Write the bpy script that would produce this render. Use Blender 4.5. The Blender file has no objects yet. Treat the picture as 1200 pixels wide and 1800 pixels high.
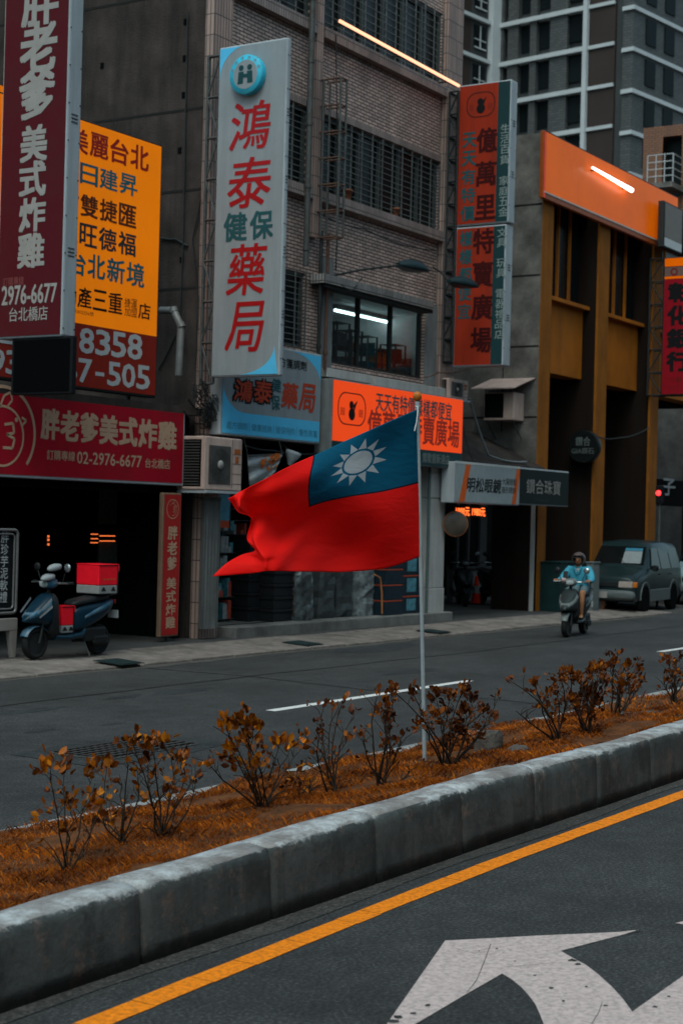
import bpy, bmesh, math, random
from mathutils import Vector, Matrix
rad = math.radians
random.seed(7)
SC = bpy.context.scene
COL = SC.collection

# ------------------------------------------------------------------ camera
# local frame of the place: X runs along the street, Y across it, Z up; metres
YAW, PITCH, ROLL, FPX, EYE = 31.92, 0.224, 1.50, 2883.0, 2.1
_cy, _sy, _cp, _sp = math.cos(rad(YAW)), math.sin(rad(YAW)), math.cos(rad(PITCH)), math.sin(rad(PITCH))
FW = Vector((_cy*_cp, _sy*_cp, _sp)); _r0 = Vector((_sy, -_cy, 0)); _u0 = _r0.cross(FW)
RT = _r0*math.cos(rad(ROLL)) + _u0*math.sin(rad(ROLL)); UP = _u0*math.cos(rad(ROLL)) - _r0*math.sin(rad(ROLL))
OC = Vector((0, 0, EYE))
cam_d = bpy.data.cameras.new('camera'); cam = bpy.data.objects.new('camera', cam_d); COL.objects.link(cam)
m3 = Matrix((RT, UP, -FW)).transposed()
cam.matrix_world = Matrix.Translation(OC) @ m3.to_4x4()
cam_d.sensor_fit = 'HORIZONTAL'; cam_d.sensor_width = 24.0; cam_d.lens = 24.0*FPX/1200.0
cam_d.clip_start = 0.1; cam_d.clip_end = 1500
cam_d.dof.use_dof = True; cam_d.dof.focus_distance = 12.0; cam_d.dof.aperture_fstop = 3.5
SC.camera = cam

# ------------------------------------------------------------------ light
SUN_EL, SUN_AZ = rad(58), rad(200)         # azimuth measured from +X towards +Y: behind the camera's left shoulder
w = bpy.data.worlds.new('World'); SC.world = w; w.use_nodes = True
nt = w.node_tree; bg = nt.nodes['Background']
sky = nt.nodes.new('ShaderNodeTexSky'); sky.sky_type = 'NISHITA'; sky.sun_disc = False
sky.sun_elevation = SUN_EL; sky.sun_rotation = math.pi/2 - SUN_AZ
sky.dust_density = 4.0; sky.air_density = 1.0; sky.ozone_density = 1.5
hs = nt.nodes.new('ShaderNodeHueSaturation'); hs.inputs['Saturation'].default_value = 0.62   # overcast: greyer sky
tn = nt.nodes.new('ShaderNodeMix'); tn.data_type = 'RGBA'; tn.blend_type = 'MULTIPLY'; tn.inputs[0].default_value = 1.0; tn.inputs[7].default_value = (.76, 1.0, 1.0, 1)   # cool teal overcast
nt.links.new(sky.outputs[0], hs.inputs['Color']); nt.links.new(hs.outputs[0], tn.inputs[6]); nt.links.new(tn.outputs[2], bg.inputs['Color'])
bg.inputs['Strength'].default_value = 0.09
sd = bpy.data.lights.new('sun', 'SUN'); sd.energy = 0.5; sd.angle = rad(25); sd.color = (0.97, 1.0, 0.98)
sun = bpy.data.objects.new('sun', sd); COL.objects.link(sun)
dirv = Vector((math.cos(SUN_EL)*math.cos(SUN_AZ), math.cos(SUN_EL)*math.sin(SUN_AZ), math.sin(SUN_EL)))
sun.rotation_euler = dirv.to_track_quat('Z', 'Y').to_euler()
sun.location = (0, 0, 40)
SC.view_settings.view_transform = 'Standard'; SC.view_settings.look = 'None'
SC.view_settings.exposure = 0.88; SC.view_settings.gamma = 1.0
SC.cycles.max_bounces = 6; SC.cycles.transparent_max_bounces = 12
SC.cycles.use_denoising = True

# ------------------------------------------------------------------ surveying: a measured image ray meets a plane of the place
def _ray(px, py): return FW*FPX + RT*(px-600) - UP*(py-900)
def onX(px, py, v): d = _ray(px, py); return OC + d*(v/d.x)
def onY(px, py, v): d = _ray(px, py); return OC + d*(v/d.y)
def onZ(px, py, v=0.0): d = _ray(px, py); return OC + d*((v-EYE)/d.z)

# ------------------------------------------------------------------ materials
MATS = {}
def mat(name, col, rough=0.65, var=0.12, scale=6.0, bump=0.0, bscale=60.0, metal=0.0, emit=0.0, ecol=None,
        grime=0.0, gscale=1.2, gcol=(0.02, 0.018, 0.016), streak=False, spec=0.2, trans=0.0):
    if name in MATS: return MATS[name]
    m = bpy.data.materials.new(name); m.use_nodes = True; t = m.node_tree; N = t.nodes; L = t.links
    b = N['Principled BSDF']; b.inputs['Roughness'].default_value = rough; b.inputs['Metallic'].default_value = metal
    b.inputs['Specular IOR Level'].default_value = spec
    tc = N.new('ShaderNodeTexCoord')
    n1 = N.new('ShaderNodeTexNoise'); n1.inputs['Scale'].default_value = scale; n1.inputs['Detail'].default_value = 7
    n1.inputs['Roughness'].default_value = 0.65
    L.new(tc.outputs['Object'], n1.inputs['Vector'])
    cr = N.new('ShaderNodeValToRGB'); e = cr.color_ramp.elements
    e[0].position = 0.3; e[1].position = 0.7
    e[0].color = (*[max(0, c*(1-var)) for c in col], 1); e[1].color = (*[min(1, c*(1+var)) for c in col], 1)
    L.new(n1.outputs['Fac'], cr.inputs['Fac']); out = cr.outputs['Color']
    if grime > 0:
        mp = N.new('ShaderNodeMapping'); L.new(tc.outputs['Object'], mp.inputs['Vector'])
        if streak: mp.inputs['Scale'].default_value = (3.0, 3.0, 0.35)
        n2 = N.new('ShaderNodeTexNoise'); n2.inputs['Scale'].default_value = gscale; n2.inputs['Detail'].default_value = 8
        n2.inputs['Roughness'].default_value = 0.7
        L.new(mp.outputs[0], n2.inputs['Vector'])
        r2 = N.new('ShaderNodeValToRGB'); r2.color_ramp.elements[0].position = 0.42; r2.color_ramp.elements[1].position = 0.68
        r2.color_ramp.elements[0].color = (0, 0, 0, 1); r2.color_ramp.elements[1].color = (grime, grime, grime, 1)
        L.new(n2.outputs['Fac'], r2.inputs['Fac'])
        mx = N.new('ShaderNodeMix'); mx.data_type = 'RGBA'
        L.new(r2.outputs['Color'], mx.inputs[0]); L.new(out, mx.inputs[6]); mx.inputs[7].default_value = (*gcol, 1)
        out = mx.outputs[2]
    L.new(out, b.inputs['Base Color'])
    if bump > 0:
        n3 = N.new('ShaderNodeTexNoise'); n3.inputs['Scale'].default_value = bscale; n3.inputs['Detail'].default_value = 5
        L.new(tc.outputs['Object'], n3.inputs['Vector'])
        bp = N.new('ShaderNodeBump'); bp.inputs['Strength'].default_value = bump; bp.inputs['Distance'].default_value = 0.02
        L.new(n3.outputs['Fac'], bp.inputs['Height']); L.new(bp.outputs[0], b.inputs['Normal'])
    if emit > 0:
        if ecol is None: L.new(out, b.inputs['Emission Color'])
        else: b.inputs['Emission Color'].default_value = (*ecol, 1)
        b.inputs['Emission Strength'].default_value = emit
    MATS[name] = m; return m

def tile_mat(name, c1, c2, mortar, bw, rh, ms=0.008, axis='xz', off=0.5, rough=0.6, bump=0.4, grime=0.5, gcol=(.03, .026, .024)):
    """small wall tiles: brick pattern laid over a wall plane, with streaked dirt"""
    m = bpy.data.materials.new(name); m.use_nodes = True; t = m.node_tree; N = t.nodes; L = t.links
    b = N['Principled BSDF']; b.inputs['Roughness'].default_value = rough
    tc = N.new('ShaderNodeTexCoord'); sp = N.new('ShaderNodeSeparateXYZ'); cb = N.new('ShaderNodeCombineXYZ')
    L.new(tc.outputs['Object'], sp.inputs[0])
    if axis == 'xz': L.new(sp.outputs[0], cb.inputs[0]); L.new(sp.outputs[2], cb.inputs[1])
    elif axis == 'yz': L.new(sp.outputs[1], cb.inputs[0]); L.new(sp.outputs[2], cb.inputs[1])
    elif axis == 'zx':
        ad = N.new('ShaderNodeMath'); L.new(sp.outputs[0], ad.inputs[0]); L.new(sp.outputs[1], ad.inputs[1])
        L.new(sp.outputs[2], cb.inputs[0]); L.new(ad.outputs[0], cb.inputs[1])
    elif axis == 'sum':
        ad = N.new('ShaderNodeMath'); L.new(sp.outputs[0], ad.inputs[0]); L.new(sp.outputs[1], ad.inputs[1])
        L.new(ad.outputs[0], cb.inputs[0]); L.new(sp.outputs[2], cb.inputs[1])
    br = N.new('ShaderNodeTexBrick'); br.offset = off; br.inputs['Scale'].default_value = 1.0
    br.inputs['Brick Width'].default_value = bw; br.inputs['Row Height'].default_value = rh
    br.inputs['Mortar Size'].default_value = ms; br.inputs['Mortar Smooth'].default_value = 0.2; br.inputs['Bias'].default_value = 0.0
    br.inputs['Color1'].default_value = (*c1, 1); br.inputs['Color2'].default_value = (*c2, 1); br.inputs['Mortar'].default_value = (*mortar, 1)
    L.new(cb.outputs[0], br.inputs['Vector'])
    mp = N.new('ShaderNodeMapping'); mp.inputs['Scale'].default_value = (2.2, 2.2, 0.5); L.new(tc.outputs['Object'], mp.inputs['Vector'])
    n2 = N.new('ShaderNodeTexNoise'); n2.inputs['Scale'].default_value = 0.8; n2.inputs['Detail'].default_value = 8; n2.inputs['Roughness'].default_value = .72
    L.new(mp.outputs[0], n2.inputs['Vector'])
    r2 = N.new('ShaderNodeValToRGB'); r2.color_ramp.elements[0].position = .4; r2.color_ramp.elements[1].position = .72
    r2.color_ramp.elements[0].color = (0, 0, 0, 1); r2.color_ramp.elements[1].color = (grime, grime, grime, 1)
    L.new(n2.outputs['Fac'], r2.inputs['Fac'])
    mx = N.new('ShaderNodeMix'); mx.data_type = 'RGBA'; L.new(r2.outputs['Color'], mx.inputs[0]); L.new(br.outputs['Color'], mx.inputs[6])
    mx.inputs[7].default_value = (*gcol, 1); L.new(mx.outputs[2], b.inputs['Base Color'])
    bp = N.new('ShaderNodeBump'); bp.inputs['Strength'].default_value = bump; bp.inputs['Distance'].default_value = 0.01; bp.invert = True
    L.new(br.outputs['Fac'], bp.inputs['Height']); L.new(bp.outputs[0], b.inputs['Normal'])
    MATS[name] = m; return m

def glass_mat(name, tint=(.8, .9, .9), fac=0.12, rough=0.05):
    m = bpy.data.materials.new(name); m.use_nodes = True; t = m.node_tree; N = t.nodes; L = t.links
    for n in list(N):
        if n.type == 'BSDF_PRINCIPLED': N.remove(n)
    tr = N.new('ShaderNodeBsdfTransparent'); tr.inputs[0].default_value = (*tint, 1)
    gl = N.new('ShaderNodeBsdfGlossy'); gl.inputs['Roughness'].default_value = rough
    mx = N.new('ShaderNodeMixShader')
    mx.inputs[0].default_value = fac; L.new(tr.outputs[0], mx.inputs[1]); L.new(gl.outputs[0], mx.inputs[2])
    L.new(mx.outputs[0], N['Material Output'].inputs[0]); MATS[name] = m; return m

# ------------------------------------------------------------------ geometry
ORG = {}
def empty(name, loc=(0, 0, 0), rz=0.0):
    o = bpy.data.objects.new(name, None); COL.objects.link(o); o.location = loc; o.rotation_euler.z = rz
    o.empty_display_size = 0.2; ORG[o.name] = Vector(loc); return o
def tag(o, label=None, cat=None, group=None, kind=None):
    if label: o['label'] = label
    if cat: o['category'] = cat
    if group: o['group'] = group
    if kind: o['kind'] = kind
    return o
def thing(name, label, cat, loc=(0, 0, 0), rz=0.0, group=None):
    return tag(empty(name, loc, rz), label, cat, group)

class MB:
    """collects faces, then builds them as one mesh object"""
    def __init__(s): s.v = []; s.f = []; s.mi = []; s.sm = []
    def add(s, vs, fs, m=0, smooth=False):
        o = len(s.v); s.v += [Vector(p) for p in vs]
        for f in fs: s.f.append([i+o for i in f]); s.mi.append(m); s.sm.append(smooth)
        return s
    def quad(s, a, b, c, d, m=0): return s.add([a, b, c, d], [(0, 1, 2, 3)], m)
    def poly(s, pts, m=0): return s.add(pts, [tuple(range(len(pts)))], m)
    def box(s, x0, x1, y0, y1, z0, z1, m=0):
        x0, x1 = min(x0, x1), max(x0, x1); y0, y1 = min(y0, y1), max(y0, y1); z0, z1 = min(z0, z1), max(z0, z1)
        v = [(x0, y0, z0), (x1, y0, z0), (x1, y1, z0), (x0, y1, z0), (x0, y0, z1), (x1, y0, z1), (x1, y1, z1), (x0, y1, z1)]
        return s.add(v, [(0, 3, 2, 1), (4, 5, 6, 7), (0, 1, 5, 4), (1, 2, 6, 5), (2, 3, 7, 6), (3, 0, 4, 7)], m)
    def obox(s, c, ux, uy, uz, m=0):
        c = Vector(c); ux = Vector(ux)/2; uy = Vector(uy)/2; uz = Vector(uz)/2
        v = [c+ux*a+uy*b+uz*d for d in (-1, 1) for a, b in ((-1, -1), (1, -1), (1, 1), (-1, 1))]
        return s.add(v, [(0, 3, 2, 1), (4, 5, 6, 7), (0, 1, 5, 4), (1, 2, 6, 5), (2, 3, 7, 6), (3, 0, 4, 7)], m)
    def tube(s, pts, r, n=8, m=0, cap=True, smooth=True):
        pts = [Vector(p) for p in pts]; rs = r if isinstance(r, (list, tuple)) else [r]*len(pts)
        vs = []; fs = []; prev = None
        for i, p in enumerate(pts):
            t = (pts[min(i+1, len(pts)-1)] - pts[max(i-1, 0)])
            t = t.normalized() if t.length > 1e-9 else Vector((0, 0, 1))
            if prev is None:
                a = Vector((0, 0, 1)) if abs(t.z) < .9 else Vector((1, 0, 0)); a = (a - t*a.dot(t)).normalized()
            else:
                a = prev - t*prev.dot(t); a = a.normalized() if a.length > 1e-6 else t.orthogonal().normalized()
            prev = a; b = t.cross(a)
            for k in range(n):
                q = 2*math.pi*k/n; vs.append(p + (a*math.cos(q)+b*math.sin(q))*rs[i])
        for i in range(len(pts)-1):
            for k in range(n): fs.append((i*n+k, i*n+(k+1) % n, (i+1)*n+(k+1) % n, (i+1)*n+k))
        s.add(vs, fs, m, smooth)
        if cap:
            s.add(vs[:n], [tuple(range(n-1, -1, -1))], m); s.add(vs[-n:], [tuple(range(n))], m)
        return s
    def loft(s, rings, m=0, smooth=True, cap=True, closed=True):
        n = len(rings[0]); vs = [p for r in rings for p in r]; fs = []
        for i in range(len(rings)-1):
            for k in range(n if closed else n-1): fs.append((i*n+k, i*n+(k+1) % n, (i+1)*n+(k+1) % n, (i+1)*n+k))
        s.add(vs, fs, m, smooth)
        if cap: s.add(rings[0], [tuple(range(n-1, -1, -1))], m, smooth); s.add(rings[-1], [tuple(range(n))], m, smooth)
        return s
    def lathe(s, prof, c=(0, 0, 0), axis=(0, 0, 1), n=20, m=0, smooth=True):
        ax = Vector(axis).normalized(); a = ax.orthogonal().normalized(); b = ax.cross(a); c = Vector(c)
        rings = [[c + ax*h + (a*math.cos(2*math.pi*k/n)+b*math.sin(2*math.pi*k/n))*max(r, 1e-4) for k in range(n)] for r, h in prof]
        return s.loft(rings, m, smooth, True)
    def prism(s, pts2, y0, y1, m=0, plane='xz'):
        n = len(pts2)
        g = (lambda p, y: (p[0], y, p[1])) if plane == 'xz' else ((lambda p, y: (y, p[0], p[1])) if plane == 'yz' else (lambda p, y: (p[0], p[1], y)))
        vs = [g(p, y0) for p in pts2] + [g(p, y1) for p in pts2]
        fs = [tuple(range(n)), tuple(range(2*n-1, n-1, -1))] + [(i, i+n, (i+1) % n+n, (i+1) % n) for i in range(n)]
        return s.add(vs, fs, m)
    def build(s, name, mats, parent=None, loc=None, bevel=0.0, fixn=True, tri=False, sub=0, seg=2):
        me = bpy.data.meshes.new(name)
        og = Vector((0, 0, 0))
        if parent is not None: og = ORG.get(parent.name, Vector((0, 0, 0)))
        elif loc == 'base':
            og = Vector(((min(p.x for p in s.v)+max(p.x for p in s.v))/2, (min(p.y for p in s.v)+max(p.y for p in s.v))/2, min(p.z for p in s.v)))
        elif loc is not None: og = Vector(loc)
        me.from_pydata([p-og for p in s.v], [], s.f)
        for mt in (mats if isinstance(mats, (list, tuple)) else [mats]): me.materials.append(mt)
        me.polygons.foreach_set('material_index', s.mi); me.polygons.foreach_set('use_smooth', s.sm)
        if fixn or tri or sub or bevel:
            b = bmesh.new(); b.from_mesh(me)
            if sub or bevel: bmesh.ops.remove_doubles(b, verts=b.verts, dist=1e-5)
            if tri: bmesh.ops.triangulate(b, faces=b.faces)
            if fixn: bmesh.ops.recalc_face_normals(b, faces=b.faces)
            b.to_mesh(me); b.free()
        me.update()
        o = bpy.data.objects.new(name, me); COL.objects.link(o)
        if parent is not None: o.parent = parent; ORG[o.name] = og
        else: o.location = og; ORG[o.name] = og
        if bevel:
            md = o.modifiers.new('bevel', 'BEVEL'); md.width = bevel; md.segments = seg; md.limit_method = 'ANGLE'; md.angle_limit = rad(40)
        if sub:
            md = o.modifiers.new('subsurf', 'SUBSURF'); md.levels = sub; md.render_levels = sub
        return o

def copy_tree(o, parent=None):
    c = o.copy(); COL.objects.link(c)
    if parent is not None: c.parent = parent
    for ch in list(o.children): copy_tree(ch, c)
    return c

# ------------------------------------------------------------------ lettering (the built-in font), returned as flat triangles in a unit box
_TX = {}
def glyphs(s, bold=0.02, shear=0.0):
    k = (s, bold, shear)
    if k in _TX: return _TX[k]
    c = bpy.data.curves.new('lettering', 'FONT'); c.body = s; c.offset = bold; c.shear = shear; c.resolution_u = 2
    o = bpy.data.objects.new('lettering', c); COL.objects.link(o)
    dg = bpy.context.evaluated_depsgraph_get(); dg.update()
    me = bpy.data.meshes.new_from_object(o.evaluated_get(dg))
    vs = [(v.co.x, v.co.y) for v in me.vertices]; fs = [tuple(p.vertices) for p in me.polygons]
    bpy.data.objects.remove(o); bpy.data.curves.remove(c); bpy.data.meshes.remove(me)
    x0 = min(v[0] for v in vs); x1 = max(v[0] for v in vs); y0 = min(v[1] for v in vs); y1 = max(v[1] for v in vs)
    vs = [((x-x0)/(x1-x0), 1-(y-y0)/(y1-y0)) for x, y in vs]
    _TX[k] = (vs, fs); return _TX[k]

class Panel:
    """a flat sign face: origin at its top left, u to the right, v down, both 0..1"""
    def __init__(s, o, u, v, n): s.o = Vector(o); s.u = Vector(u); s.v = Vector(v); s.n = Vector(n).normalized()
    def P(s, u, v, k=0): return s.o + s.u*u + s.v*v + s.n*(0.004*k)
    def uv(s, px, py):
        d = _ray(px, py); t = (s.o-OC).dot(s.n)/d.dot(s.n); p = OC+d*t-s.o
        return p.dot(s.u)/s.u.length_squared, p.dot(s.v)/s.v.length_squared
    def rect(s, mb, u0, v0, u1, v1, m=0, k=0): mb.quad(s.P(u0, v0, k), s.P(u0, v1, k), s.P(u1, v1, k), s.P(u1, v0, k), m)
    def ell(s, mb, c, r, m=0, k=0, inner=0.0, n=36, a0=0, a1=360, ry=None):
        """disc or ring; centre in uv, radius in metres"""
        U = s.u.length; V = s.v.length; ry = ry or r
        pt = lambda q, f: s.P(c[0]+r*f*math.cos(q)/U, c[1]-ry*f*math.sin(q)/V, k)
        for i in range(n):
            q0 = rad(a0+(a1-a0)*i/n); q1 = rad(a0+(a1-a0)*(i+1)/n)
            if inner > 0: mb.quad(pt(q0, inner), pt(q0, 1), pt(q1, 1), pt(q1, inner), m)
            else: mb.poly([s.P(*c, k), pt(q0, 1), pt(q1, 1)], m)
    def poly(s, mb, uvs, m=0, k=0): mb.poly([s.P(u, v, k) for u, v in uvs], m)
    def text(s, mb, t, box, m=0, k=1, bold=0.02, shear=0.0, px=True):
        """lettering stretched to its measured box; px: the box was read off the photo as two corners.
        Heavier strokes: the same outline laid a hair apart"""
        if px: u0, v0 = s.uv(box[0], box[1]); u1, v1 = s.uv(box[2], box[3])
        else: u0, v0, u1, v1 = box
        vs, fs = glyphs(t, 0.0, shear)
        b = bold*.85; bu = b*(v1-v0)*s.v.length/s.u.length; bv = b*(v1-v0)
        u0 += bu; u1 -= bu; v0 += bv*.8; v1 -= bv*.8
        sh = [(0, 0)] if b <= 0.006 else ([(-1, -.8), (1, -.8), (-1, .8), (1, .8)] if b < .03 else [(-1, -.8), (1, -.8), (-1, .8), (1, .8), (0, 0), (-1, 0), (1, 0)])
        for i, (du, dv) in enumerate(sh):
            mb.add([s.P(u0+(u1-u0)*a+du*bu, v0+(v1-v0)*c+dv*bv, k+i*.06) for a, c in vs], fs, m)
    def column(s, mb, t, box, m=0, k=1, bold=0.02, gap=0.12, px=True):
        if px: u0, v0 = s.uv(box[0], box[1]); u1, v1 = s.uv(box[2], box[3])
        else: u0, v0, u1, v1 = box
        h = (v1-v0)/len(t)
        for i, ch in enumerate(t):
            if ch != ' ': s.text(mb, ch, (u0, v0+h*(i+gap/2), u1, v0+h*(i+1-gap/2)), m, k, bold, px=False)

def street_panel(tl, br, Y):
    a = onY(*tl, Y); b = onY(*br, Y)
    return Panel(a, (b.x-a.x, 0, 0), (0, 0, b.z-a.z), (0, -1, 0))
def cross_panel(tl, br, X):
    a = onX(*tl, X); b = onX(*br, X)
    return Panel(a, (0, b.y-a.y, 0), (0, 0, b.z-a.z), (-1, 0, 0))
def cabinet(p, depth, root, m, name='cabinet', bevel=0.015, grow=0.012):
    """the box behind a sign face"""
    q = p.u.normalized()*grow; r = p.v.normalized()*grow
    c = p.o + p.u/2 + p.v/2 - p.n*(depth/2+0.004)
    mb = MB(); mb.obox(c, p.u+q*2, p.v+r*2, p.n*depth)
    return mb.build(name, m, root, bevel=bevel)
# ================================================================== ground, road, kerbs, median
def asphalt(name, c, rough=0.8):
    m = bpy.data.materials.new(name); m.use_nodes = True; t = m.node_tree; N = t.nodes; L = t.links; b = N['Principled BSDF']
    b.inputs['Roughness'].default_value = rough; b.inputs['Specular IOR Level'].default_value = .35
    tc = N.new('ShaderNodeTexCoord')
    def noise(s, d, r=.6):
        n = N.new('ShaderNodeTexNoise'); n.inputs['Scale'].default_value = s; n.inputs['Detail'].default_value = d; n.inputs['Roughness'].default_value = r
        L.new(tc.outputs['Object'], n.inputs['Vector']); return n
    a = noise(0.45, 7, .72); f = noise(48, 6, .8); g = noise(5, 8, .75)
    def ramp(n, p0, c0, p1, c1):
        r = N.new('ShaderNodeValToRGB'); r.color_ramp.elements[0].position = p0; r.color_ramp.elements[1].position = p1
        r.color_ramp.elements[0].color = (*c0, 1); r.color_ramp.elements[1].color = (*c1, 1); L.new(n.outputs['Fac'], r.inputs['Fac']); return r
    def mul(x, y):
        mx = N.new('ShaderNodeMix'); mx.data_type = 'RGBA'; mx.blend_type = 'MULTIPLY'; mx.inputs[0].default_value = 1
        L.new(x, mx.inputs[6]); L.new(y, mx.inputs[7]); return mx.outputs[2]
    r1 = ramp(a, .35, [k*.70 for k in c], .68, [k*1.28 for k in c])
    r2 = ramp(f, .36, (.38, .39, .4), .66, (2.7, 2.6, 2.5)); r2.color_ramp.elements.new(.5).color = (.9, .9, .9, 1)
    r3 = ramp(g, .38, (.76, .76, .76), .62, (1.14, 1.14, 1.14))
    L.new(mul(mul(r1.outputs[0], r2.outputs[0]), r3.outputs[0]), b.inputs['Base Color']); b.inputs['Specular IOR Level'].default_value = .22
    bp = N.new('ShaderNodeBump'); bp.inputs['Strength'].default_value = .5; bp.inputs['Distance'].default_value = .012
    L.new(f.outputs['Fac'], bp.inputs['Height']); L.new(bp.outputs[0], b.inputs['Normal'])
    MATS[name] = m; return m
M_ASPH = asphalt('asphalt', (.041, .041, .041))
M_PATCH = asphalt('asphalt_patch', (.030, .033, .034))
M_CONC = mat('concrete', (.17, .16, .15), .85, .2, 3, .3, 40, grime=.6, gscale=1.0)
M_KERBST = mat('kerb_stone', (.20, .165, .147), .85, .3, 5, .4, 50, grime=.55, gscale=1.6)
M_PAVE = mat('pavement_slab', (.062, .058, .055), .85, .22, 4, .3, 50, grime=.5, gscale=.8)
M_GROUND = mat('ground_dirt', (.06, .058, .052), .9)

g = MB(); g.quad((-150, -150, -.008), (900, -150, -.008), (900, 700, -.008), (-150, 700, -.008)); tag(g.build('ground', M_GROUND), kind='structure')
g = MB(); g.quad((-40, -14, 0), (260, -14, 0), (260, 4.79, 0), (-40, 4.79, 0)); tag(g.build('road', M_ASPH), kind='structure')
g = MB(); g.quad((-40, 6.97, 0), (260, 6.97, 0), (260, 14.2, 0), (-40, 14.2, 0)); tag(g.build('road', M_ASPH), kind='structure')

# sloping kerb stones along the far side, one strip of stones
g = MB(); x = 4.0; rng = random.Random(3)
while x < 37.2:
    w_ = 1.05 + rng.uniform(-.06, .06); dz = rng.uniform(-.006, .006)
    v = [(x, 14.16, -.05), (x+w_-.045, 14.16, -.05), (x+w_-.045, 15.33, -.05), (x, 15.33, -.05),
         (x, 14.16, .035+dz), (x+w_-.045, 14.16, .035+dz), (x+w_-.045, 15.33, .10+dz), (x, 15.33, .10+dz)]
    g.add(v, [(0, 3, 2, 1), (4, 5, 6, 7), (0, 1, 5, 4), (1, 2, 6, 5), (2, 3, 7, 6), (3, 0, 4, 7)]); x += w_
tag(g.build('kerb', M_KERBST, bevel=.012), kind='structure')
g = MB(); g.box(2, 37.3, 15.33, 27, -.2, .095); tag(g.build('pavement', M_PAVE), kind='structure')
g = MB(); g.quad((37.3, 14.2, .004), (140, 14.2, .004), (140, 27, .004), (37.3, 27, .004)); tag(g.build('side_street', asphalt('asphalt_side', (.055, .053, .05))), kind='structure')
# gutter strip of worn pale dust just in front of the kerb
g = MB(); n = 60
for i in range(n):
    xa = 6+31*i/n; xb = 6+31*(i+1)/n
    wa = .10+.10*abs(math.sin(i*1.7))+.05*math.sin(i*.6); wb = .10+.10*abs(math.sin((i+1)*1.7))+.05*math.sin((i+1)*.6)
    g.quad((xa, 14.15-wa, .004), (xb, 14.15-wb, .004), (xb, 14.155, .004), (xa, 14.155, .004))
tag(g.build('gutter', mat('gutter_dust', (.075, .068, .06), .9, .3, 8)), kind='structure')

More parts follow.
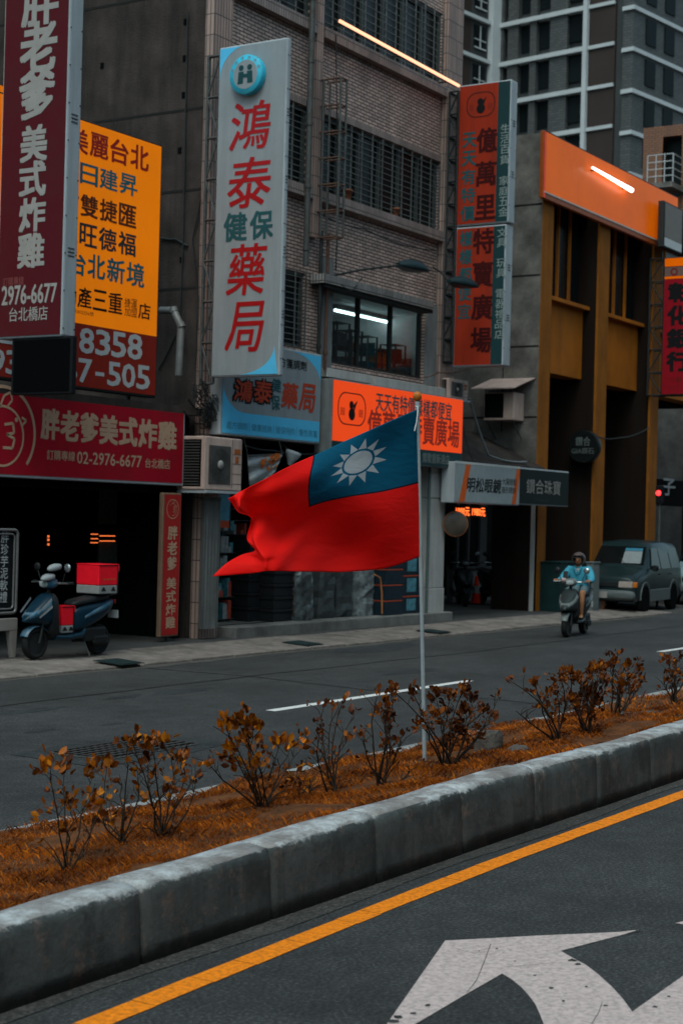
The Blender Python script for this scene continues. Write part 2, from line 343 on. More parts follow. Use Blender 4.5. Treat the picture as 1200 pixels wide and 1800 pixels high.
# --- near median kerb: tall worn concrete, white paint flaking off its rounded top
def kerb_mat():
    m = bpy.data.materials.new('worn_painted_kerb'); m.use_nodes = True; t = m.node_tree; N = t.nodes; L = t.links; b = N['Principled BSDF']
    b.inputs['Roughness'].default_value = .8
    tc = N.new('ShaderNodeTexCoord'); sp = N.new('ShaderNodeSeparateXYZ'); L.new(tc.outputs['Object'], sp.inputs[0])
    def noise(s, d, r=.65, sc=None):
        n = N.new('ShaderNodeTexNoise'); n.inputs['Scale'].default_value = s; n.inputs['Detail'].default_value = d; n.inputs['Roughness'].default_value = r
        if sc:
            mp = N.new('ShaderNodeMapping'); mp.inputs['Scale'].default_value = sc; L.new(tc.outputs['Object'], mp.inputs[0]); L.new(mp.outputs[0], n.inputs['Vector'])
        else: L.new(tc.outputs['Object'], n.inputs['Vector'])
        return n
    def ramp(src, p0, c0, p1, c1):
        r = N.new('ShaderNodeValToRGB'); r.color_ramp.elements[0].position = p0; r.color_ramp.elements[1].position = p1
        r.color_ramp.elements[0].color = (*c0, 1); r.color_ramp.elements[1].color = (*c1, 1); L.new(src, r.inputs['Fac']); return r.outputs[0]
    def mix(f, a, c):
        mx = N.new('ShaderNodeMix'); mx.data_type = 'RGBA'; L.new(f, mx.inputs[0])
        for s_, v in ((6, a), (7, c)):
            if isinstance(v, tuple): mx.inputs[s_].default_value = (*v, 1)
            else: L.new(v, mx.inputs[s_])
        return mx.outputs[2]
    def math_(op, a, c, clamp=False):
        n = N.new('ShaderNodeMath'); n.operation = op; n.use_clamp = clamp
        for i, v in ((0, a), (1, c)):
            if isinstance(v, (int, float)): n.inputs[i].default_value = v
            else: L.new(v, n.inputs[i])
        return n.outputs[0]
    top_z = math_('DIVIDE', sp.outputs[2], math_('SUBTRACT', 1.0, math_('MULTIPLY', math_('MULTIPLY', math_('SUBTRACT', 9.2, sp.outputs[0]), 1/4.4, True), .15)))
    conc = ramp(noise(2.2, 9, .75).outputs['Fac'], .34, (.022, .029, .029), .68, (.080, .085, .083))
    drip = ramp(noise(3.0, 8, .72, (2.6, 1, .35)).outputs['Fac'], .50, (0, 0, 0), .66, (.75, .75, .75)); conc = mix(drip, conc, (.022, .024, .023))
    chip = ramp(noise(11, 8, .8).outputs['Fac'], .60, (0, 0, 0), .66, (.9, .9, .9)); conc = mix(chip, conc, (.115, .10, .09))
    stain = ramp(noise(1.7, 9, .75, (1, 1, .8)).outputs['Fac'], .5, (0, 0, 0), .60, (.95, .95, .95))
    base = mix(stain, conc, (.022, .023, .022))
    rust = ramp(noise(5.5, 8, .75).outputs['Fac'], .55, (0, 0, 0), .66, (.8, .8, .8))
    # scuffed tyre-black along the foot
    tide = math_('ADD', math_('MULTIPLY', math_('SUBTRACT', .05, sp.outputs[2]), 8.0), math_('MULTIPLY', math_('SUBTRACT', noise(2.4, 9, .75, (.7, 1, 1.5)).outputs['Fac'], .5), 4.5))
    foot = ramp(tide, .1, (0, 0, 0), .35, (.8, .8, .8))      # ragged splashes of tyre black
    base = mix(foot, base, (.03, .033, .033))
    n1 = noise(3.2, 9, .78, (1, 1.6, 1.6)).outputs['Fac']; n2 = noise(22, 5, .7).outputs['Fac']
    h = math_('ADD', math_('MULTIPLY', math_('SUBTRACT', top_z, .378), 14.0), math_('MULTIPLY', math_('SUBTRACT', n1, .5), 2.4))
    h = math_('ADD', h, math_('MULTIPLY', math_('SUBTRACT', n2, .5), .8))
    keep = ramp(noise(1.25, 8, .7, (1, 2, 2)).outputs['Fac'], .44, (.05, .05, .05), .53, (1, 1, 1))
    pf = math_('MULTIPLY', ramp(h, .12, (0, 0, 0), .38, (1, 1, 1)), keep)
    white = ramp(noise(6, 9, .78).outputs['Fac'], .36, (.17, .14, .128), .60, (.47, .48, .49))
    base = mix(rust, base, (.13, .088, .07))
    base = mix(math_('GREATER_THAN', top_z, .40), base, ramp(noise(7, 9, .75).outputs['Fac'], .35, (.13, .105, .095), .65, (.27, .245, .235)))
    L.new(mix(pf, base, white), b.inputs['Base Color'])
    bp = N.new('ShaderNodeBump'); bp.inputs['Strength'].default_value = .6; bp.inputs['Distance'].default_value = .015
    L.new(math_('ADD', noise(14, 8, .7).outputs['Fac'], math_('MULTIPLY', pf, .25)), bp.inputs['Height']); L.new(bp.outputs[0], b.inputs['Normal'])
    return m
M_KERB = kerb_mat()
rng = random.Random(11)
prof = [(4.765, 0), (4.768, .10), (4.773, .22), (4.780, .345), (4.788, .382), (4.806, .405), (4.832, .416), (4.90, .421), (4.985, .418), (5.0, .40), (5.005, .18)]
g = MB(); xj = 6.0-1.07*9
while xj < 75:
    L_ = 1.07 if xj < 30 else 4; off = rng.uniform(-.006, .006); offz = rng.uniform(-.006, .006); rings = []
    xs = [xj+.006, xj+.016] + [xj+L_*k/8 for k in range(1, 8)] + [xj+L_-.016, xj+L_-.006]
    ph = rng.uniform(0, 6)
    hs_ = lambda v: 1-.15*min(1, max(0, (9.2-v)/4.4))      # the kerb sinks a little towards the near end
    for i, xx in enumerate(xs):
        e = .012 if i in (0, len(xs)-1) else 0
        rings.append([(xx, y+off+(e if y < 4.9 else -e)+.004*math.sin(xx*3.1+k+ph)*(z > .3), z*hs_(xx)+(offz-e*(z > .3))*(z > .05)+(.005*math.sin(xx*4.7+ph+k*.8) if z > .3 else 0)) for k, (y, z) in enumerate(prof)])
    g.loft(rings, 0, True, True, closed=True); xj += L_
o = g.build('kerb', M_KERB); tag(o, kind='structure')
# low far kerb of the median
g = MB(); x = 2.0
while x < 75:
    g.box(x, x+.985, 6.84, 6.97, -.05, .165+rng.uniform(-.008, .008)); x += 1.0
tag(g.build('kerb', mat('pale_kerb', (.30, .29, .28), .85, .25, 5, .4, grime=.6), bevel=.02), kind='structure')
# --- soil of the planting bed
def soil_z(x, y):
    t = (y-5.0)/1.85
    z = .36 - .055*min(1, max(0, (9.2-x)/4.4))*(1-t) - .19*t + .02*math.sin(x*1.9+y*2) + .016*math.sin(x*4.3-y*5) + .01*math.sin(x*9+y*7)
    hx = x-12.9; hy = y-5.35                                   # a hollow next to the broken block
    return z - .07*math.exp(-(hx*hx/.25+hy*hy/.08))
g = MB(); NX = 520; NY = 16
vs = [(-3+70*i/NX, 4.99+1.87*j/NY, soil_z(-3+70*i/NX, 4.99+1.87*j/NY)) for i in range(NX+1) for j in range(NY+1)]
fs = [(i*(NY+1)+j, (i+1)*(NY+1)+j, (i+1)*(NY+1)+j+1, i*(NY+1)+j+1) for i in range(NX) for j in range(NY)]
g.add(vs, fs, 0, True)
tag(g.build('soil', mat('brown_soil', (.125, .042, .012), .95, .5, 9, .9, 45, grime=.5, gscale=5, gcol=(.028, .014, .008))), kind='structure')
# --- dry orange grass and moss over the soil
def leafy(name, cols, rough=.7, trans=.25):
    m = bpy.data.materials.new(name); m.use_nodes = True; t = m.node_tree; N = t.nodes; L = t.links; b = N['Principled BSDF']
    b.inputs['Roughness'].default_value = rough; b.inputs['Specular IOR Level'].default_value = .2
    ge = N.new('ShaderNodeNewGeometry'); r = N.new('ShaderNodeValToRGB'); L.new(ge.outputs['Random Per Island'], r.inputs['Fac'])
    e = r.color_ramp.elements
    while len(e) < len(cols): e.new(.5)
    for i, c in enumerate(cols): e[i].position = i/(len(cols)-1); e[i].color = (*c, 1)
    tc = N.new('ShaderNodeTexCoord'); n = N.new('ShaderNodeTexNoise'); n.inputs['Scale'].default_value = 3.2; n.inputs['Detail'].default_value = 6
    L.new(tc.outputs['Object'], n.inputs['Vector'])
    r2 = N.new('ShaderNodeValToRGB'); r2.color_ramp.elements[0].position = .36; r2.color_ramp.elements[1].position = .66
    r2.color_ramp.elements[0].color = (.20, .15, .13, 1); r2.color_ramp.elements[1].color = (1.1, 1.08, 1, 1); L.new(n.outputs['Fac'], r2.inputs['Fac'])
    mx = N.new('ShaderNodeMix'); mx.data_type = 'RGBA'; mx.blend_type = 'MULTIPLY'; mx.inputs[0].default_value = 1
    L.new(r.outputs[0], mx.inputs[6]); L.new(r2.outputs[0], mx.inputs[7]); L.new(mx.outputs[2], b.inputs['Base Color'])
    tr = N.new('ShaderNodeBsdfTranslucent'); L.new(mx.outputs[2], tr.inputs[0]); ms = N.new('ShaderNodeMixShader'); ms.inputs[0].default_value = trans
    L.new(b.outputs[0], ms.inputs[1]); L.new(tr.outputs[0], ms.inputs[2]); L.new(ms.outputs[0], N['Material Output'].inputs[0])
    MATS[name] = m; return m
M_GRASS = leafy('dry_orange_grass', [(.15, .036, .006), (.40, .095, .006), (.66, .16, .006), (.26, .062, .006), (.85, .24, .01)])
g = MB(); rng = random.Random(5)
def blades(n, xa, xb, hmin, hmax, wd):
    for _ in range(n):
        x = xa+(xb-xa)*rng.random(); y = 5.03+1.78*rng.random()
        if (x-12.9)**2/.3+(y-5.35)**2/.1 < 1: continue
        if math.sin(x*3.3+y*4)+math.sin(x*1.3-y*6+1) < -1.1: continue
        z = soil_z(x, y)-.006; h = rng.uniform(hmin, hmax)*(.55+.45*math.sin(x*2.1+y*3)**2); a = rng.uniform(0, 6.283); l = h*rng.uniform(.2, 1.5)
        dx, dy = math.cos(a), math.sin(a); w_ = wd*rng.uniform(.6, 1.3)
        g.add([(x-dy*w_, y+dx*w_, z), (x+dy*w_, y-dx*w_, z), (x+dx*l*.45+dy*w_*.7, y+dy*l*.45-dx*w_*.7, z+h*.7), (x+dx*l, y+dy*l, z+h)], [(0, 1, 2), (0, 2, 3)])
blades(46000, 3.2, 9.5, .012, .055, .0019); blades(34000, 9.5, 16, .015, .06, .0028); blades(9000, 16, 40, .02, .08, .009); blades(700, 4, 22, .04, .11, .0018)
tag(g.build('dry_grass', M_GRASS, fixn=False), 'orange brown dry grass and moss covering the planting bed soil', 'grass', kind='stuff')

# --- painted markings
M_YEL = mat('yellow_road_paint', (.98, .24, .004), .7, .10, 30, .3, 120, grime=.55, gscale=34, gcol=(.16, .06, .012))
M_WHT = mat('white_road_paint', (.56, .43, .405), .75, .10, 14, .35, 120, grime=.55, gscale=32, gcol=(.13, .115, .11))
g = MB(); rng = random.Random(2); x = -2.0
def bend(v): return -.12*min(2.2, max(0, (9.3-v)/4.1))**1.3 if v < 9.3 else 0.0      # the line drifts out near the camera
while x < 60:
    st = rng.uniform(.22, .5); e = rng.uniform(-.004, .004)
    b0, b1 = bend(x), bend(x+st); g.quad((x, 4.425+e+b0, .004), (x+st-.004, 4.425+rng.uniform(-.004, .004)+b1, .004), (x+st-.004+rng.uniform(-.006, .004), 4.56+rng.uniform(-.004, .004)+b1, .004), (x, 4.56+rng.uniform(-.003, .003)+b0, .004)); x += st
tag(g.build('yellow_edge_line', M_YEL), kind='structure')
g = MB()
for xa, xb in ((14.65, 19.3), (26.2, 31), (38, 43), (50, 55)): g.quad((xa, 9.9, .004), (xb, 9.9, .004), (xb, 10.03, .004), (xa, 10.03, .004))
tag(g.build('white_lane_line', mat('white_line_paint', (.62, .59, .57), .7, .1, 12)), kind='structure')
arrow = [(782, 1654), (950, 1645), (1085, 1639), (1122, 1635), (1096, 1643), (985, 1672), (1004, 1683), (1030, 1697), (1052, 1714), (1075, 1735), (1094, 1756), (1111, 1779), (1200, 1716),
         (1300, 1655), (1330, 1690), (1240, 1790), (1150, 1860), (1050, 1900), (975, 1870), (955, 1800), (948, 1782), (940, 1765), (928, 1749), (915, 1735), (899, 1722), (882, 1712), (812, 1752), (738, 1796), (690, 1822), (680, 1800)]
pts = [onZ(px, py, .004) for px, py in arrow]
g = MB(); g.poly(pts); tag(g.build('turn_arrow_marking', M_WHT, tri=True), kind='structure')
# dusty margin between the yellow line and the kerb foot; thin cracks across the arrow
g = MB(); n = 90
for i in range(n):
    xa = -2+62*i/n; xb = -2+62*(i+1)/n; y0 = 4.64+.03*math.sin(i*1.3); y1 = 4.64+.03*math.sin((i+1)*1.3); g.quad((xa, y0, .004), (xb, y1, .004), (xb, 4.785, .004), (xa, 4.785, .004))
tag(g.build('gutter', asphalt('margin_grit', (.052, .048, .045))), kind='structure')
# the tail of a second marking
g = MB(); g.poly([onZ(px, py, .004) for px, py in ((1186, 1623), (1215, 1617), (1260, 1622), (1230, 1630))]); tag(g.build('lane_marking', M_WHT, tri=True), kind='structure')

# chips and hairline cracks where the arrow paint has come away
g = MB(); rg = random.Random(8)
for px, py, r_ in ((752, 1767, .022), (700, 1788, .03), (725, 1782, .018), (690, 1796, .035), (873, 1668, .012), (1065, 1768, .014), (940, 1715, .012), (990, 1760, .014), (1005, 1688, .03), (1016, 1695, .02), (1030, 1735, .012), (842, 1672, .008), (968, 1737, .016), (905, 1690, .008), (1150, 1770, .02), (1175, 1752, .012), (1120, 1637, .02), (1108, 1640, .012)):
    c = onZ(px, py, .0065); g.poly([(c.x+r_*rg.uniform(.5, 1.3)*math.cos(q), c.y+r_*.7*rg.uniform(.4, 1.3)*math.sin(q), .0065) for q in [2*math.pi*i/9 for i in range(9)]])
for line in (((862, 1660), (851, 1690), (838, 1722), (820, 1746)), ((890, 1700), (930, 1697), (975, 1693)), ((1040, 1800), (1052, 1780), (1058, 1762)), ((800, 1668), (830, 1676), (868, 1672))):
    pp = [onZ(a, b_, .0065) for a, b_ in line]
    for a, b_ in zip(pp, pp[1:]):
        n_ = Vector((-(b_-a).y, (b_-a).x, 0)).normalized()*.0017; g.quad(a-n_, b_-n_*.6, b_+n_*.6, a+n_)
tag(g.build('paint_chips', M_ASPH, tri=True), kind='structure')
# long tar seam and a few small patches in the far carriageway
g = MB()
for line, w_ in (((-4, 12.4), (9, 12.2), (16, 12.35), (24, 12.15), (34, 12.3), (50, 12.2)), .02), (((17.2, 7.1), (17.5, 8.6), (17.3, 10.4), (17.6, 12.3), (17.5, 14.1)), .018), (((7, 2.2), (9.5, 2.05), (12, 2.3), (15, 2.1), (20, 2.25)), .012):
    for a, b_ in zip(line, line[1:]):
        k = 8
        for i in range(k):
            p = Vector((a[0]+(b_[0]-a[0])*i/k+.0, a[1]+(b_[1]-a[1])*i/k+.03*math.sin(i*2.1+a[0]), .0035)); q = Vector((a[0]+(b_[0]-a[0])*(i+1)/k, a[1]+(b_[1]-a[1])*(i+1)/k+.03*math.sin((i+1)*2.1+a[0] if i+1 < k else b_[0]), .0035)); n_ = Vector((-(q-p).y, (q-p).x, 0)).normalized()*w_; g.quad(p-n_, q-n_, q+n_, p+n_)
tag(g.build('tar_seam', mat('tar', (.014, .015, .015), .6)), kind='structure')
g = MB(); rg = random.Random(14)
for px, py, r_ in ((220, 1225, .22), (52, 1250, .3), (70, 1285, .14), (200, 1272, .12), (660, 1140, .9), (720, 1180, .4), (320, 1215, .35)):
    c = onZ(px, py, .003); g.poly([(c.x+r_*1.6*rg.uniform(.7, 1.2)*math.cos(q), c.y+r_*.5*rg.uniform(.6, 1.2)*math.sin(q), .003) for q in [2*math.pi*i/14 for i in range(14)]])
tag(g.build('road_patch', M_PATCH, tri=True), kind='structure')

# --- repaired road patch with its drain grating
g = MB(); g.poly([onZ(px, py, .004) for px, py in ((15, 1326), (258, 1288), (405, 1306), (330, 1325), (170, 1349))]); tag(g.build('road_patch', M_PATCH), kind='structure')
t = thing('drain_grating', 'large rusty steel mesh grating set in the dark road patch', 'drain cover', (11.35, 9.2, .008))
g = MB(); g.box(10.72, 12.02, 8.95, 9.6, .006, .012); g.build('frame', mat('grating_iron', (.075, .072, .068), .7, .3, 20, .3, metal=.4), t)
g = MB()
for i in range(14): g.box(10.76+i*.092, 10.80+i*.092, 8.98, 9.57, .013, .022)
for j in range(7): g.box(10.75, 12.0, 9.0+j*.088, 9.035+j*.088, .0225, .028)
g.build('bars', mat('grating_bar', (.05, .048, .046), .6, .3, 20, metal=.4), t)
# roadside grates in the kerb
M_GRATE = mat('dark_grate', (.022, .04, .042), .6, .3, 20, metal=.3)
grate0 = None
for px, py, lb in ((221, 1164, 'dark kerb drain grate in front of the blue scooter'), (543, 1131, 'dark kerb drain grate below the tip of the red flag'), (772, 1110, 'dark kerb drain grate by the foot of the white column'), (-60, 1200, None)):
    if lb is None: continue
    p = onZ(px, py, .075)
    if grate0 is None:
        grate0 = thing('kerb_grate', lb, 'drain cover', (p.x, p.y+.12, .062), 0, 'kerb drain grates')
        g = MB(); o_ = Vector((p.x, p.y+.12, .062))
        for k in range(9): g.obox(o_+Vector((-.20+k*.05, 0, .017)), (.03, 0, 0), (0, .42, .024), (0, 0, .008))
        g.build('bars', M_GRATE, grate0)
        g = MB(); g.obox(o_+Vector((0, 0, .008)), (.50, 0, 0), (0, .50, .028), (0, 0, .008)); g.build('plate', mat('grate_plate', (.012, .02, .02), .8), grate0)
    else:
        c = copy_tree(grate0); c.location = (p.x, p.y+.12, .062); c['label'] = lb
# ================================================================== buildings
FY = 16.0
def xY(px, py, Y=FY): return onY(px, py, Y).x
def zY(px, py, Y=FY): return onY(px, py, Y).z
def zm(*pp, Y=FY): return sum(zY(*p, Y) for p in pp)/len(pp)
M_BRICK = tile_mat('pink_wall_tile', (.70, .47, .39), (.46, .315, .27), (.035, .026, .024), .21, .062, .011, grime=.6, bump=.8)
M_PIL = tile_mat('pilaster_tile', (.44, .28, .23), (.31, .205, .17), (.045, .036, .034), .34, .075, .009, axis='zx', off=0.0, grime=.5)
M_SILL = tile_mat('sill_tile', (.38, .27, .24), (.28, .205, .18), (.05, .04, .038), .3, .075, .010, axis='zx', off=0.0, grime=.6)
M_WALLC = mat('stained_concrete_wall', (.050, .038, .034), .9, .45, 1.3, .5, 30, grime=.75, gscale=.8, streak=True, gcol=(.017, .015, .014), spec=.1)
M_WALLG = mat('grey_weathered_render', (.165, .145, .13), .9, .35, 1.4, .4, 25, grime=.75, gscale=1.0, gcol=(.03, .028, .026))
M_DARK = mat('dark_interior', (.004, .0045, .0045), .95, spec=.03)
M_DKGLASS = mat('dark_window_glass', (.006, .009, .010), .25, .2, 2, spec=.25)
M_IRON = mat('grey_iron', (.085, .09, .088), .6, .3, 20, metal=.3, grime=.5, gscale=6, gcol=(.04, .02, .012))
M_DKIRON = mat('dark_iron', (.022, .024, .024), .6, .3, 20)
M_RUST = mat('rusty_pipe', (.10, .05, .035), .75, .35, 10)
M_ALU = mat('window_aluminium', (.09, .10, .10), .45, .15, 20, metal=.4)
M_WHITEP = mat('off_white_paint', (.42, .40, .385), .6, .08, 4, grime=.5, gscale=2.0, gcol=(.2, .18, .165), streak=True)
M_GREYP = mat('grey_paint', (.20, .205, .205), .6, .12, 5, grime=.4, gscale=2, streak=True)

def wall_holes(mb, x0, x1, z0, z1, holes, y, m=0, reveal=.14):
    xs = sorted({x0, x1} | {h[0] for h in holes} | {h[1] for h in holes}); zs = sorted({z0, z1} | {h[2] for h in holes} | {h[3] for h in holes})
    xs = [v for v in xs if x0 <= v <= x1]; zs = [v for v in zs if z0 <= v <= z1]
    for i in range(len(xs)-1):
        for j in range(len(zs)-1):
            cx, cz = (xs[i]+xs[i+1])/2, (zs[j]+zs[j+1])/2
            if any(h[0] < cx < h[1] and h[2] < cz < h[3] for h in holes): continue
            mb.quad((xs[i], y, zs[j]), (xs[i+1], y, zs[j]), (xs[i+1], y, zs[j+1]), (xs[i], y, zs[j+1]), m)
    for a, b, c, d in holes:
        r = y+reveal
        mb.quad((a, y, c), (a, y, d), (a, r, d), (a, r, c), m); mb.quad((b, y, c), (b, r, c), (b, r, d), (b, y, d), m)
        mb.quad((a, y, c), (a, r, c), (b, r, c), (b, y, c), m); mb.quad((a, y, d), (b, y, d), (b, r, d), (a, r, d), m)

# ---------------- brick building with the grilled windows
BX0 = xY(356, 500); BX1 = xY(792, 500)
bb = thing('brick_building', 'pinkish brick tiled building with long black grilled windows behind the pharmacy sign', 'building', (BX0, FY, 0))
z3b = zm((507, 318), (765, 408)); z3t = zm((561, 194), (767, 287)); z4b = zm((563, 42), (767, 156)); z4t = z4b+1.5
z2b = zm((577, 637), (744, 667)); z2t = zm((580, 500), (746, 544)); zl = zY(550, 615); zlt = zY(500, 471)
xm = xY(547, 300); xa = xY(577, 560); xb = xY(745, 600); xw0 = BX0+.95; xw1 = xY(769, 350)
zo = 3.42; xo0 = xY(378, 950); xo1 = xY(752, 950); FL = .27
holes = [(xw0, xm-.18, z3b, z3t), (xm+.14, xw1, z3b, z3t), (xw0, xm-.18, z4b, z4t), (xm+.14, xw1, z4b, z4t),
         (xw0, xm-.12, zl, zlt), (xa, xb, z2b, z2t), (xo0, xo1, FL, zo)]
g = MB(); wall_holes(g, BX0, BX1, .1, 15.5, holes, FY); g.build('front_wall', M_BRICK, bb)
g = MB(); g.box(BX0, BX1, FY+.02, FY+9, 15.5, 15.7); g.quad((BX1, FY, .1), (BX1, FY+9, .1), (BX1, FY+9, 15.5), (BX1, FY, 15.5)); g.quad((BX0, FY+9, .1), (BX0, FY+9, 15.5), (BX1, FY+9, 15.5), (BX1, FY+9, .1)); g.build('roof', M_WALLC, bb)
g = MB(); g.quad((BX0, FY, .1), (BX0, FY, 15.5), (BX0, FY+9, 15.5), (BX0, FY+9, .1)); g.build('side_wall', M_WALLC, bb)
g = MB()
for zz in (zY(345, 180), zY(345, 326), zY(345, 180)+1.95, zY(345, 326)-1.6):
    g.box(BX0-.006, BX0+.02, FY+.02, FY+8.9, zz-.02, zz+.02)
g.tube([(BX0-.02, FY+2.5, 11.4), (BX0-.02, FY+1.9, 11.2), (BX0-.02, FY+.9, 12.0)], .012, 5)
g.build('wall_seam', mat('seam_black', (.015, .014, .013), .9), bb)
g = MB()
for yy, zz in ((.45, 10.1), (.45, 8.9), (.5, 8.0), (.45, 9.5), (2.2, 9.6), (.4, 6.2)): g.box(BX0-.012, BX0+.02, FY+yy, FY+yy+.07, zz, zz+.10)
g.build('wall_hole', M_DARK, bb)
for a, b_ in ((BX0-.03, BX0+.46), (xm-.13, xm+.10), (BX1-.62, BX1+.03)):
    g = MB(); lo = .1 if a < BX0 else (z2t+.75 if a < BX1-2 else 3.4)
    g.box(a, b_, FY-.13, FY+.05, lo, 15.4); g.build('pilaster', M_PIL, bb)
# tile sills under and over the window bands
for zz in (z3b, z4b):
    for a, b_ in ((BX0+.47, xm-.135), (xm+.105, BX1-.625)):
        g = MB(); g.box(a, b_, FY-.16, FY+.02, zz-.2, zz-.004); g.build('sill', M_SILL, bb)
g = MB(); g.box(BX0+.47, BX1-.625, FY-.05, FY+.02, z3t+.004, z3t+.13); g.build('lintel', M_SILL, bb)

def grille_window(x0, x1, z0, z1, panels, step=.105, vstep=None, horiz=True):
    wd = MB().quad((x0+.01, FY+.11, z0+.01), (x1-.01, FY+.11, z0+.01), (x1-.01, FY+.11, z1-.01), (x0+.01, FY+.11, z1-.01)).build('window', M_DKGLASS, bb)
    f = MB(); f.box(x0, x1, FY+.03, FY+.1, z0+.005, z0+.05); f.box(x0, x1, FY+.03, FY+.1, z1-.05, z1-.005)
    for i in range(panels+1):
        x = x0+.03+(x1-x0-.06)*i/panels; f.box(x-.025, x+.025, FY+.032, FY+.098, z0+.05, z1-.05)
    f.build('frame', M_ALU, wd)
    b = MB(); n = int((z1-z0)/step)
    if horiz:
        for k in range(1, n): b.box(x0-.02, x1+.02, FY-.05, FY-.041, z0+k*(z1-z0)/n-.005, z0+k*(z1-z0)/n+.005)
    nv = panels*2
    for i in range(nv+1):
        x = x0+(x1-x0)*i/nv; b.box(x-.011, x+.011, FY-.04, FY-.02, z0-.02, z1+.02)
    b.build('grille', mat('grille_paint', (.15, .155, .15), .6, .25, 12, grime=.6, gscale=3, gcol=(.05, .03, .02)), wd)
    return wd
grille_window(xw0, xm-.18, z3b, z3t, 2); wd = grille_window(xm+.14, xw1, z3b, z3t, 6)
grille_window(xw0, xm-.18, z4b, z4t, 2, .13); grille_window(xm+.14, xw1, z4b, z4t, 6, .13)
grille_window(xw0, xm-.12, zl, zlt, 3, .10)
# flower pots on the sill behind the grille
for px, py, s_, c in ((607, 344, .10, 'reddish clay flower pot standing left behind the middle window grille'), (692, 370, .085, 'small clay flower pot standing right behind the middle window grille')):
    p = onY(px, py, FY+.02); p.z = z3b+.006
    g = MB(); g.lathe([(s_*.7, 0), (s_, s_*1.7), (s_*1.15, s_*1.7), (s_*1.15, s_*2.1), (s_*.9, s_*2.1), (.01, s_*2.0)], (p.x, FY-.004, p.z), n=12)
    tag(g.build('flower_pot', mat('terracotta', (.20, .075, .04), .8), loc='base'), c, 'flower pot', 'clay pots on the window sill')
# first floor shop window with its lit room
wd = MB(); wd.quad((xa+.01, FY+.10, z2b+.01), (xb-.01, FY+.10, z2b+.01), (xb-.01, FY+.10, z2t-.01), (xa+.01, FY+.10, z2t-.01))
wd = wd.build('shop_window', glass_mat('shop_glass', (.72, .75, .75), .2), bb)
g = MB()
for px in (579, 635, 692, 743):
    x = xY(px, 590); x = min(max(x, xa+.05), xb-.05); g.box(x-.035, x+.035, FY+.06, FY+.14, z2b+.05, z2t-.05)
g.box(xa, xb, FY+.06, FY+.14, z2b+.003, z2b+.05); g.box(xa, xb, FY+.06, FY+.14, z2t-.05, z2t-.003); g.build('frame', M_DKIRON, wd)
rm = MB(); rz1 = zY(588, 545, FY+1.3)+.12; rz0 = z2b-.4
rm.quad((xa-.4, FY+4.2, rz0), (xb+.8, FY+4.2, rz0), (xb+.8, FY+4.2, rz1), (xa-.4, FY+4.2, rz1)); rm.quad((xa-.4, FY+.16, rz1), (xb+.8, FY+.16, rz1), (xb+.8, FY+4.2, rz1), (xa-.4, FY+4.2, rz1))
rm.quad((xa-.4, FY+.16, rz0), (xa-.4, FY+4.2, rz0), (xa-.4, FY+4.2, rz1), (xa-.4, FY+.16, rz1)); rm.quad((xb+.8, FY+.16, rz0), (xb+.8, FY+4.2, rz0), (xb+.8, FY+4.2, rz1), (xb+.8, FY+.16, rz1))
rm.quad((xa-.4, FY+.16, rz0), (xb+.8, FY+.16, rz0), (xb+.8, FY+4.2, rz0), (xa-.4, FY+4.2, rz0))
rm.build('upper_room', mat('room_grey', (.62, .62, .61), .8), bb)
M_TUBE = mat('lit_tube', (.8, .95, 1.0), .4, 0, emit=6.0, ecol=(.62, .95, 1.0))
for a, b_, yy, lb in (((588, 545), (691, 571), 1.3, 'long white fluorescent tube nearest the shop window glass'), ((594, 562), (690, 581), 2.6, 'second white fluorescent tube deeper in the upstairs room'), ((694, 572), (719, 579), 1.3, 'short white fluorescent tube at right end of upstairs room')):
    p = onY(*a, FY+yy); q = onY(*b_, FY+yy); zz = p.z
    g = MB(); g.tube([(p.x, FY+yy, zz), (q.x, FY+yy, zz)], .022, 8); t = thing('ceiling_tube_lamp', lb, 'lamp', ((p.x+q.x)/2, FY+yy, zz), 0, 'tube lamps in the upstairs shop')
    g.build('tube', M_TUBE, t); g = MB(); g.box(p.x-.02, q.x+.02, FY+yy-.05, FY+yy+.05, zz+.03, rz1-.002); g.build('fitting', M_WHITEP, t)
rng = random.Random(21)
for i, (px, w_, h_, c, lb) in enumerate(((588, .45, .95, (.10, .09, .09), 'grey rack of stock at left of upstairs shop window'), (612, .4, .85, (.22, .09, .04), 'stack of orange and red goods beside the grey rack upstairs'), (640, .35, .8, (.03, .12, .16), 'teal display stand in the middle of the upstairs window'),
                                     (668, .45, .6, (.45, .13, .02), 'bright orange display crate under the upstairs tubes'), (690, .4, .75, (.16, .06, .03), 'rust brown stock shelf upstairs behind right window pane'), (714, .3, .5, (.03, .16, .22), 'blue box at right corner of upstairs window'))):
    p = onY(px, 620, FY+.9); t = thing('display_rack', lb, 'shelf', (p.x, FY+.9, rz0), 0, 'stock in the upstairs shop window')
    g = MB()
    for sx in (-1, 1):
        for sy in (-1, 1): g.box(p.x+sx*w_/2-.015, p.x+sx*w_/2+.015, FY+.9+sy*.18-.015, FY+.9+sy*.18+.015, rz0+.002, rz0+.4+h_)
    for k in range(4): g.box(p.x-w_/2, p.x+w_/2, FY+.72, FY+1.08, rz0+.1+(h_+.3)*k/3-.01, rz0+.1+(h_+.3)*k/3)
    g.build('frame', M_IRON, t); g = MB()
    for k in range(3):
        xx = p.x-w_/2+.02
        while xx < p.x+w_/2-.08:
            ww = rng.uniform(.07, .16); g.box(xx, min(xx+ww, p.x+w_/2-.02), FY+.75, FY+1.05, rz0+.1+(h_+.3)*k/3+.002, rz0+.1+(h_+.3)*k/3+rng.uniform(.12, .27)); xx += ww+.012
    g.build('goods', mat('goods_%d' % i, c, .6, .6, 9), t)
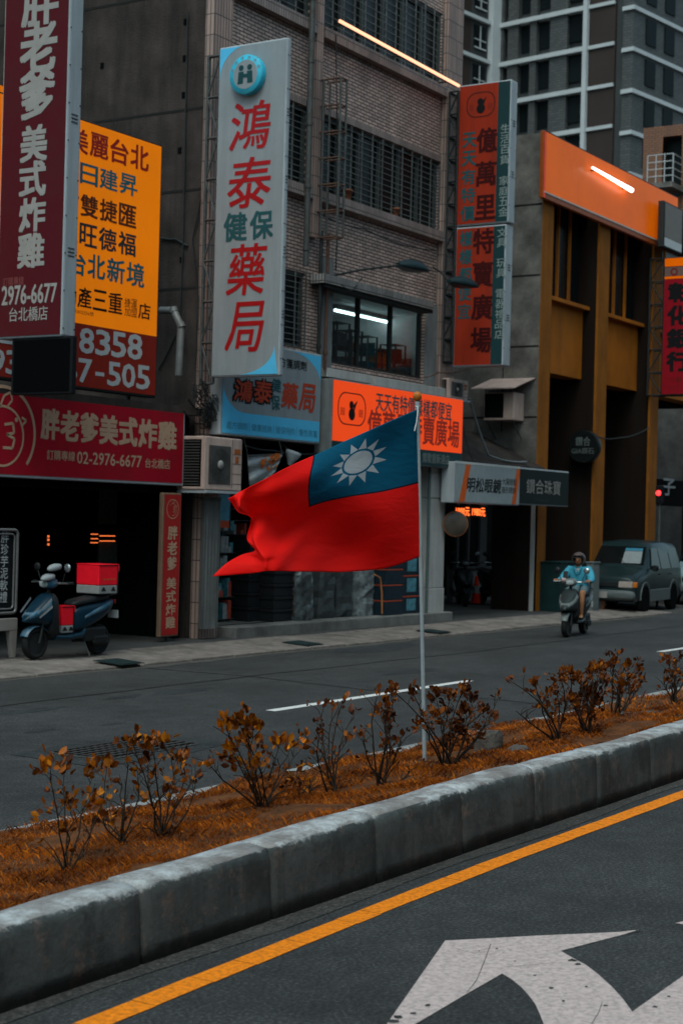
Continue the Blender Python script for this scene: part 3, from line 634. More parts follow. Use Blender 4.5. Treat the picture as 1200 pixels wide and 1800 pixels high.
# canopy strip over it, white ledge under it, pier beside it
zc = zm((573, 486), (761, 545), Y=FY-.3); g = MB(); g.box(xY(571, 480, FY-.35), xY(762, 540, FY-.35), FY-.35, FY-.05, zc-.06, zc+.10); g.build('canopy', tile_mat('canopy_tile', (.40, .37, .35), (.30, .28, .27), (.06, .05, .05), .3, .06, .012, axis='zx', off=0, grime=.75), bb)
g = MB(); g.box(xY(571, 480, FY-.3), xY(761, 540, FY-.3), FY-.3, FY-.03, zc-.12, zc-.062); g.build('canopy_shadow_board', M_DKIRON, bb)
zz = zm((577, 650), (786, 693), Y=FY-.22); g = MB()
xs_ = [xY(575, 650, FY-.22), xY(652, 665, FY-.22), xY(660, 665, FY-.22), xY(788, 690, FY-.22)]
g.box(xs_[0], xs_[1], FY-.22, FY-.003, zz-.08, zz+.08); g.box(xs_[2], xs_[3], FY-.22, FY-.003, zz-.10, zz+.07); g.build('ledge', M_WHITEP, bb, bevel=.01)
g = MB(); g.box(xb+.02, BX1-.64, FY-.06, FY-.002, z2b-.1, z2t+.1); g.build('pier', M_GREYP, bb)
g = MB(); g.box(xa-.02, xa-.35, FY-.10, FY-.002, 3.3, z2t+.45); g.build('pier', M_GREYP, bb)
# ground floor: plinth, room, fascia beam
g = MB(); g.box(BX0+.6, xo1+.35, 15.58, FY+6, .05, FL); g.build('plinth', M_CONC, bb, bevel=.015)
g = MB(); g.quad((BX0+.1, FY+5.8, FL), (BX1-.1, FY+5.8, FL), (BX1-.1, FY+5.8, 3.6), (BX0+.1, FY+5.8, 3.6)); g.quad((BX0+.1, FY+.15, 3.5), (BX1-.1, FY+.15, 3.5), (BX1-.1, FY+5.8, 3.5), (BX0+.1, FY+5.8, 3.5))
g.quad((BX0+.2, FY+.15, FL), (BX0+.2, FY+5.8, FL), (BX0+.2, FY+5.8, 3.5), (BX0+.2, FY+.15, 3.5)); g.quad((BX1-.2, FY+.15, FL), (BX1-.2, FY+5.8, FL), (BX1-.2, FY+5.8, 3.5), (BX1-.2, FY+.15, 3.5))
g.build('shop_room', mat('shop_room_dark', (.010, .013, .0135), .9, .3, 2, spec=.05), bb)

# pipes down the facade
for px0, px1, y0, y1, r_, mt, lb in ((551, 547, -60, 470, .055, M_IRON, 'grey drain pipe running down the brick front between the windows'), (565, 568, 405, 640, .035, M_DKIRON, 'dark downpipe beside the first floor shop window'), (577, 573, 410, 650, .03, M_RUST, 'thin rusty pipe left of the first floor shop window')):
    p = onY(px0, y0, FY-.2); q = onY(px1, y1, FY-.2); g = MB(); g.tube([(p.x, FY-.2, p.z), (p.x, FY-.2, q.z)], r_, 8)
    k = q.z+.3
    while k < p.z: g.lathe([(r_+.012, -.03), (r_+.012, .03)], (p.x, FY-.2, k), n=10); k += 1.1
    tag(g.build('drain_pipe', mt, loc='base'), lb, 'pipe', 'pipes on the brick front')
# open steel bracket left by an old projecting sign
xl = xY(566, 280, FY-.2); zt = zY(566, 128, FY-.4); zb = zY(566, 412, FY-.4)
t = thing('steel_bracket_frame', 'rusty ladder like steel bracket sticking out of the brick front', 'bracket', (xl, FY-.15, zb))
g = MB()
for dx, dy in ((0, -.55), (.2, -.55), (0, -.20), (.2, -.20)): g.tube([(xl+dx, FY+dy, zb), (xl+dx, FY+dy, zt)], .022, 6)
g.build('upright', M_IRON, t); g = MB()
for k in range(7):
    zz = zb+(zt-zb)*k/6
    for dx in (0, .2): g.tube([(xl+dx, FY-.14, zz), (xl+dx, FY-.55, zz)], .018, 6)
    g.tube([(xl, FY-.55, zz), (xl+.2, FY-.55, zz)], .016, 6)
g.build('rung', M_RUST, t)

# ---------------- low fried chicken shop on the left
SX0, SX1 = 11.0, BX0-.12; sz = zY(200, 712, 15.9)+.02
fs = thing('fried_chicken_shop', 'low dark open fried chicken shop under the wide red sign', 'building', (SX0, FY, .09))
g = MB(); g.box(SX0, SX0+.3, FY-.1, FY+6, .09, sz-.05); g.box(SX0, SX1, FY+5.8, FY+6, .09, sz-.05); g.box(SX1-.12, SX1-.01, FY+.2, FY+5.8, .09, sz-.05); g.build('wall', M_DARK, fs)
g = MB(); g.box(SX0-.1, SX1, FY-.15, FY+6.1, sz-.045, sz+.08); g.build('roof', M_WALLC, fs)
g = MB(); g.box(SX0+.3, SX1-.13, FY+.0, FY+.15, sz-1.3, sz-.05); g.build('beam', M_DARK, fs)
g = MB(); g.box(14.5, 19.2, FY+2.6, FY+3.2, .1, 1.15); g.box(14.5, 19.2, FY+2.5, FY+3.25, 1.152, 1.2); g.build('counter', mat('counter_dark', (.03, .032, .034), .4), fs)
g = MB(); g.box(17.6, 17.68, FY+2.4, FY+2.5, .1, 3.2); g.build('partition', mat('partition_teal', (.03, .05, .052), .5), fs)
M_GLOW = mat('orange_heat_lamp', (1, .25, .05), .5, 0, emit=.55, ecol=(1, .2, .05))
for i, (a, b_) in enumerate((((160, 939), (172, 939)), ((160, 947), (172, 947)), ((159, 954), (172, 954)), ((175, 942), (202, 943)), ((175, 951), (202, 951)))):
    p = onY(*a, FY+1.25); q = onY(*b_, FY+1.25); g = MB(); g.tube([p, (q.x, p.y, p.z)], .008, 6); g.build('heat_lamp', M_GLOW, fs)
for py in (943, 949, 957):
    p = onY(85, py, FY+2.45); g = MB(); g.box(p.x-.015, p.x+.015, p.y-.01, p.y+.01, p.z-.018, p.z+.018); g.build('heat_lamp', M_GLOW, fs)
g = MB(); g.box(13.6, 14.4, FY+3.4, FY+4.1, .1, 2.1); g.build('fridge', mat('fridge_dim', (.05, .06, .062), .35), fs)
p = onY(178, 872, FY+1.3); g = MB(); g.box(p.x-.02, p.x+.4, FY+1.3, FY+1.33, p.z-.45, p.z+.32); g.build('menu_board', mat('menu_dim', (.045, .055, .05), .5, .5, 9), fs)
p = onY(188, 985, FY+1.3); g = MB(); g.box(p.x-.2, p.x+.25, FY+1.3, FY+1.33, p.z-.28, p.z+.3); g.build('menu_board', MATS['menu_dim'], fs)

# ---------------- low optician shop between the two tall ones
OX0, OX1 = BX1+.02, xY(948, 650)-.03
oz = zY(880, 812, 15.6)+.12
os_ = thing('optician_shop', 'low dark optician shop squeezed between brick and orange buildings', 'building', (OX0, FY, .09))
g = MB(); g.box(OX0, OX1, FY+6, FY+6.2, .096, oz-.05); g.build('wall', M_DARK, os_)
g = MB(); g.add([(OX0, FY-.2, oz-.25), (OX1, FY-.2, oz-.25), (OX1, FY+1.5, oz+.55), (OX0, FY+1.5, oz+.55), (OX0, FY-.2, oz-.15), (OX1, FY-.2, oz-.15), (OX1, FY+1.5, oz+.65), (OX0, FY+1.5, oz+.65)],
             [(0, 3, 2, 1), (4, 5, 6, 7), (0, 1, 5, 4), (1, 2, 6, 5), (2, 3, 7, 6), (3, 0, 4, 7)]); g.build('roof', M_WALLC, os_)
xq0 = xY(797, 1020); xq1 = xY(872, 1020); FB = 19.0; xq0 = xY(796, 1020, FB); xq1 = xY(875, 1020, FB); zq = zY(835, 1000, FB)
g = MB(); g.box(xq0, xq1, FB, FB+.18, .096, zq); g.build('low_wall', M_GREYP, os_)
g = MB(); g.box(xq0, xq1, FB+.05, FB+.10, zq+.005, 3.3); g.build('shop_window', M_DKGLASS, os_)
g = MB()
for px in (803, 822, 874): x = xY(px, 950, FB); g.box(x-.05, x+.05, FB-.03, FB+.04, zq+.062, 3.3)
x = xY(848, 950, FB); g.box(x-.18, x+.18, FB-.02, FB+.045, zq+.062, 3.28); g.box(xq0, xq1, FB-.06, FB+.2, zq+.001, zq+.06)
g.build('window_frame', mat('frame_dim', (.10, .10, .098), .6), os_)
g = MB(); x0 = xY(938.5, 980); x1 = xY(942.5, 980); g.box(x0, x1, FY, onX(931, 980, x0).y, .096, 3.0); g.build('pillar', M_WHITEP, os_)


# ---------------- orange building with the deep arcade columns
M_ORW = mat('orange_brown_wall', (.38, .108, .006), .75, .18, 1.5, .25, 30, grime=.4, gscale=.6, streak=True, gcol=(.11, .045, .014))
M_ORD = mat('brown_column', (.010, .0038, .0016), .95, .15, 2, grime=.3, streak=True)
GX0 = xY(946, 700)
ob = thing('orange_building', 'tall orange brown building with deep arcade columns and blank orange fascia', 'building', (GX0, FY, .09))
ztop = zm((952, 229), Y=FY)
g = MB(); g.box(GX0, GX0+.25, FY+.02, FY+12, 2.95, ztop); g.build('side_wall', M_WALLG, ob)
g = MB()
for k in range(1, 6): g.box(GX0-.006, GX0+.01, FY+.03, FY+11.9, ztop-1.12*k*1.45-.018, ztop-1.12*k*1.45+.018)
g.box(GX0-.005, GX0+.01, FY+.9, FY+.925, 4.2, ztop-.2); g.build('wall_seam', MATS['seam_black'], ob)
cols = [(GX0, xY(965, 700)), (xY(1047, 700), xY(1065, 700)), (xY(1143, 700), xY(1157, 700)), (xY(1143, 700)+6.5, xY(1157, 700)+6.5)]
zs = zY(957, 352, FY); z_s = zm((965, 519), (1035, 546), Y=FY+.4); z_p = zm((966, 655), (1033, 669), Y=FY+.4)
zs2 = zs+.35
for a, b_ in cols:
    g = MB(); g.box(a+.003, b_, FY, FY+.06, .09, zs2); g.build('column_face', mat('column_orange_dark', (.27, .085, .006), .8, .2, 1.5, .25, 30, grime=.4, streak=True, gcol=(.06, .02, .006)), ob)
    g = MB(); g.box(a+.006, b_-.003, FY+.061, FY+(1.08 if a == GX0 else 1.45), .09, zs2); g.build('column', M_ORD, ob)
for i in range(3):
    a = cols[i][1]+.004; b_ = cols[i+1][0]-.004
    g = MB(); g.box(a, b_, FY+.4, FY+.9, z_p, z_s-.09); g.build('spandrel', M_ORW, ob)
    g = MB(); g.box(a, b_, FY+.22, FY+.92, z_s-.088, z_s); g.build('sill', M_ORW, ob)
    wd = MB().quad((a, FY+.55, z_s+.002), (b_, FY+.55, z_s+.002), (b_, FY+.55, zs2), (a, FY+.55, zs2)).build('window', M_DKGLASS, ob)
    g = MB()
    for k in range(1, 4): x = a+(b_-a)*k/4; g.box(x-.035, x+.035, FY+.47, FY+.53, z_s+.003, zs2)
    g.build('mullion', M_ORW, wd)
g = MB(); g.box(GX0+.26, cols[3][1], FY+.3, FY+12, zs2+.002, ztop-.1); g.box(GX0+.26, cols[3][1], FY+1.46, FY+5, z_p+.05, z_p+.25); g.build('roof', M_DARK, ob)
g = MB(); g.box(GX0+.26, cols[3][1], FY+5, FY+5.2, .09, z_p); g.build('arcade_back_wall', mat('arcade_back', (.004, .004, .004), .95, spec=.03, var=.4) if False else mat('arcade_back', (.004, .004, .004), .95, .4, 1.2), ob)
g = MB(); p = onY(988, 670, FY+4.9)
for px, py, w_, h_ in ((984, 680, 1.0, 1.6), (992, 800, 1.4, 1.2), (1085, 790, .8, 1.6)):
    p = onY(px, py, FY+4.9); g.box(p.x, p.x+w_, FY+4.93, FY+4.97, p.z-h_/2, p.z+h_/2)
g.build('arcade_window', mat('arcade_window', (.03, .045, .05), .3, .4, 2), ob)
g = MB()
for px in (1085, 1098): p = onY(px, 760, FY+4.6); g.box(p.x-.25, p.x+.25, FY+4.5, FY+4.9, .09, z_p)
g.build('rear_pillar', M_ORD, ob)

# ---------------- far buildings
M_TWR = tile_mat('grey_tower_tile', (.085, .085, .084), (.055, .056, .056), (.03, .03, .03), .6, .22, .03, axis='sum', grime=.3)
M_TWD = mat('tower_dark_panel', (.045, .047, .048), .7, .2, .3)
M_TWB = mat('tower_brown_panel', (.038, .026, .022), .6, .15, .2)
M_TWW = mat('tower_white_band', (.45, .46, .47), .6, .08, .5)
M_TWG = mat('tower_window', (.004, .007, .008), .5, .3, .2, spec=.12)
aE = rad(-8.9); E1 = Vector((math.cos(aE), math.sin(aE), 0)); E2 = Vector((-math.sin(aE), math.cos(aE), 0))
def atD(px, py, d): r = _ray(px, py); return OC + r*(d/r.dot(FW))
C1 = atD(1111, 100, 128.0); C1.z = 0
def along(e, px, py=150):
    """length from C1 along e that meets the vertical plane through image column px"""
    d = _ray(px, py); n = Vector((-d.y, d.x, 0)); q = OC-C1
    return q.dot(n)/e.dot(n)
def uA(px): return along(E2, px)
tw = thing('apartment_tower', 'tall dark grey apartment tower with white floor bands far behind', 'building', C1)
uf = uA(870)
def tbox(u0, u1, v0, v1, z0, z1, mb):       # u along E2 from the corner, v along E1
    c = C1 + E2*((u0+u1)/2) + E1*((v0+v1)/2) + Vector((0, 0, (z0+z1)/2)); mb.obox(c, E2*(u1-u0), E1*(v1-v0), (0, 0, z1-z0))
Zt = 62.0
def zA(px, py): u = uA(px); p = C1+E2*u; d = _ray(px, py); tt = (p-OC).xy.length/d.xy.length; return EYE+d.z*tt
fl0 = zA(997, 20); FH = (zA(997, 20)-zA(993, 163))/2
u1031 = uA(1031); u1036 = uA(1036); u1078 = uA(1078); u1092 = uA(1092)
g = MB(); tbox(u1031, uf, .5, 14, 0, Zt, g); g.build('recessed_wall', M_TWD, tw)
g = MB(); tbox(u1078, u1031-.05, .05, 13, 0, Zt, g); g.build('brown_panel', M_TWB, tw)
g = MB(); tbox(u1092, u1078-.02, .25, 13, 0, Zt, g); g.build('grey_panel', M_TWD, tw)
g = MB(); tbox(0, u1092-.02, 0, 26, 0, Zt, g); g.build('corner_wall', M_TWR, tw)
g = MB(); tbox(u1031-.045, u1031+.32, -.3, .6, 0, Zt, g); g.build('white_mullion', M_TWW, tw)
for a, b_ in ((872, 882), (890, 908), (929, 940), (964, 994)):
    ua, ub = sorted((uA(a), uA(b_))); g = MB(); tbox(ua, ub, 0, .6, 0, Zt, g); g.build('pilaster', M_TWR, tw)
kfl = [fl0+FH*k for k in range(-4, 4)]
for z in kfl:
    g = MB(); tbox(u1031+.33, uf-.05, -.25, .45, z-.18, z+.18, g); g.build('floor_band', M_TWW, tw)
    g = MB(); tbox(u1078+.02, u1031-.06, -.12, .04, z-.14, z+.14, g); g.build('floor_band', M_TWW, tw)
    g = MB(); tbox(-.2, u1092-.03, -.2, -.004, z-.9, z-.58, g); tbox(-.2, -.004, -.003, 26, z-.9, z-.58, g); g.build('floor_band', M_TWW, tw)
    for a, b_ in ((882, 890), (909, 928), (940, 964)):
        ua, ub = sorted((uA(a), uA(b_))); g = MB(); tbox(ua, ub, .42, .498, z+.8, z+FH-.3, g); g.build('window', M_TWG, tw)
    ua, ub = sorted((uA(994.5), uA(1030))); g = MB(); tbox(ua, ub, .3, .497, z+.85, z+FH-.25, g); g.build('window', M_TWG, tw)
    for v in (1.9, 4.8, 9.5, 13.0, 18.0):
        g = MB(); tbox(-.10, -.003, v, v+1.5, z+.1, z+FH-1.1, g); g.build('window', M_TWG, tw)
# the left wing, facing down the street
CW = C1+E2*uf
def wbox(a0, a1, b0, b1, z0, z1, mb):       # a along -E1 from the inner corner, b towards the viewer
    c = CW - E1*((a0+a1)/2) - E2*((b0+b1)/2) + Vector((0, 0, (z0+z1)/2)); mb.obox(c, E1*(a1-a0), E2*(b1-b0), (0, 0, z1-z0))
wg = thing('apartment_wing', 'pale framed wing of flats left of the dark tower', 'building', CW)
g = MB(); wbox(.02, 9.5, -8, 0, 0, Zt, g); g.build('wall', M_TWD, wg)
g = MB(); wbox(.05, 1.2, .003, .5, 0, Zt, g); g.build('frame', M_TWW, wg)
g = MB(); wbox(5.6, 6.6, .003, .5, 0, Zt, g); g.build('frame', M_TWW, wg)
for z in kfl:
    g = MB(); wbox(1.21, 5.59, .003, .35, z-.15, z+.15, g); g.build('floor_band', M_TWW, wg)
    g = MB(); wbox(1.6, 3.2, .003, .1, z+.9, z+FH-.5, g); f = g.build('window', M_TWG, wg)
    g = MB(); wbox(1.6, 3.2, .102, .16, z+.86, z+.96, g); wbox(2.37, 2.45, .102, .16, z+.97, z+FH-.5, g); wbox(1.6, 3.2, .102, .15, z+1.55, z+1.62, g); g.build('sash', M_TWW, f)
    g = MB(); wbox(3.6, 5.4, .003, .06, z+.2, z+FH-.2, g); g.build('panel', M_TWB, wg)
    g = MB(); wbox(6.8, 9.2, .003, .06, z+.6, z+FH-.4, g); g.build('window', M_TWG, wg)
# small brick house with a balcony above the orange sign
q0 = onX(1131, 225, 62.0); q1 = onX(1215, 215, 62.0)
nb = thing('orange_brick_house', 'small orange brick house with railed balcony above the orange sign', 'building', (62, q0.y, 0))
yq0, yq1 = q1.y-3, q0.y; zq1 = q0.z
g = MB(); pa = onX(1165, 240, 62); pb = onX(1197, 300, 62)
def yz_wall(mb, x, y0, y1, z0, z1, hole):
    a, b_, c, d = hole
    for r in ((y0, a, z0, z1), (b_, y1, z0, z1), (a, b_, z0, c), (a, b_, d, z1)): mb.quad((x, r[0], r[2]), (x, r[0], r[3]), (x, r[1], r[3]), (x, r[1], r[2]))
yz_wall(g, 62, yq0, yq1, 0, zq1, (pb.y, pa.y, pb.z-1.0, pa.z))
g.box(62.02, 70, yq0, yq1, zq1-.1, zq1-.002); g.quad((62, yq1, 0), (70, yq1, 0), (70, yq1, zq1), (62, yq1, zq1)); g.quad((62, yq0, 0), (70, yq0, 0), (70, yq0, zq1), (62, yq0, zq1))
g.build('wall', tile_mat('far_orange_brick', (.26, .085, .03), (.19, .065, .025), (.06, .04, .03), .25, .09, .015, axis='sum', grime=.4), nb)
g = MB(); g.box(62.5, 62.6, pb.y, pa.y, pb.z-1, pa.z); g.build('doorway', M_TWG, nb)
b0 = onX(1136, 322, 60.6); zb_ = b0.z; ya = b0.y; yb = onX(1181, 320, 60.6).y
g = MB(); g.box(60.6, 61.99, yb, ya, zb_-.2, zb_); g.build('balcony_slab', M_WALLG, nb)
g = MB()
for k in range(4):
    zz = zb_+.25+.28*k; g.tube([(60.65, ya, zz), (60.65, yb, zz)], .022, 5); g.tube([(60.65, yb, zz), (61.98, yb, zz)], .022, 5)
for k in range(4): yy = ya+(yb-ya)*k/3; g.tube([(60.65, yy, zb_), (60.65, yy, zb_+1.09)], .025, 5)
g.build('railing', mat('railing_white', (.4, .4, .4), .5), nb)
# plain houses further down the street
for x0, w_, d0, h_, c, lb in ((52, 9, 17.5, 9, (.12, .115, .11), 'grey house down the street beyond the bank sign'), (63, 14, 19, 7.4, (.16, .10, .07), 'brownish low house at far end of the street')):
    hb = thing('street_house', lb, 'building', (x0, d0, 0))
    g = MB(); g.box(x0, x0+w_, d0, d0+9, -.005, h_); g.build('wall', mat('house_%d' % x0, c, .8, .3, .8, grime=.6), hb)
    g = MB(); g.box(x0-.2, x0+w_+.2, d0-.3, d0+9.2, h_+.002, h_+.25); g.build('roof', M_WALLC, hb)
    for k in range(3):
        for j in range(2):
            a = x0+.8+k*(w_-1)/3; g = MB(); g.box(a, a+1.6, d0-.06, d0-.003, 1.2+j*3.2, 2.9+j*3.2); f = g.build('window', M_TWG, hb)
            g = MB(); g.box(a-.1, a+1.7, d0-.12, d0-.062, 1.08+j*3.2, 1.19+j*3.2); g.build('sill', M_GREYP, f)

# row of plain buildings on the near side of the street, behind the camera: it closes the street and shades the fronts
nr = thing('street_building', 'plain grey row of buildings on the near side of the street', 'building', (20, -14, 0))
g = MB(); g.box(-60, 120, -26, -14, -.005, 17); g.build('wall', mat('near_row_grey', (.12, .115, .11), .9, .2, .5), nr)
g = MB(); g.box(-60.3, 120.3, -26.3, -13.7, 17.003, 17.4); g.build('roof', M_WALLC, nr)
for k in range(24):
    for j in range(4):
        g = MB(); g.box(-58+k*7.4, -54+k*7.4, -13.98, -13.9, 1.5+j*3.9, 3.6+j*3.9); g.build('window', M_DKGLASS, nr)
# ================================================================== signs
M_SGREY = mat('sign_grey_acrylic', (.25, .275, .29), .6, .07, 2, spec=.15, grime=.16, gscale=1.5, streak=True)
M_SIDE = mat('sign_cabinet_side', (.36, .38, .40), .45, .05, 3, grime=.25, gscale=2, streak=True)
M_CYAN = mat('sign_cyan', (.09, .50, .80), .4, .06, 3, grime=.2, gscale=3)
M_DTEAL = mat('letter_dark_teal', (.012, .075, .085), .5, .1)
M_LRED = mat('letter_red', (.33, .005, .008), .5, .1)
M_LDKRED = mat('letter_dark_red', (.23, .014, .006), .5, .1)
M_LGREY = mat('letter_pale_grey', (.30, .27, .25), .5, .1)
M_CREAM = mat('letter_cream', (.48, .29, .19), .5, .1)
M_BLACK = mat('letter_black', (.006, .006, .007), .7, spec=.15)
M_MAROON = mat('sign_maroon', (.085, .006, .010), .6, .1, 1.5, spec=.1, grime=.3, gscale=1.5)
M_SRED = mat('sign_crimson', (.36, .005, .016), .6, .1, 1.2, spec=.1, grime=.25, gscale=1.5)
M_AMBER = mat('sign_amber_lit', (.70, .165, .002), .7, .08, 1.0, emit=.32, spec=.1, grime=.25, gscale=2, gcol=(.3, .08, .004))
M_BRICKRED = mat('sign_brick_red', (.30, .024, .014), .6, .12, 1.5, spec=.1, grime=.2)
M_VERMIL = mat('sign_vermilion_lit', (.80, .055, .008), .5, .06, 1.0, emit=.30, ecol=(1, .075, .006))
M_VERMD = mat('sign_vermilion_dull', (.33, .028, .010), .6, .10, 1.2, spec=.1, grime=.25, gscale=1.5, streak=True)
M_DGREEN = mat('sign_dark_green', (.010, .038, .042), .5, .1, 2)
M_WLET = mat('letter_white', (.5, .5, .5), .5, .08)
M_LBLUE = mat('letter_teal_blue', (.012, .13, .165), .5)
M_LMAR = mat('letter_maroon', (.15, .012, .010), .5)
M_LMARL = mat('letter_maroon_lit', (.25, .02, .010), .5, emit=.16)
def vents(root, x0, x1, y, zs, nm='vent'):
    for z in zs:
        for k in range(3):
            g = MB(); g.box(x0, x1, y-.006, y, z+k*.05, z+k*.05+.018); g.build(nm, M_IRON, root)
def screws(root, x0, x1, y, zs):
    g = MB()
    for z in zs:
        for x in (x0, x1): g.lathe([(.012, 0), (.010, .006), (.001, .007)], (x, y, z), (0, -1, 0), 8)
    return g.build('screws', M_DKIRON, root)

# ---- tall pharmacy sign
Xp = onY(380, 370, 15.6).x
P = cross_panel((386.5, 84), (489, 659), Xp)
yr = P.o.y+P.u.y; x1 = onY(504, 370, yr).x; dep = x1-Xp
ph = thing('vertical_sign', 'tall pale grey pharmacy sign with red brush characters and blue round emblem', 'sign', (Xp, P.o.y+P.u.y/2, P.P(0, 1).z))
cabinet(P, dep, ph, M_SIDE, bevel=.03)
g = MB(); P.rect(g, .012, .004, .988, .996, 0, 0.6); g.build('sign_face', M_SGREY, ph)
g = MB(); K = 1.2
n = 14; arc = [(P.uv(455-68*math.sin(math.pi/2*i/n)**1.0, 73+66*(1-math.cos(math.pi/2*i/n)))) for i in range(n+1)]
P.poly(g, [(.012, .004), (.012, arc[-1][1])] + [(max(u, .012), max(v, .004)) for u, v in arc[::-1]], 0, K); g.build('blue_corner', M_CYAN, ph, tri=True); g = MB()
n = 14; arc = [P.uv(412+70*math.sin(math.pi/2*i/n), 659-53*(1-math.cos(math.pi/2*i/n))) for i in range(n+1)]
P.poly(g, [(.988, .996)] + [(min(max(u, .012), .988), min(v, .996)) for u, v in arc[::-1]], 0, K)
g.build('blue_corner', M_CYAN, ph, tri=True)
g = MB()
for t_, bx, b_, sh in (('鴻', (405, 182, 475, 258), .013, .12), ('泰', (401, 280, 475, 361), .013, .12), ('藥', (399, 431, 468, 516), .013, .12), ('局', (397, 532, 463, 617), .013, .2)): P.text(g, t_, bx, 0, 2, b_, sh)
g.build('lettering', M_LRED, ph)
for t_, bx in (('健', (394, 375, 434, 422)), ('保', (440, 371, 480, 418))): g = MB(); P.text(g, t_, bx, 0, 2, .03); g.build('character', M_DTEAL, ph)
cu = P.uv(439, 133); r_ = 34/578*P.v.length
em = MB(); cc = P.P(*cu, 1.5); em.lathe([(r_*1.02, 0), (r_*1.02, .10), (r_*.99, .115), (.001, .115)], cc, (-1, 0, 0), 40); em = em.build('emblem', mat('emblem_blue', (.04, .42, .58), .4), ph)
Q = Panel(P.o+P.n*.118, P.u, P.v, P.n)
g = MB(); Q.ell(g, cu, r_*.74, 0, 1, n=40); g.build('emblem_disc', M_SGREY, em)
g = MB()
for s_ in (-1, 1):
    ru, rv = r_/Q.u.length, r_/Q.v.length; Q.ell(g, (cu[0]+s_*.26*ru, cu[1]-.34*rv), r_*.15, 0, 2)
    Q.poly(g, [(cu[0]+s_*a*ru, cu[1]+b_*rv) for a, b_ in ((.10, -.15), (.42, -.15), (.47, .46), (.14, .46))], 0, 2)
Q.rect(g, cu[0]-.18*ru, cu[1]-.02*rv, cu[0]+.18*ru, cu[1]+.16*rv, 0, 2.5); g.build('emblem_figures', mat('emblem_teal', (.006, .05, .055), .5), em)
for q_, ch in enumerate('全民健康保險特約藥局')  :
    a_ = rad(155-130*q_/9); g2 = None
g = MB()
for q_, ch in enumerate('全民健康保險'):
    a_ = rad(160-140*q_/5); u_ = cu[0]+r_*.87*math.cos(a_)/Q.u.length; v_ = cu[1]-r_*.87*math.sin(a_)/Q.v.length; h_ = r_*.085
    Q.text(g, ch, (u_-h_/Q.u.length, v_-h_/Q.v.length, u_+h_/Q.u.length, v_+h_/Q.v.length), 0, 1.5, 0, px=False)
g.build('emblem_writing', M_SGREY, em)
zt_, zb_ = P.o.z, P.P(0, 1).z
vents(ph, Xp+dep*.3, Xp+dep*.75, yr-.012, [zt_-(zt_-zb_)*f for f in (.23, .43, .64, .83)])
screws(ph, Xp+.03, Xp+dep-.03, yr-.012, [zt_-(zt_-zb_)*(.05+.1*k) for k in range(10)])
# steel lattice that carries it
def lattice(label, x0, x1, ya, yb, z0, z1, n, m=M_IRON):
    t = thing('sign_lattice', label, 'steel frame', ((x0+x1)/2, ya, z0)); g = MB()
    for x in (x0, x1):
        for y in (ya, yb): g.tube([(x, y, z0), (x, y, z1)], .026, 6)
    g.build('upright', m, t); g = MB()
    for k in range(n+1):
        z = z0+(z1-z0)*k/n
        for x in (x0, x1): g.tube([(x, ya, z), (x, yb, z)], .02, 5)
        g.tube([(x0, ya, z), (x1, ya, z)], .02, 5)
        if k < n: g.tube([(x0, ya, z), (x0, yb, z+(z1-z0)/n)] if k % 2 else [(x0, yb, z), (x0, ya, z+(z1-z0)/n)], .018, 5)
    g.build('brace', m, t); return t
lattice('grey steel lattice holding the tall pharmacy sign to the wall', Xp+.04, Xp+dep-.05, 15.86, P.o.y+.012, zb_-.1, zt_-.1, 8)

# ---- wide pharmacy sign
P = street_panel((392, 593), (561, 779), 15.65)
pw = thing('shop_sign', 'wide grey and blue pharmacy sign behind the tall pharmacy sign', 'sign', P.P(.5, 1))
cabinet(P, .22, pw, M_SIDE); g = MB(); P.rect(g, .008, .012, .992, .988, 0, .6); g.build('sign_face', M_SGREY, pw)
g = MB(); v1 = P.uv(480, 732)[1]
P.rect(g, .008, v1, .992, .988, 0, 1.2)
arc = [(.008+.22*(1-math.cos(math.pi/2*i/10)), v1-.32*(1-math.sin(math.pi/2*i/10))) for i in range(11)]
P.poly(g, [(.008, v1)] + arc, 0, 1.25)
arc = [(.992-.33*(1-math.sin(math.pi/2*i/10)), .012+.33*(1-math.cos(math.pi/2*i/10))) for i in range(11)]
P.poly(g, [(.992, .012)] + arc[::-1], 0, 1.25); g.build('blue_band', M_CYAN, pw, tri=True)
g = MB(); P.text(g, '處方箋調劑', (478, 625, 538, 652), 0, 2, .015); g.build('lettering', M_BLACK, pw)
for t_, bx in (('健', (477, 664, 493, 690)), ('保', (476, 693, 491, 722))): g = MB(); P.text(g, t_, bx, 0, 2, .03); g.build('character', M_DTEAL, pw)
M_LORED = mat('letter_orange_red', (.42, .04, .012), .5, .1)
g = MB(); P.text(g, '藥', (494, 670, 523, 720), 0, 2, .03, .1); P.text(g, '局', (525, 672, 553, 726), 0, 2, .03, .15); P.text(g, '鴻', (411, 665, 442, 707), 0, 3.2, .03, .1); P.text(g, '泰', (446, 666, 476, 710), 0, 3.2, .03, .1); g.build('lettering', M_LORED, pw)
g = MB(); rng = random.Random(4)
for t_, bx in (('鴻', (408, 661, 444, 711)), ('泰', (443, 662, 479, 714))): P.text(g, t_, bx, 0, 1.8, .11, .1)
g.build('letter_shadow_board', M_BLACK, pw)
g = MB()
for i, t_ in enumerate(('處方調劑', '健康諮詢', '健保特約', '慢性病箋')):
    a = .05+.24*i; P.text(g, t_, (a, .86, a+.20, .94), 0, 2, .0, px=False)
    if i: P.rect(g, a-.022, .85, a-.018, .95, 0, 2)
g.build('lettering', mat('letter_faded_blue', (.06, .22, .32), .6), pw)

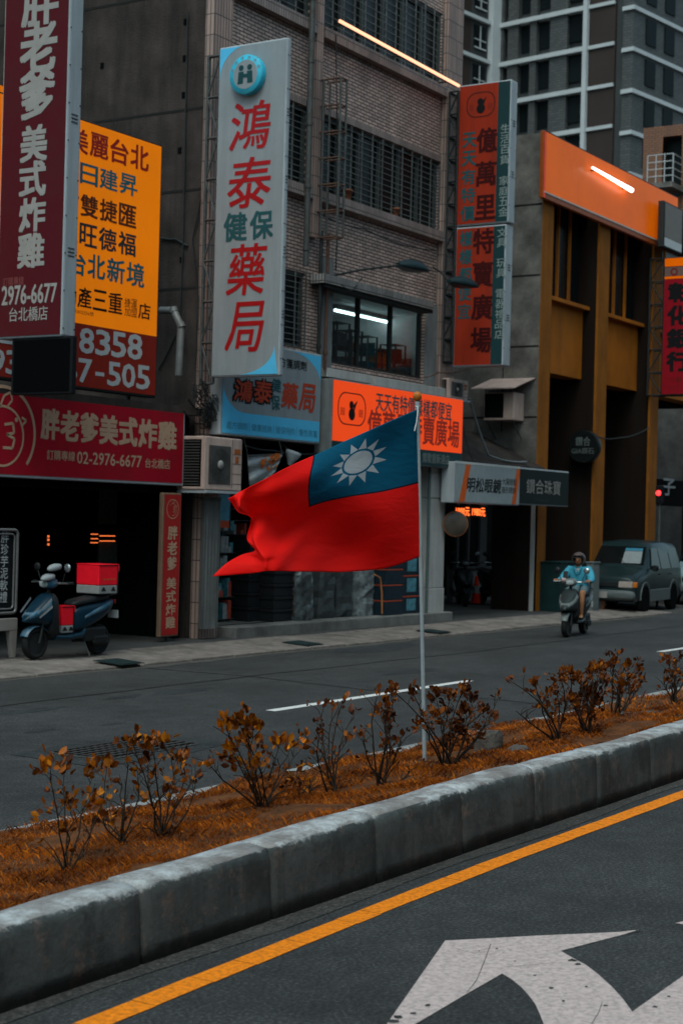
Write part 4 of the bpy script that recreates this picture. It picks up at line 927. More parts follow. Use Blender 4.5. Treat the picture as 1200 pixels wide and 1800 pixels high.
# ---- wide vermilion discount store sign
P = street_panel((585, 666), (811, 824), 15.5)
vs_ = P.uv(811, 797)[1]
dw = thing('shop_sign', 'glowing vermilion discount store sign with green strip behind the flag pole', 'sign', P.P(.5, 1))
cabinet(P, .35, dw, M_GREYP); g = MB(); P.rect(g, .004, .006, .996, vs_, 0, .6); g.build('sign_face', M_VERMIL, dw)
g = MB(); P.rect(g, .004, vs_+.002, .996, .994, 0, .6); g.build('lower_strip', M_DGREEN, dw)
g = MB(); P.text(g, '天天有特價樣樣都便宜', (660, 688, 793, 740), 0, 1.6, .02); 
g.build('lettering', M_DTEAL, dw)
g = MB(); P.text(g, '億萬里特賣廣場', (646, 718, 806, 788), 0, 1.6, .024); g.build('lettering', M_LMARL, dw)
g = MB(); P.text(g, '鶯歌重新遠店', (742, 795, 789, 817), 0, 1.6, .01); g.build('lettering', mat('letter_dim_green_grey', (.17, .2, .19), .5), dw)
def logo_badge(P, root, c, w_, h_, m):
    """stadium outline with a plain round-bodied bird shape and bars either side"""
    g = MB(); U, V = P.u.length, P.v.length; n = 12; rr = min(w_, h_)/2
    def ring(wd, hh):
        r = min(wd, hh)*.42; pts = []
        for sx, sy, a0 in ((1, 1, 0), (-1, 1, 90), (-1, -1, 180), (1, -1, 270)):
            for i in range(n+1):
                a = rad(a0+90*i/n); pts.append((c[0]+(sx*(wd/2-r)+r*math.cos(a))/U, c[1]-(sy*(hh/2-r)+r*math.sin(a))/V))
        return pts
    a = ring(w_, h_); b_ = ring(w_*.95-.012, h_*.95-.012)
    for i in range(len(a)): j = (i+1) % len(a); g.quad(P.P(*a[i], 1.6), P.P(*a[j], 1.6), P.P(*b_[j], 1.6), P.P(*b_[i], 1.6))
    g.build('logo_outline', mat('logo_dark', (.05, .012, .008), .5), root)
    g = MB(); P.ell(g, (c[0], c[1]+.16*h_/V), .19*h_, 0, 1.6); P.ell(g, (c[0]-.02*w_/U, c[1]-.12*h_/V), .13*h_, 0, 1.65)
    P.poly(g, [(c[0]+.04*w_/U, c[1]+.2*h_/V), (c[0]+.2*w_/U, c[1]-.3*h_/V), (c[0]+.06*w_/U, c[1]-.14*h_/V)], 0, 1.7); g.build('logo_figure', M_BLACK, root)
    g = MB()
    for s_ in (-1, 1):
        for k in range(3): u = c[0]+s_*(.27+.055*k)*w_/U; P.rect(g, u-.012*w_/U, c[1]-.02*h_/V, u+.012*w_/U, c[1]+.22*h_/V, 0, 1.6)
    g.build('logo_bars', m, root)
c_ = P.uv(618, 719); logo_badge(P, dw, c_, 44/226*P.u.length, .42*P.v.length, M_LMAR)

# ---- tall vermilion discount store sign, two boxes one over the other
Xd = onY(803, 400, 15.62).x
for i, (tl, br, sx, lb) in enumerate((((808, 151), (891.5, 389), 907, 'upper box of tall vermilion store sign carrying the oval logo'), ((802.5, 401), (882, 641), 898, 'lower box of the tall vermilion store sign, without the oval logo'))):
    P = cross_panel(tl, br, Xd); yr = P.o.y+P.u.y; dep = onY(sx-(1 if i == 0 else 0), (tl[1]+br[1])/2, yr).x-Xd
    t = thing('vertical_sign', lb, 'sign', (Xd, yr, P.P(0, 1).z)); cabinet(P, dep, t, M_SIDE, bevel=.025)
    g = MB(); P.rect(g, .01, .006, .76, .994, 0, .6); g.build('sign_face', M_VERMD, t)
    g = MB(); P.rect(g, .762, .006, .99, .994, 0, .6); g.build('green_edge', M_DGREEN, t)
    g = MB()
    if i == 0: P.column(g, '天天有特價', (813, 231, 834, 390), 0, 1.5, .03, .16)
    else: P.column(g, '樣樣都便宜', (808, 404, 827, 562), 0, 1.5, .03, .16)
    g.build('lettering', M_DTEAL, t); g = MB()
    if i == 0: P.column(g, '億萬里', (838, 218, 870, 392), 0, 1.5, .035, .26)
    else: P.column(g, '特賣廣場', (832, 396, 863, 626), 0, 1.5, .035, .22)
    g.build('lettering', mat('letter_deep_maroon', (.05, .006, .006), .6, spec=.1), t); g = MB()
    if i == 0: P.column(g, '生活百貨 家庭五金', (880, 217, 893, 380), 0, 1.5, .01, .12)
    else: P.column(g, '文具 玩具 電器禮品店', (874, 400, 886, 596), 0, 1.5, .01, .12)
    g.build('lettering', mat('letter_green_grey', (.22, .26, .25), .5), t)
    if i == 0: logo_badge(P, t, P.uv(845, 183), .56*P.u.length, 44/245*P.v.length, M_LMAR)
    zt_, zb_ = P.o.z, P.P(0, 1).z; vents(t, Xd+dep*.35, Xd+dep*.7, yr-.012, [zt_-(zt_-zb_)*f for f in (.32, .68)])
    screws(t, Xd+.03, Xd+dep-.03, yr-.012, [zt_-(zt_-zb_)*(.08+.2*k) for k in range(5)])
    if i == 0: zlat = zt_
lattice('dark steel lattice behind the tall vermilion sign', Xd-.02, Xd+.35, 15.86, P.o.y+.02, zb_+.1, zlat-.1, 12, M_DKIRON)

# ---- fried chicken shop: wide red sign
def chicken_emblem(P, root, c, r_, m, k=1.6, part=True):
    g = MB(); P.ell(g, c, r_, 0, k, inner=.93, n=48, a0=-40 if part else 0, a1=230 if part else 360); g.build('emblem_ring', m, root)
    U, V = P.u.length, P.v.length
    def stroke(pts, wd):
        g = MB(); pts = [P.P(c[0]+x*r_/U, c[1]-y*r_/V, k) for x, y in pts]
        for a, b_ in zip(pts, pts[1:]):
            d = (b_-a).normalized().cross(P.n)*wd*r_/2; g.quad(a-d, b_-d, b_+d, a+d)
        g.build('emblem_bird', m, root)
    stroke([(.62*math.cos(rad(a)), .62*math.sin(rad(a))-.06) for a in range(-100, 150, 12)], .05)
    stroke([(-.1, .55), (.02, .78), (.2, .86), (.26, .7), (.12, .56)], .05)
    stroke([(.05, .18), (.3, .22), (.34, .02), (.12, -.02), (.36, -.1), (.3, -.3), (.02, -.3)], .06)
    stroke([(.56, .36), (.7, .3), (.58, .2)], .05)
    g = MB(); P.ell(g, (c[0]+.4*r_/U, c[1]-.3*r_/V), .05*r_, 0, k); g.build('emblem_bird', m, root)
P = street_panel((-75, 681), (320.5, 851), 15.85)
fw = thing('shop_sign', 'wide bright red fried chicken sign over the dark shop opening', 'sign', P.P(.5, 1))
cabinet(P, .3, fw, M_SIDE, grow=.03); g = MB(); P.rect(g, .002, .01, .998, .99, 0, .6); g.build('sign_face', M_SRED, fw)
g = MB()
for i, ch in enumerate('胖老爹美式炸雞'):
    a = 72+34.3*i; P.text(g, ch, (a, 716+3.8*i, a+31.5, 774+3.0*i), 0, 1.6, .045)
P.text(g, '02-2976-6677', (135, 793, 248, 822), 0, 1.6, .02); P.text(g, '訂購專線', (82, 790, 131, 811), 0, 1.6, .01); P.text(g, '台北橋店', (255, 805, 298, 825), 0, 1.6, .01)
g.build('lettering', M_CREAM, fw)
chicken_emblem(P, fw, P.uv(4, 761), 53/395*P.u.length*1.0, M_CREAM)

# ---- fried chicken shop: tall maroon sign at the left edge
Xf = onY(12, 300, 15.75).x
P = cross_panel((14, -150), (106.5, 589), Xf)
# the box leans out of the frame at the top: side strip towards the street
yr = P.o.y+P.u.y; dep = onY(131, 400, yr).x - onY(108, 400, yr).x+ .02
fv = thing('vertical_sign', 'very tall maroon fried chicken sign over the blank black box', 'sign', (Xf, yr, P.P(0, 1).z))
cabinet(P, dep, fv, M_SIDE, bevel=.03); g = MB(); P.rect(g, .01, .003, .99, .997, 0, .6); g.build('sign_face', M_MAROON, fv)
g = MB(); g.quad(P.P(0, 0, .3), P.P(0, 1, .3), P.P(.01, 1, .3), P.P(.01, 0, .3)); g.build('face_trim', M_LGREY, fv)
g = MB()
for ch, bx in (('胖', (40, -35, 103, 38)), ('老', (37, 42, 100, 121)), ('爹', (35, 126, 96, 204)), ('美', (37, 222, 83, 281)), ('式', (35, 285, 81, 343)), ('炸', (35, 349, 80, 405)), ('雞', (32, 411, 78, 469))): P.text(g, ch, bx, 0, 1.6, .04)
P.text(g, '2976-6677', (4, 503, 100, 531), 0, 1.6, .025); P.text(g, '台北橋店', (17, 541, 84, 562), 0, 1.6, .01); g.build('lettering', M_LGREY, fv)
g = MB(); P.text(g, '訂購專線', (6, 488, 42, 501), 0, 1.6, .0); g.build('lettering', mat('letter_dim_red', (.22, .05, .05), .5), fv)
zt_, zb_ = P.o.z, P.P(0, 1).z
vents(fv, Xf+dep*.3, Xf+dep*.75, yr-.012, [zY(127, 215, yr), zY(120, 450, yr)])
screws(fv, Xf+.03, Xf+dep-.03, yr-.012, [zb_+.5*k+.1 for k in range(14)])
P = cross_panel((22, 596), (124, 690), Xf+.03)
bx_ = thing('display_box', 'black blank display box under the tall maroon sign', 'sign', (Xf, P.o.y, P.P(0, 1).z))
cabinet(P, .09, bx_, M_BLACK, 'housing', .012); g = MB(); P.rect(g, .03, .03, .97, .97, 0, .6); g.build('screen', mat('dead_screen', (.0015, .0015, .002), .9, spec=.05), bx_)
g = MB(); g.tube([(Xf+.15, P.o.y-.3, P.o.z-.02), (Xf+.15, P.o.y-.3, zb_+.05)], .03); g.tube([(Xf+.15, yr+.3, P.o.z-.02), (Xf+.15, yr+.3, zb_+.05)], .03); g.build('hanger', M_DKIRON, bx_)

# ---- small red sign standing by the shop pier
P = street_panel((289, 868), (312, 1116), 15.82)
sv = thing('vertical_sign', 'narrow red fried chicken sign standing beside the tiled pier', 'sign', P.P(.5, 1))
cabinet(P, .08, sv, mat('sign_brown_edge', (.2, .12, .08), .5), grow=.02); g = MB(); P.rect(g, .02, .004, .98, .996, 0, .6); g.build('sign_face', mat('sign_red_bright', (.38, .018, .016), .45, .1), sv)
g = MB(); P.column(g, '胖老爹', (.24, .22, .82, .545), 0, 1.6, .04, .1, px=False); P.column(g, '美式炸雞', (.24, .585, .82, .955), 0, 1.6, .03, .1, px=False); g.build('lettering', M_CREAM, sv)
chicken_emblem(P, sv, (.5, .105), .36*P.u.length, M_CREAM, part=False)
g = MB(); a = P.P(.5, 1.0); g.box(a.x-.03, a.x+.03, a.y+.02, a.y+.06, .096, a.z-.015); g.build('post', M_DKIRON, sv)

# ---- amber estate agent hoarding on the roof
P = street_panel((-40, 150), (272, 696), 16.35)
rh = thing('hoarding', 'big glowing amber estate agent hoarding above the red sign', 'sign', P.P(.5, 1))
cabinet(P, .18, rh, M_DKIRON, 'frame', grow=.03)
vr = P.uv(272, 591)[1]
g = MB(); P.rect(g, .0, .0, 1, vr, 0, .6); g.build('sign_face', M_AMBER, rh); g = MB(); P.rect(g, .0, vr+.001, 1, .998, 0, .6); g.build('phone_band', M_BRICKRED, rh)
def rows(t_, x0, x1, ya, yb, slope, m, b_=.03, cnt=None):
    """a line of characters sloping with the hoarding; ya..yb at x1"""
    n = len(t_); g = MB(); w_ = (x1-x0)/n
    for i, ch in enumerate(t_):
        a = x0+w_*i; dy = (x1-a-w_)*slope
        if ch == '-':
            h_ = yb-ya; P.text(g, ch, (a+w_*.2, ya-dy-w_*slope*.9+h_*.5, a+w_*.8, yb-dy-h_*.36), 0, 1.6, 0); continue
        P.text(g, ch, (a+w_*.05, ya-dy-w_*slope*.9, a+w_*.93, yb-dy), 0, 1.6, b_)
    g.build('lettering', m, rh)
rows('美麗台北', 121, 263, 259, 303, .285, mat('letter_red_print', (.36, .02, .01), .5)); rows('旭日建昇', 104, 243, 309, 347, .25, M_LBLUE); rows('吉雙捷匯', 106, 241, 362, 402, .235, mat('letter_brown', (.12, .025, .008), .5)); rows('家旺德福', 104, 240, 411, 452, .215, mat('letter_charcoal', (.035, .035, .04), .5))
rows('台北新境', 118, 255, 464, 507, .2, M_LBLUE); rows('不動產三重', 81, 216, 516, 553, .17, M_BLACK, .02); rows('店', 242, 265, 534, 563, .15, M_BLACK, .02)
rows('捷運', 218, 241, 526, 543, .15, M_BLACK, 0); rows('加盟', 218, 241, 543, 558, .15, M_BLACK, 0)
g = MB(); P.text(g, '證字第002256號', (112, 539, 164, 556), 0, 1.6, 0); g.build('lettering', M_BLACK, rh)
rows('2976-8358', -3, 251, 588, 634, .125, M_WLET, .035); rows('0936-367-505', -42, 264, 643, 686, .115, M_WLET, .035)
g = MB()
for x in (P.o.x+1.5, P.o.x+P.u.x-.4, P.o.x+P.u.x-2.2):
    g.tube([(x, 16.57, sz+.08), (x, 16.57, P.o.z)], .04, 6); g.tube([(x, 16.57, P.o.z-1.0), (x, 18.4, sz+.08)], .035, 6)
g.build('stay', M_DKIRON, rh)
# a piece of another hoarding seen behind the left edge
P = street_panel((-160, 95), (13, 585), 16.9)
rb = thing('hoarding', 'blue and white hoarding sliver behind the tall maroon sign', 'sign', P.P(.5, 1))
cabinet(P, .15, rb, M_DKIRON, 'frame'); v_ = P.uv(5, 352)[1]; g = MB(); P.rect(g, 0, 0, 1, v_, 0, .6); g.build('sign_face', mat('hoarding_blue', (.01, .12, .2), .5), rb)
g = MB(); P.rect(g, 0, v_+.001, 1, 1, 0, .6); P.rect(g, 0, .0, 1, .035, 0, .8); g.build('orange_band', M_AMBER, rb)
g = MB()
for i, f in enumerate((.11, .2, .34, .40)): P.poly(g, [(.86, f), (1, f+.02), (1, f+.055), (.86, f+.03)], 0, 1.2)
g.build('white_stripes', M_WLET, rb)

# ---- big orange fascia of the orange building
P = street_panel((957, 229), (1189, 446), 15.86)
of = thing('fascia_sign', 'huge blank glossy orange fascia on top of the orange building', 'sign', P.P(.5, 1))
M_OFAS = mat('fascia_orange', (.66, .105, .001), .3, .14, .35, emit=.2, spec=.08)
cabinet(P, .10, of, mat('fascia_edge', (.30, .06, .01), .4), 'cabinet', .02)
v0 = P.uv(958, 337)[1]
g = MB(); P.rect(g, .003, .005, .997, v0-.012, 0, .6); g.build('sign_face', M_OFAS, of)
g = MB(); P.rect(g, .003, v0+.012, .997, .93, 0, .6); g.build('lower_band', mat('fascia_brown', (.16, .06, .03), .3), of)
g = MB(); P.rect(g, .003, v0-.011, .997, v0+.011, 0, 2); g.build('trim', mat('fascia_trim', (.5, .42, .36), .35), of)
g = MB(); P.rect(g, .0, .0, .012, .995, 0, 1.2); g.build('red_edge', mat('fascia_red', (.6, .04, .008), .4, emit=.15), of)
g = MB(); P.rect(g, .0, -.012, 1, .004, 0, 1.4); g.build('top_rail', M_DKIRON, of)
P2 = street_panel((1167, 352), (1199, 447), 15.6)
lb_ = thing('light_box', 'small blank white lightbox at right end of the orange fascia', 'sign', P2.P(.5, 1)); cabinet(P2, .16, lb_, M_DKIRON, 'housing', .03)
g = MB(); P2.rect(g, .06, .03, .94, .78, 0, .6); g.build('sign_face', mat('lightbox_grey', (.16, .12, .10), .4), lb_); g = MB(); P2.rect(g, .06, .785, .94, .97, 0, .7); g.build('lower_face', M_WLET, lb_)
# lamp reflections in the viewer's window glass, stood in by two made-up glowing tubes
p = onY(597, 36, 15.55); q = onY(806, 150, 15.55)
t = thing('orange_reflection', 'long orange window glass reflection added as a glowing tube across the brick front', 'lamp', p)
g = MB(); g.tube([p, q], .03, 8); g.build('tube', mat('reflection_orange', (.25, .08, .04), .4, 0, emit=1.1, ecol=(1, .44, .26)), t)
g = MB()
for f in (.05, .5, .93): a = p.lerp(q, f); g.tube([(a.x, 15.6, a.z+.01), (a.x, 15.96, a.z+.01)], .015, 5)
dd = (q-p); g.obox((p+q)/2+Vector((0, .055, 0)), dd, (0, .04, 0), Vector((-dd.z, 0, dd.x)).normalized()*.05); g.build('bracket', M_DKIRON, t)  # mounts made up to carry the orange reflection streak
p = onY(1041, 294, 15.7); q = onY(1110, 334, 15.7)  # white reflection streak added as a tube; the fascia has no lamp
t = thing('white_reflection', 'bright white window glass reflection added as a glowing tube before the orange fascia', 'lamp', p)
g = MB(); g.tube([p, q], [.03, .06], 8); g.build('tube', mat('reflection_white', (1, .9, .85), .4, 0, emit=1.7, ecol=(1, .86, .76)), t)
g = MB()
for f in (.1, .9): a = p.lerp(q, f); g.tube([(a.x, 15.72, a.z), (a.x, 15.85, a.z)], .02, 5)
g.build('bracket', M_DKIRON, t)  # mounts invented for the white streak

# ---- bank sign at the right edge
Xb = onY(1166, 560, 15.6).x
P = cross_panel((1168, 453), (1216, 693), Xb)
bk = thing('vertical_sign', 'crimson bank sign with four black brush characters on a dark lattice', 'sign', (Xb, P.o.y, P.P(0, 1).z))
cabinet(P, .45, bk, M_DKIRON); vv = P.uv(1185, 490)[1]
g = MB(); P.rect(g, .01, vv, .99, .995, 0, .6); g.build('sign_face', mat('bank_crimson', (.27, .004, .012), .45, .1), bk)
g = MB(); P.rect(g, .01, .005, .99, .065, 0, .6); P.rect(g, .01, vv-.02, .99, vv-.002, 0, .9); g.build('orange_head', M_OFAS, bk); g = MB(); P.rect(g, .01, .07, .99, vv-.022, 0, .6); g.build('head_panel', mat('bank_head', (.16, .09, .075), .5), bk)
g = MB(); P.column(g, '彰化銀行', (1174, 494, 1211, 655), 0, 1.6, .06, .12); g.build('lettering', M_BLACK, bk)
g = MB(); P.ell(g, (.32, .105), .1, 0, 1.4, inner=.6); P.text(g, '三重埔', (.2, .875, .9, .91), 0, 1.4, 0, px=False); P.text(g, '分行', (.2, .93, .6, .965), 0, 1.4, 0, px=False); g.build('lettering', M_LMAR, bk)
lattice('dark steel lattice carrying the crimson bank sign', Xb+.05, Xb+.4, 16.02, P.o.y+.02, P.P(0, 1).z, P.o.z, 6, M_DKIRON)

# ---- optician and jeweller awning sign, LED price strip, round jeweller disc
P = street_panel((800, 812), (912, 888), 15.35); Pj = street_panel((913, 822), (998, 890), 15.35)
op = thing('shop_sign', 'grey optician sign with two slanting orange stripes', 'sign', P.P(.5, 1)); cabinet(P, .3, op, M_SIDE)
g = MB(); P.rect(g, .005, .03, .995, .985, 0, .6); g.build('sign_face', mat('sign_pale_blue_grey', (.27, .30, .31), .4), op)
g = MB(); P.poly(g, [(.155, .03), (.225, .03), (.145, .985), (.06, .985)], 0, 1.2); g.build('orange_stripe', mat('stripe_orange', (.62, .10, .012), .5), op); g = MB(); P.poly(g, [(.945, .03), (.995, .03), (.995, .2), (.94, .985), (.875, .985)], 0, 1.2); g.build('orange_stripe', mat('stripe_orange', (.62, .10, .012), .5), op)
g = MB(); P.text(g, '明松眼鏡', (820, 838, 880, 868), 0, 1.6, .02, .12); g.build('lettering', M_BLACK, op); g = MB(); P.text(g, '大陽眼鏡', (882, 840, 907, 854), 0, 1.6, 0); P.text(g, '隱形眼鏡', (881, 855, 906, 868), 0, 1.6, 0); g.build('lettering', M_DKIRON, op)
g = MB(); P.rect(g, -.005, -.03, 1.0, .025, 0, 1.4); g.build('top_edge', M_WLET, op)
jw = thing('shop_sign', 'black jeweller sign with thin white characters', 'sign', Pj.P(.5, 1)); cabinet(Pj, .3, jw, M_SIDE)
g = MB(); Pj.rect(g, .005, .03, .995, .985, 0, .6); g.build('sign_face', mat('sign_black_green', (.006, .012, .012), .4), jw)
g = MB(); Pj.text(g, '鑽合珠寶', (925, 841, 984, 871), 0, 1.6, .005); g.build('lettering', M_LGREY, jw); g = MB(); Pj.text(g, 'Diamond', (938, 876, 962, 882), 0, 1.6, 0); g.build('lettering', M_IRON, jw)
P = street_panel((798, 889), (856, 909), 15.6); ld = thing('led_strip', 'small black price strip with red lit digits', 'sign', P.P(.5, 1)); cabinet(P, .1, ld, M_BLACK, 'housing')
g = MB(); P.text(g, '1000元 1980元', (801, 891, 852, 908), 0, 1.2, .01); g.build('digits', mat('led_red', (1, .2, .05), .5, 0, emit=1.6, ecol=(1, .16, .03)), ld)
Xr = cols[1][0]-.36; c = onX(1024, 785, Xr); r_ = 29/2883*(c-OC).dot(FW)
rd = thing('round_sign', 'round black jeweller disc sign hung on the arcade column', 'sign', (Xr, c.y, c.z-r_))
g = MB(); g.lathe([(r_*.97, 0), (r_, .02), (r_, .2), (r_*.97, .22)], c+Vector((-.0, 0, 0)), (1, 0, 0), 40); g.build('disc', mat('disc_black', (.007, .009, .009), .4), rd)
P = Panel(c+Vector((-.002, r_, r_)), (0, -2*r_, 0), (0, 0, -2*r_), (-1, 0, 0)); g = MB(); P.text(g, '鑽合', (.26, .2, .74, .48), 0, 1, .01, px=False); P.text(g, 'GIA鑽石', (.14, .53, .86, .72), 0, 1, 0, px=False); g.build('lettering', mat('letter_dim_grey', (.11, .125, .12), .5), rd)
g = MB(); g.tube([(Xr+.2, c.y, c.z), (cols[1][0]+.003, c.y, c.z)], .04, 6); g.build('arm', M_DKIRON, rd)
# dark board with white characters behind the arcade columns
P = street_panel((985, 826), (1200, 890), 17.6)
bd = thing('shop_sign', 'dark board with white characters half hidden behind the arcade columns', 'sign', P.P(.5, 1)); cabinet(P, .2, bd, M_BLACK)
g = MB(); g = None
for t_, bx in (('利', (990, 836, 1016, 872)), ('子', (1163, 840, 1186, 872)), ('亨', (1062, 838, 1084, 872))): g = MB(); P.text(g, t_, bx, 0, 1.5, .03); g.build('character', M_WLET, bd)
# ================================================================== flag and pole
PB = onZ(747, 1325, .29); FYY = PB.y; PT = onY(733.5, 708, FYY)
t = thing('flag_pole', 'slim white flag pole with an orange ball top in the planting bed', 'flag pole', PB)
g = MB(); g.tube([PB-Vector((0, 0, .12)), PB.lerp(PT, .5)+Vector((-.004, 0, 0)), PT], [.0165, .0155, .0145], 12); g.build('pole', mat('pole_white', (.33, .36, .38), .4, .06, 5, grime=.45, gscale=5, gcol=(.16, .15, .14)), t)
g = MB(); ax = (PT-PB).normalized(); g.lathe([(.0175, -.05), (.019, 0), (.019, .006), (.012, .012)], PT, ax, 16); g.build('collar', M_SIDE, t)
g = MB(); g.lathe([(.012, .012), (.02, .018), (.030, .03), (.034, .05), (.030, .070), (.018, .084), (.002, .088)], PT, ax, 20); g.build('ball', mat('ball_orange', (.42, .13, .02), .35, .25, 30), t)
g = MB(); a = PT-ax*.03; g.tube([a+Vector((-.018, -.012, 0)), a+Vector((-.03, -.02, -.04)), a+Vector((-.045, -.02, -.12)), a+Vector((-.075, -.02, -.19))], .006, 6); g.tube([a+Vector((-.02, 0, .0)), a+Vector((0, -.021, .004)), a+Vector((.02, 0, 0)), a+Vector((0, .021, -.004)), a+Vector((-.02, 0, 0))], .005, 6)
g.build('rope', M_WLET, t)

GU = [0, .17, .33, .5, .67, .83, .92, 1.0]; GV = [0, .2, .4, .6, .78, .86, .93, 1.0]
GP = [[(734, 719), (736, 770), (738, 822), (739, 874), (740.5, 921), (741, 942), (741.5, 960), (742, 977)],
      [(672, 746), (674, 790), (676, 838), (677, 890), (679, 941), (680, 963), (680.5, 981), (681, 998)],
      [(608, 774), (606, 813), (606, 853), (607, 898), (609, 946), (610, 968), (611, 987), (612, 1005)],
      [(551, 800), (545, 836), (542, 871), (542, 912), (545, 955), (546, 974), (547, 990), (548, 1005)],
      [(492, 829), (486, 864), (485, 903), (486, 942), (490, 971), (491, 983), (493, 994), (494, 1004)],
      [(440, 857), (441, 884), (452, 914), (452, 947), (464, 975), (464, 987), (464, 996), (463, 1004)],
      [(417, 866), (424, 894), (447, 913), (446, 947), (455, 972), (445, 980), (436, 992), (430, 1008)],
      [(397, 877), (420, 900), (443, 911), (440, 947), (450, 967), (424, 975), (397, 990), (373, 1013)]]
GD = [[0]*8, [.03, .05, .0, -.05, -.02, 0, .02, .03], [.10, .02, -.06, -.03, .06, .07, .05, .02], [.05, -.06, -.03, .08, .02, -.02, -.04, -.06],
      [-.03, -.05, .07, .11, -.05, -.09, -.11, -.12], [.08, .10, .16, .05, -.05, -.05, -.05, -.04], [.18, .06, .21, .10, .02, .10, .12, .14], [.22, .30, .24, .12, .08, .22, .26, .30]]
def crom(p, t):
    n = len(p); x = t*(n-1); i = min(int(x), n-2); f = x-i
    a, b, c, d = p[max(i-1, 0)], p[i], p[i+1], p[min(i+2, n-1)]
    if i == 0: a = 2*b-c
    if i+2 > n-1: d = 2*c-b
    return .5*((2*b)+(-a+c)*f+(2*a-5*b+4*c-d)*f*f+(-a+3*b-3*c+d)*f**3)
def remap(G, x):
    for i in range(len(G)-1):
        if x <= G[i+1]+1e-9: return (i+(x-G[i])/(G[i+1]-G[i]))/(len(G)-1)
CP = [[onY(GP[i][j][0], GP[i][j][1], FYY+GD[i][j]*.8) for j in range(8)] for i in range(8)]
NU, NV = 110, 80; vs = []; uvs = []
for i in range(NU+1):
    u = i/NU; tu = remap(GU, u)
    col = [crom([CP[a][b] for a in range(8)], tu) for b in range(8)]
    for j in range(NV+1):
        v = j/NV; p = crom(col, remap(GV, v))
        rip = .010*math.sin(13*v+5*u+1)*min(u*2, 1)+.022*math.sin(6.5*(u*1.3-v*.8)+2.2)*u+.008*math.sin(24*u+9*v)*u+.006*math.sin(19*v-31*u+2)*min(1, u*1.5)*v+.016*max(0, math.sin(7.5*v+3.2*u-1.1))**3*u
        vs.append(p+Vector((0, rip, 0))); uvs.append((u, v))
fs = [(i*(NV+1)+j, i*(NV+1)+j+1, (i+1)*(NV+1)+j+1, (i+1)*(NV+1)+j) for i in range(NU) for j in range(NV)]
def flag_mat():
    m = bpy.data.materials.new('flag_cloth'); m.use_nodes = True; t = m.node_tree; N = t.nodes; L = t.links; b = N['Principled BSDF']
    uv = N.new('ShaderNodeUVMap'); sp = N.new('ShaderNodeSeparateXYZ'); L.new(uv.outputs[0], sp.inputs[0])
    def mt(op, a, c=0.0, clamp=False):
        n = N.new('ShaderNodeMath'); n.operation = op; n.use_clamp = clamp
        for i, v in ((0, a), (1, c)):
            if isinstance(v, (int, float)): n.inputs[i].default_value = v
            else: L.new(v, n.inputs[i])
        return n.outputs[0]
    U = sp.outputs[0]; V = sp.outputs[1]
    canton = mt('MULTIPLY', mt('LESS_THAN', U, .5), mt('LESS_THAN', V, .495))
    dx = mt('SUBTRACT', mt('MULTIPLY', U, 1.5), .415); dy = mt('SUBTRACT', V, .235)
    r = mt('SQRT', mt('ADD', mt('MULTIPLY', dx, dx), mt('MULTIPLY', dy, dy)))
    th = mt('ARCTAN2', dy, dx); ph = mt('SUBTRACT', mt('FLOORED_MODULO', th, math.pi/6), math.pi/12)
    rx = mt('MULTIPLY', r, mt('COSINE', ph)); ry = mt('ABSOLUTE', mt('MULTIPLY', r, mt('SINE', ph)))
    ray = mt('MULTIPLY', mt('GREATER_THAN', rx, .104), mt('LESS_THAN', ry, mt('MULTIPLY', mt('SUBTRACT', .186, rx), .0265/.082)))
    white = mt('MAXIMUM', mt('LESS_THAN', r, .089), ray)
    def mix(f, a, c):
        mx = N.new('ShaderNodeMix'); mx.data_type = 'RGBA'; L.new(f, mx.inputs[0])
        for s_, v in ((6, a), (7, c)):
            if isinstance(v, tuple): mx.inputs[s_].default_value = (*v, 1)
            else: L.new(v, mx.inputs[s_])
        return mx.outputs[2]
    hem = mt('MAXIMUM', mt('LESS_THAN', mt('ABSOLUTE', mt('SUBTRACT', U, .5)), .0035), mt('LESS_THAN', mt('ABSOLUTE', mt('SUBTRACT', V, .495)), .005))
    hem = mt('MULTIPLY', hem, mt('MULTIPLY', mt('LESS_THAN', U, .5036), mt('LESS_THAN', V, .5001)))
    c = mix(canton, (.98, .012, .008), (.004, .125, .225)); c = mix(hem, c, (.02, .012, .03)); c = mix(mt('MULTIPLY', white, canton), c, (.52, .53, .55))
    L.new(c, b.inputs['Base Color']); b.inputs['Roughness'].default_value = .7; b.inputs['Specular IOR Level'].default_value = .15
    wv = N.new('ShaderNodeTexNoise'); wv.inputs['Scale'].default_value = 9; wv.inputs['Detail'].default_value = 4; wv.inputs['Distortion'].default_value = 1.2; tc = N.new('ShaderNodeTexCoord'); mpn = N.new('ShaderNodeMapping'); mpn.inputs['Scale'].default_value = (.35, .35, 1.3); mpn.inputs['Rotation'].default_value = (0, .5, 0); L.new(tc.outputs['Object'], mpn.inputs[0]); L.new(mpn.outputs[0], wv.inputs['Vector'])
    bp = N.new('ShaderNodeBump'); bp.inputs['Strength'].default_value = .16; bp.inputs['Distance'].default_value = .05; L.new(wv.outputs['Fac'], bp.inputs['Height']); L.new(bp.outputs[0], b.inputs['Normal'])
    tr = N.new('ShaderNodeBsdfTranslucent'); L.new(c, tr.inputs[0]); ms = N.new('ShaderNodeMixShader'); ms.inputs[0].default_value = .42
    L.new(b.outputs[0], ms.inputs[1]); L.new(tr.outputs[0], ms.inputs[2]); L.new(ms.outputs[0], N['Material Output'].inputs[0]); return m
g = MB(); g.add(vs, fs, 0, True); fl = g.build('flag', flag_mat(), loc=PT, fixn=True)
ul = fl.data.uv_layers.new(name='UVMap')
for lp in fl.data.loops: ul.data[lp.index].uv = uvs[lp.vertex_index]
md = fl.modifiers.new('cloth_thickness', 'SOLIDIFY'); md.thickness = .003
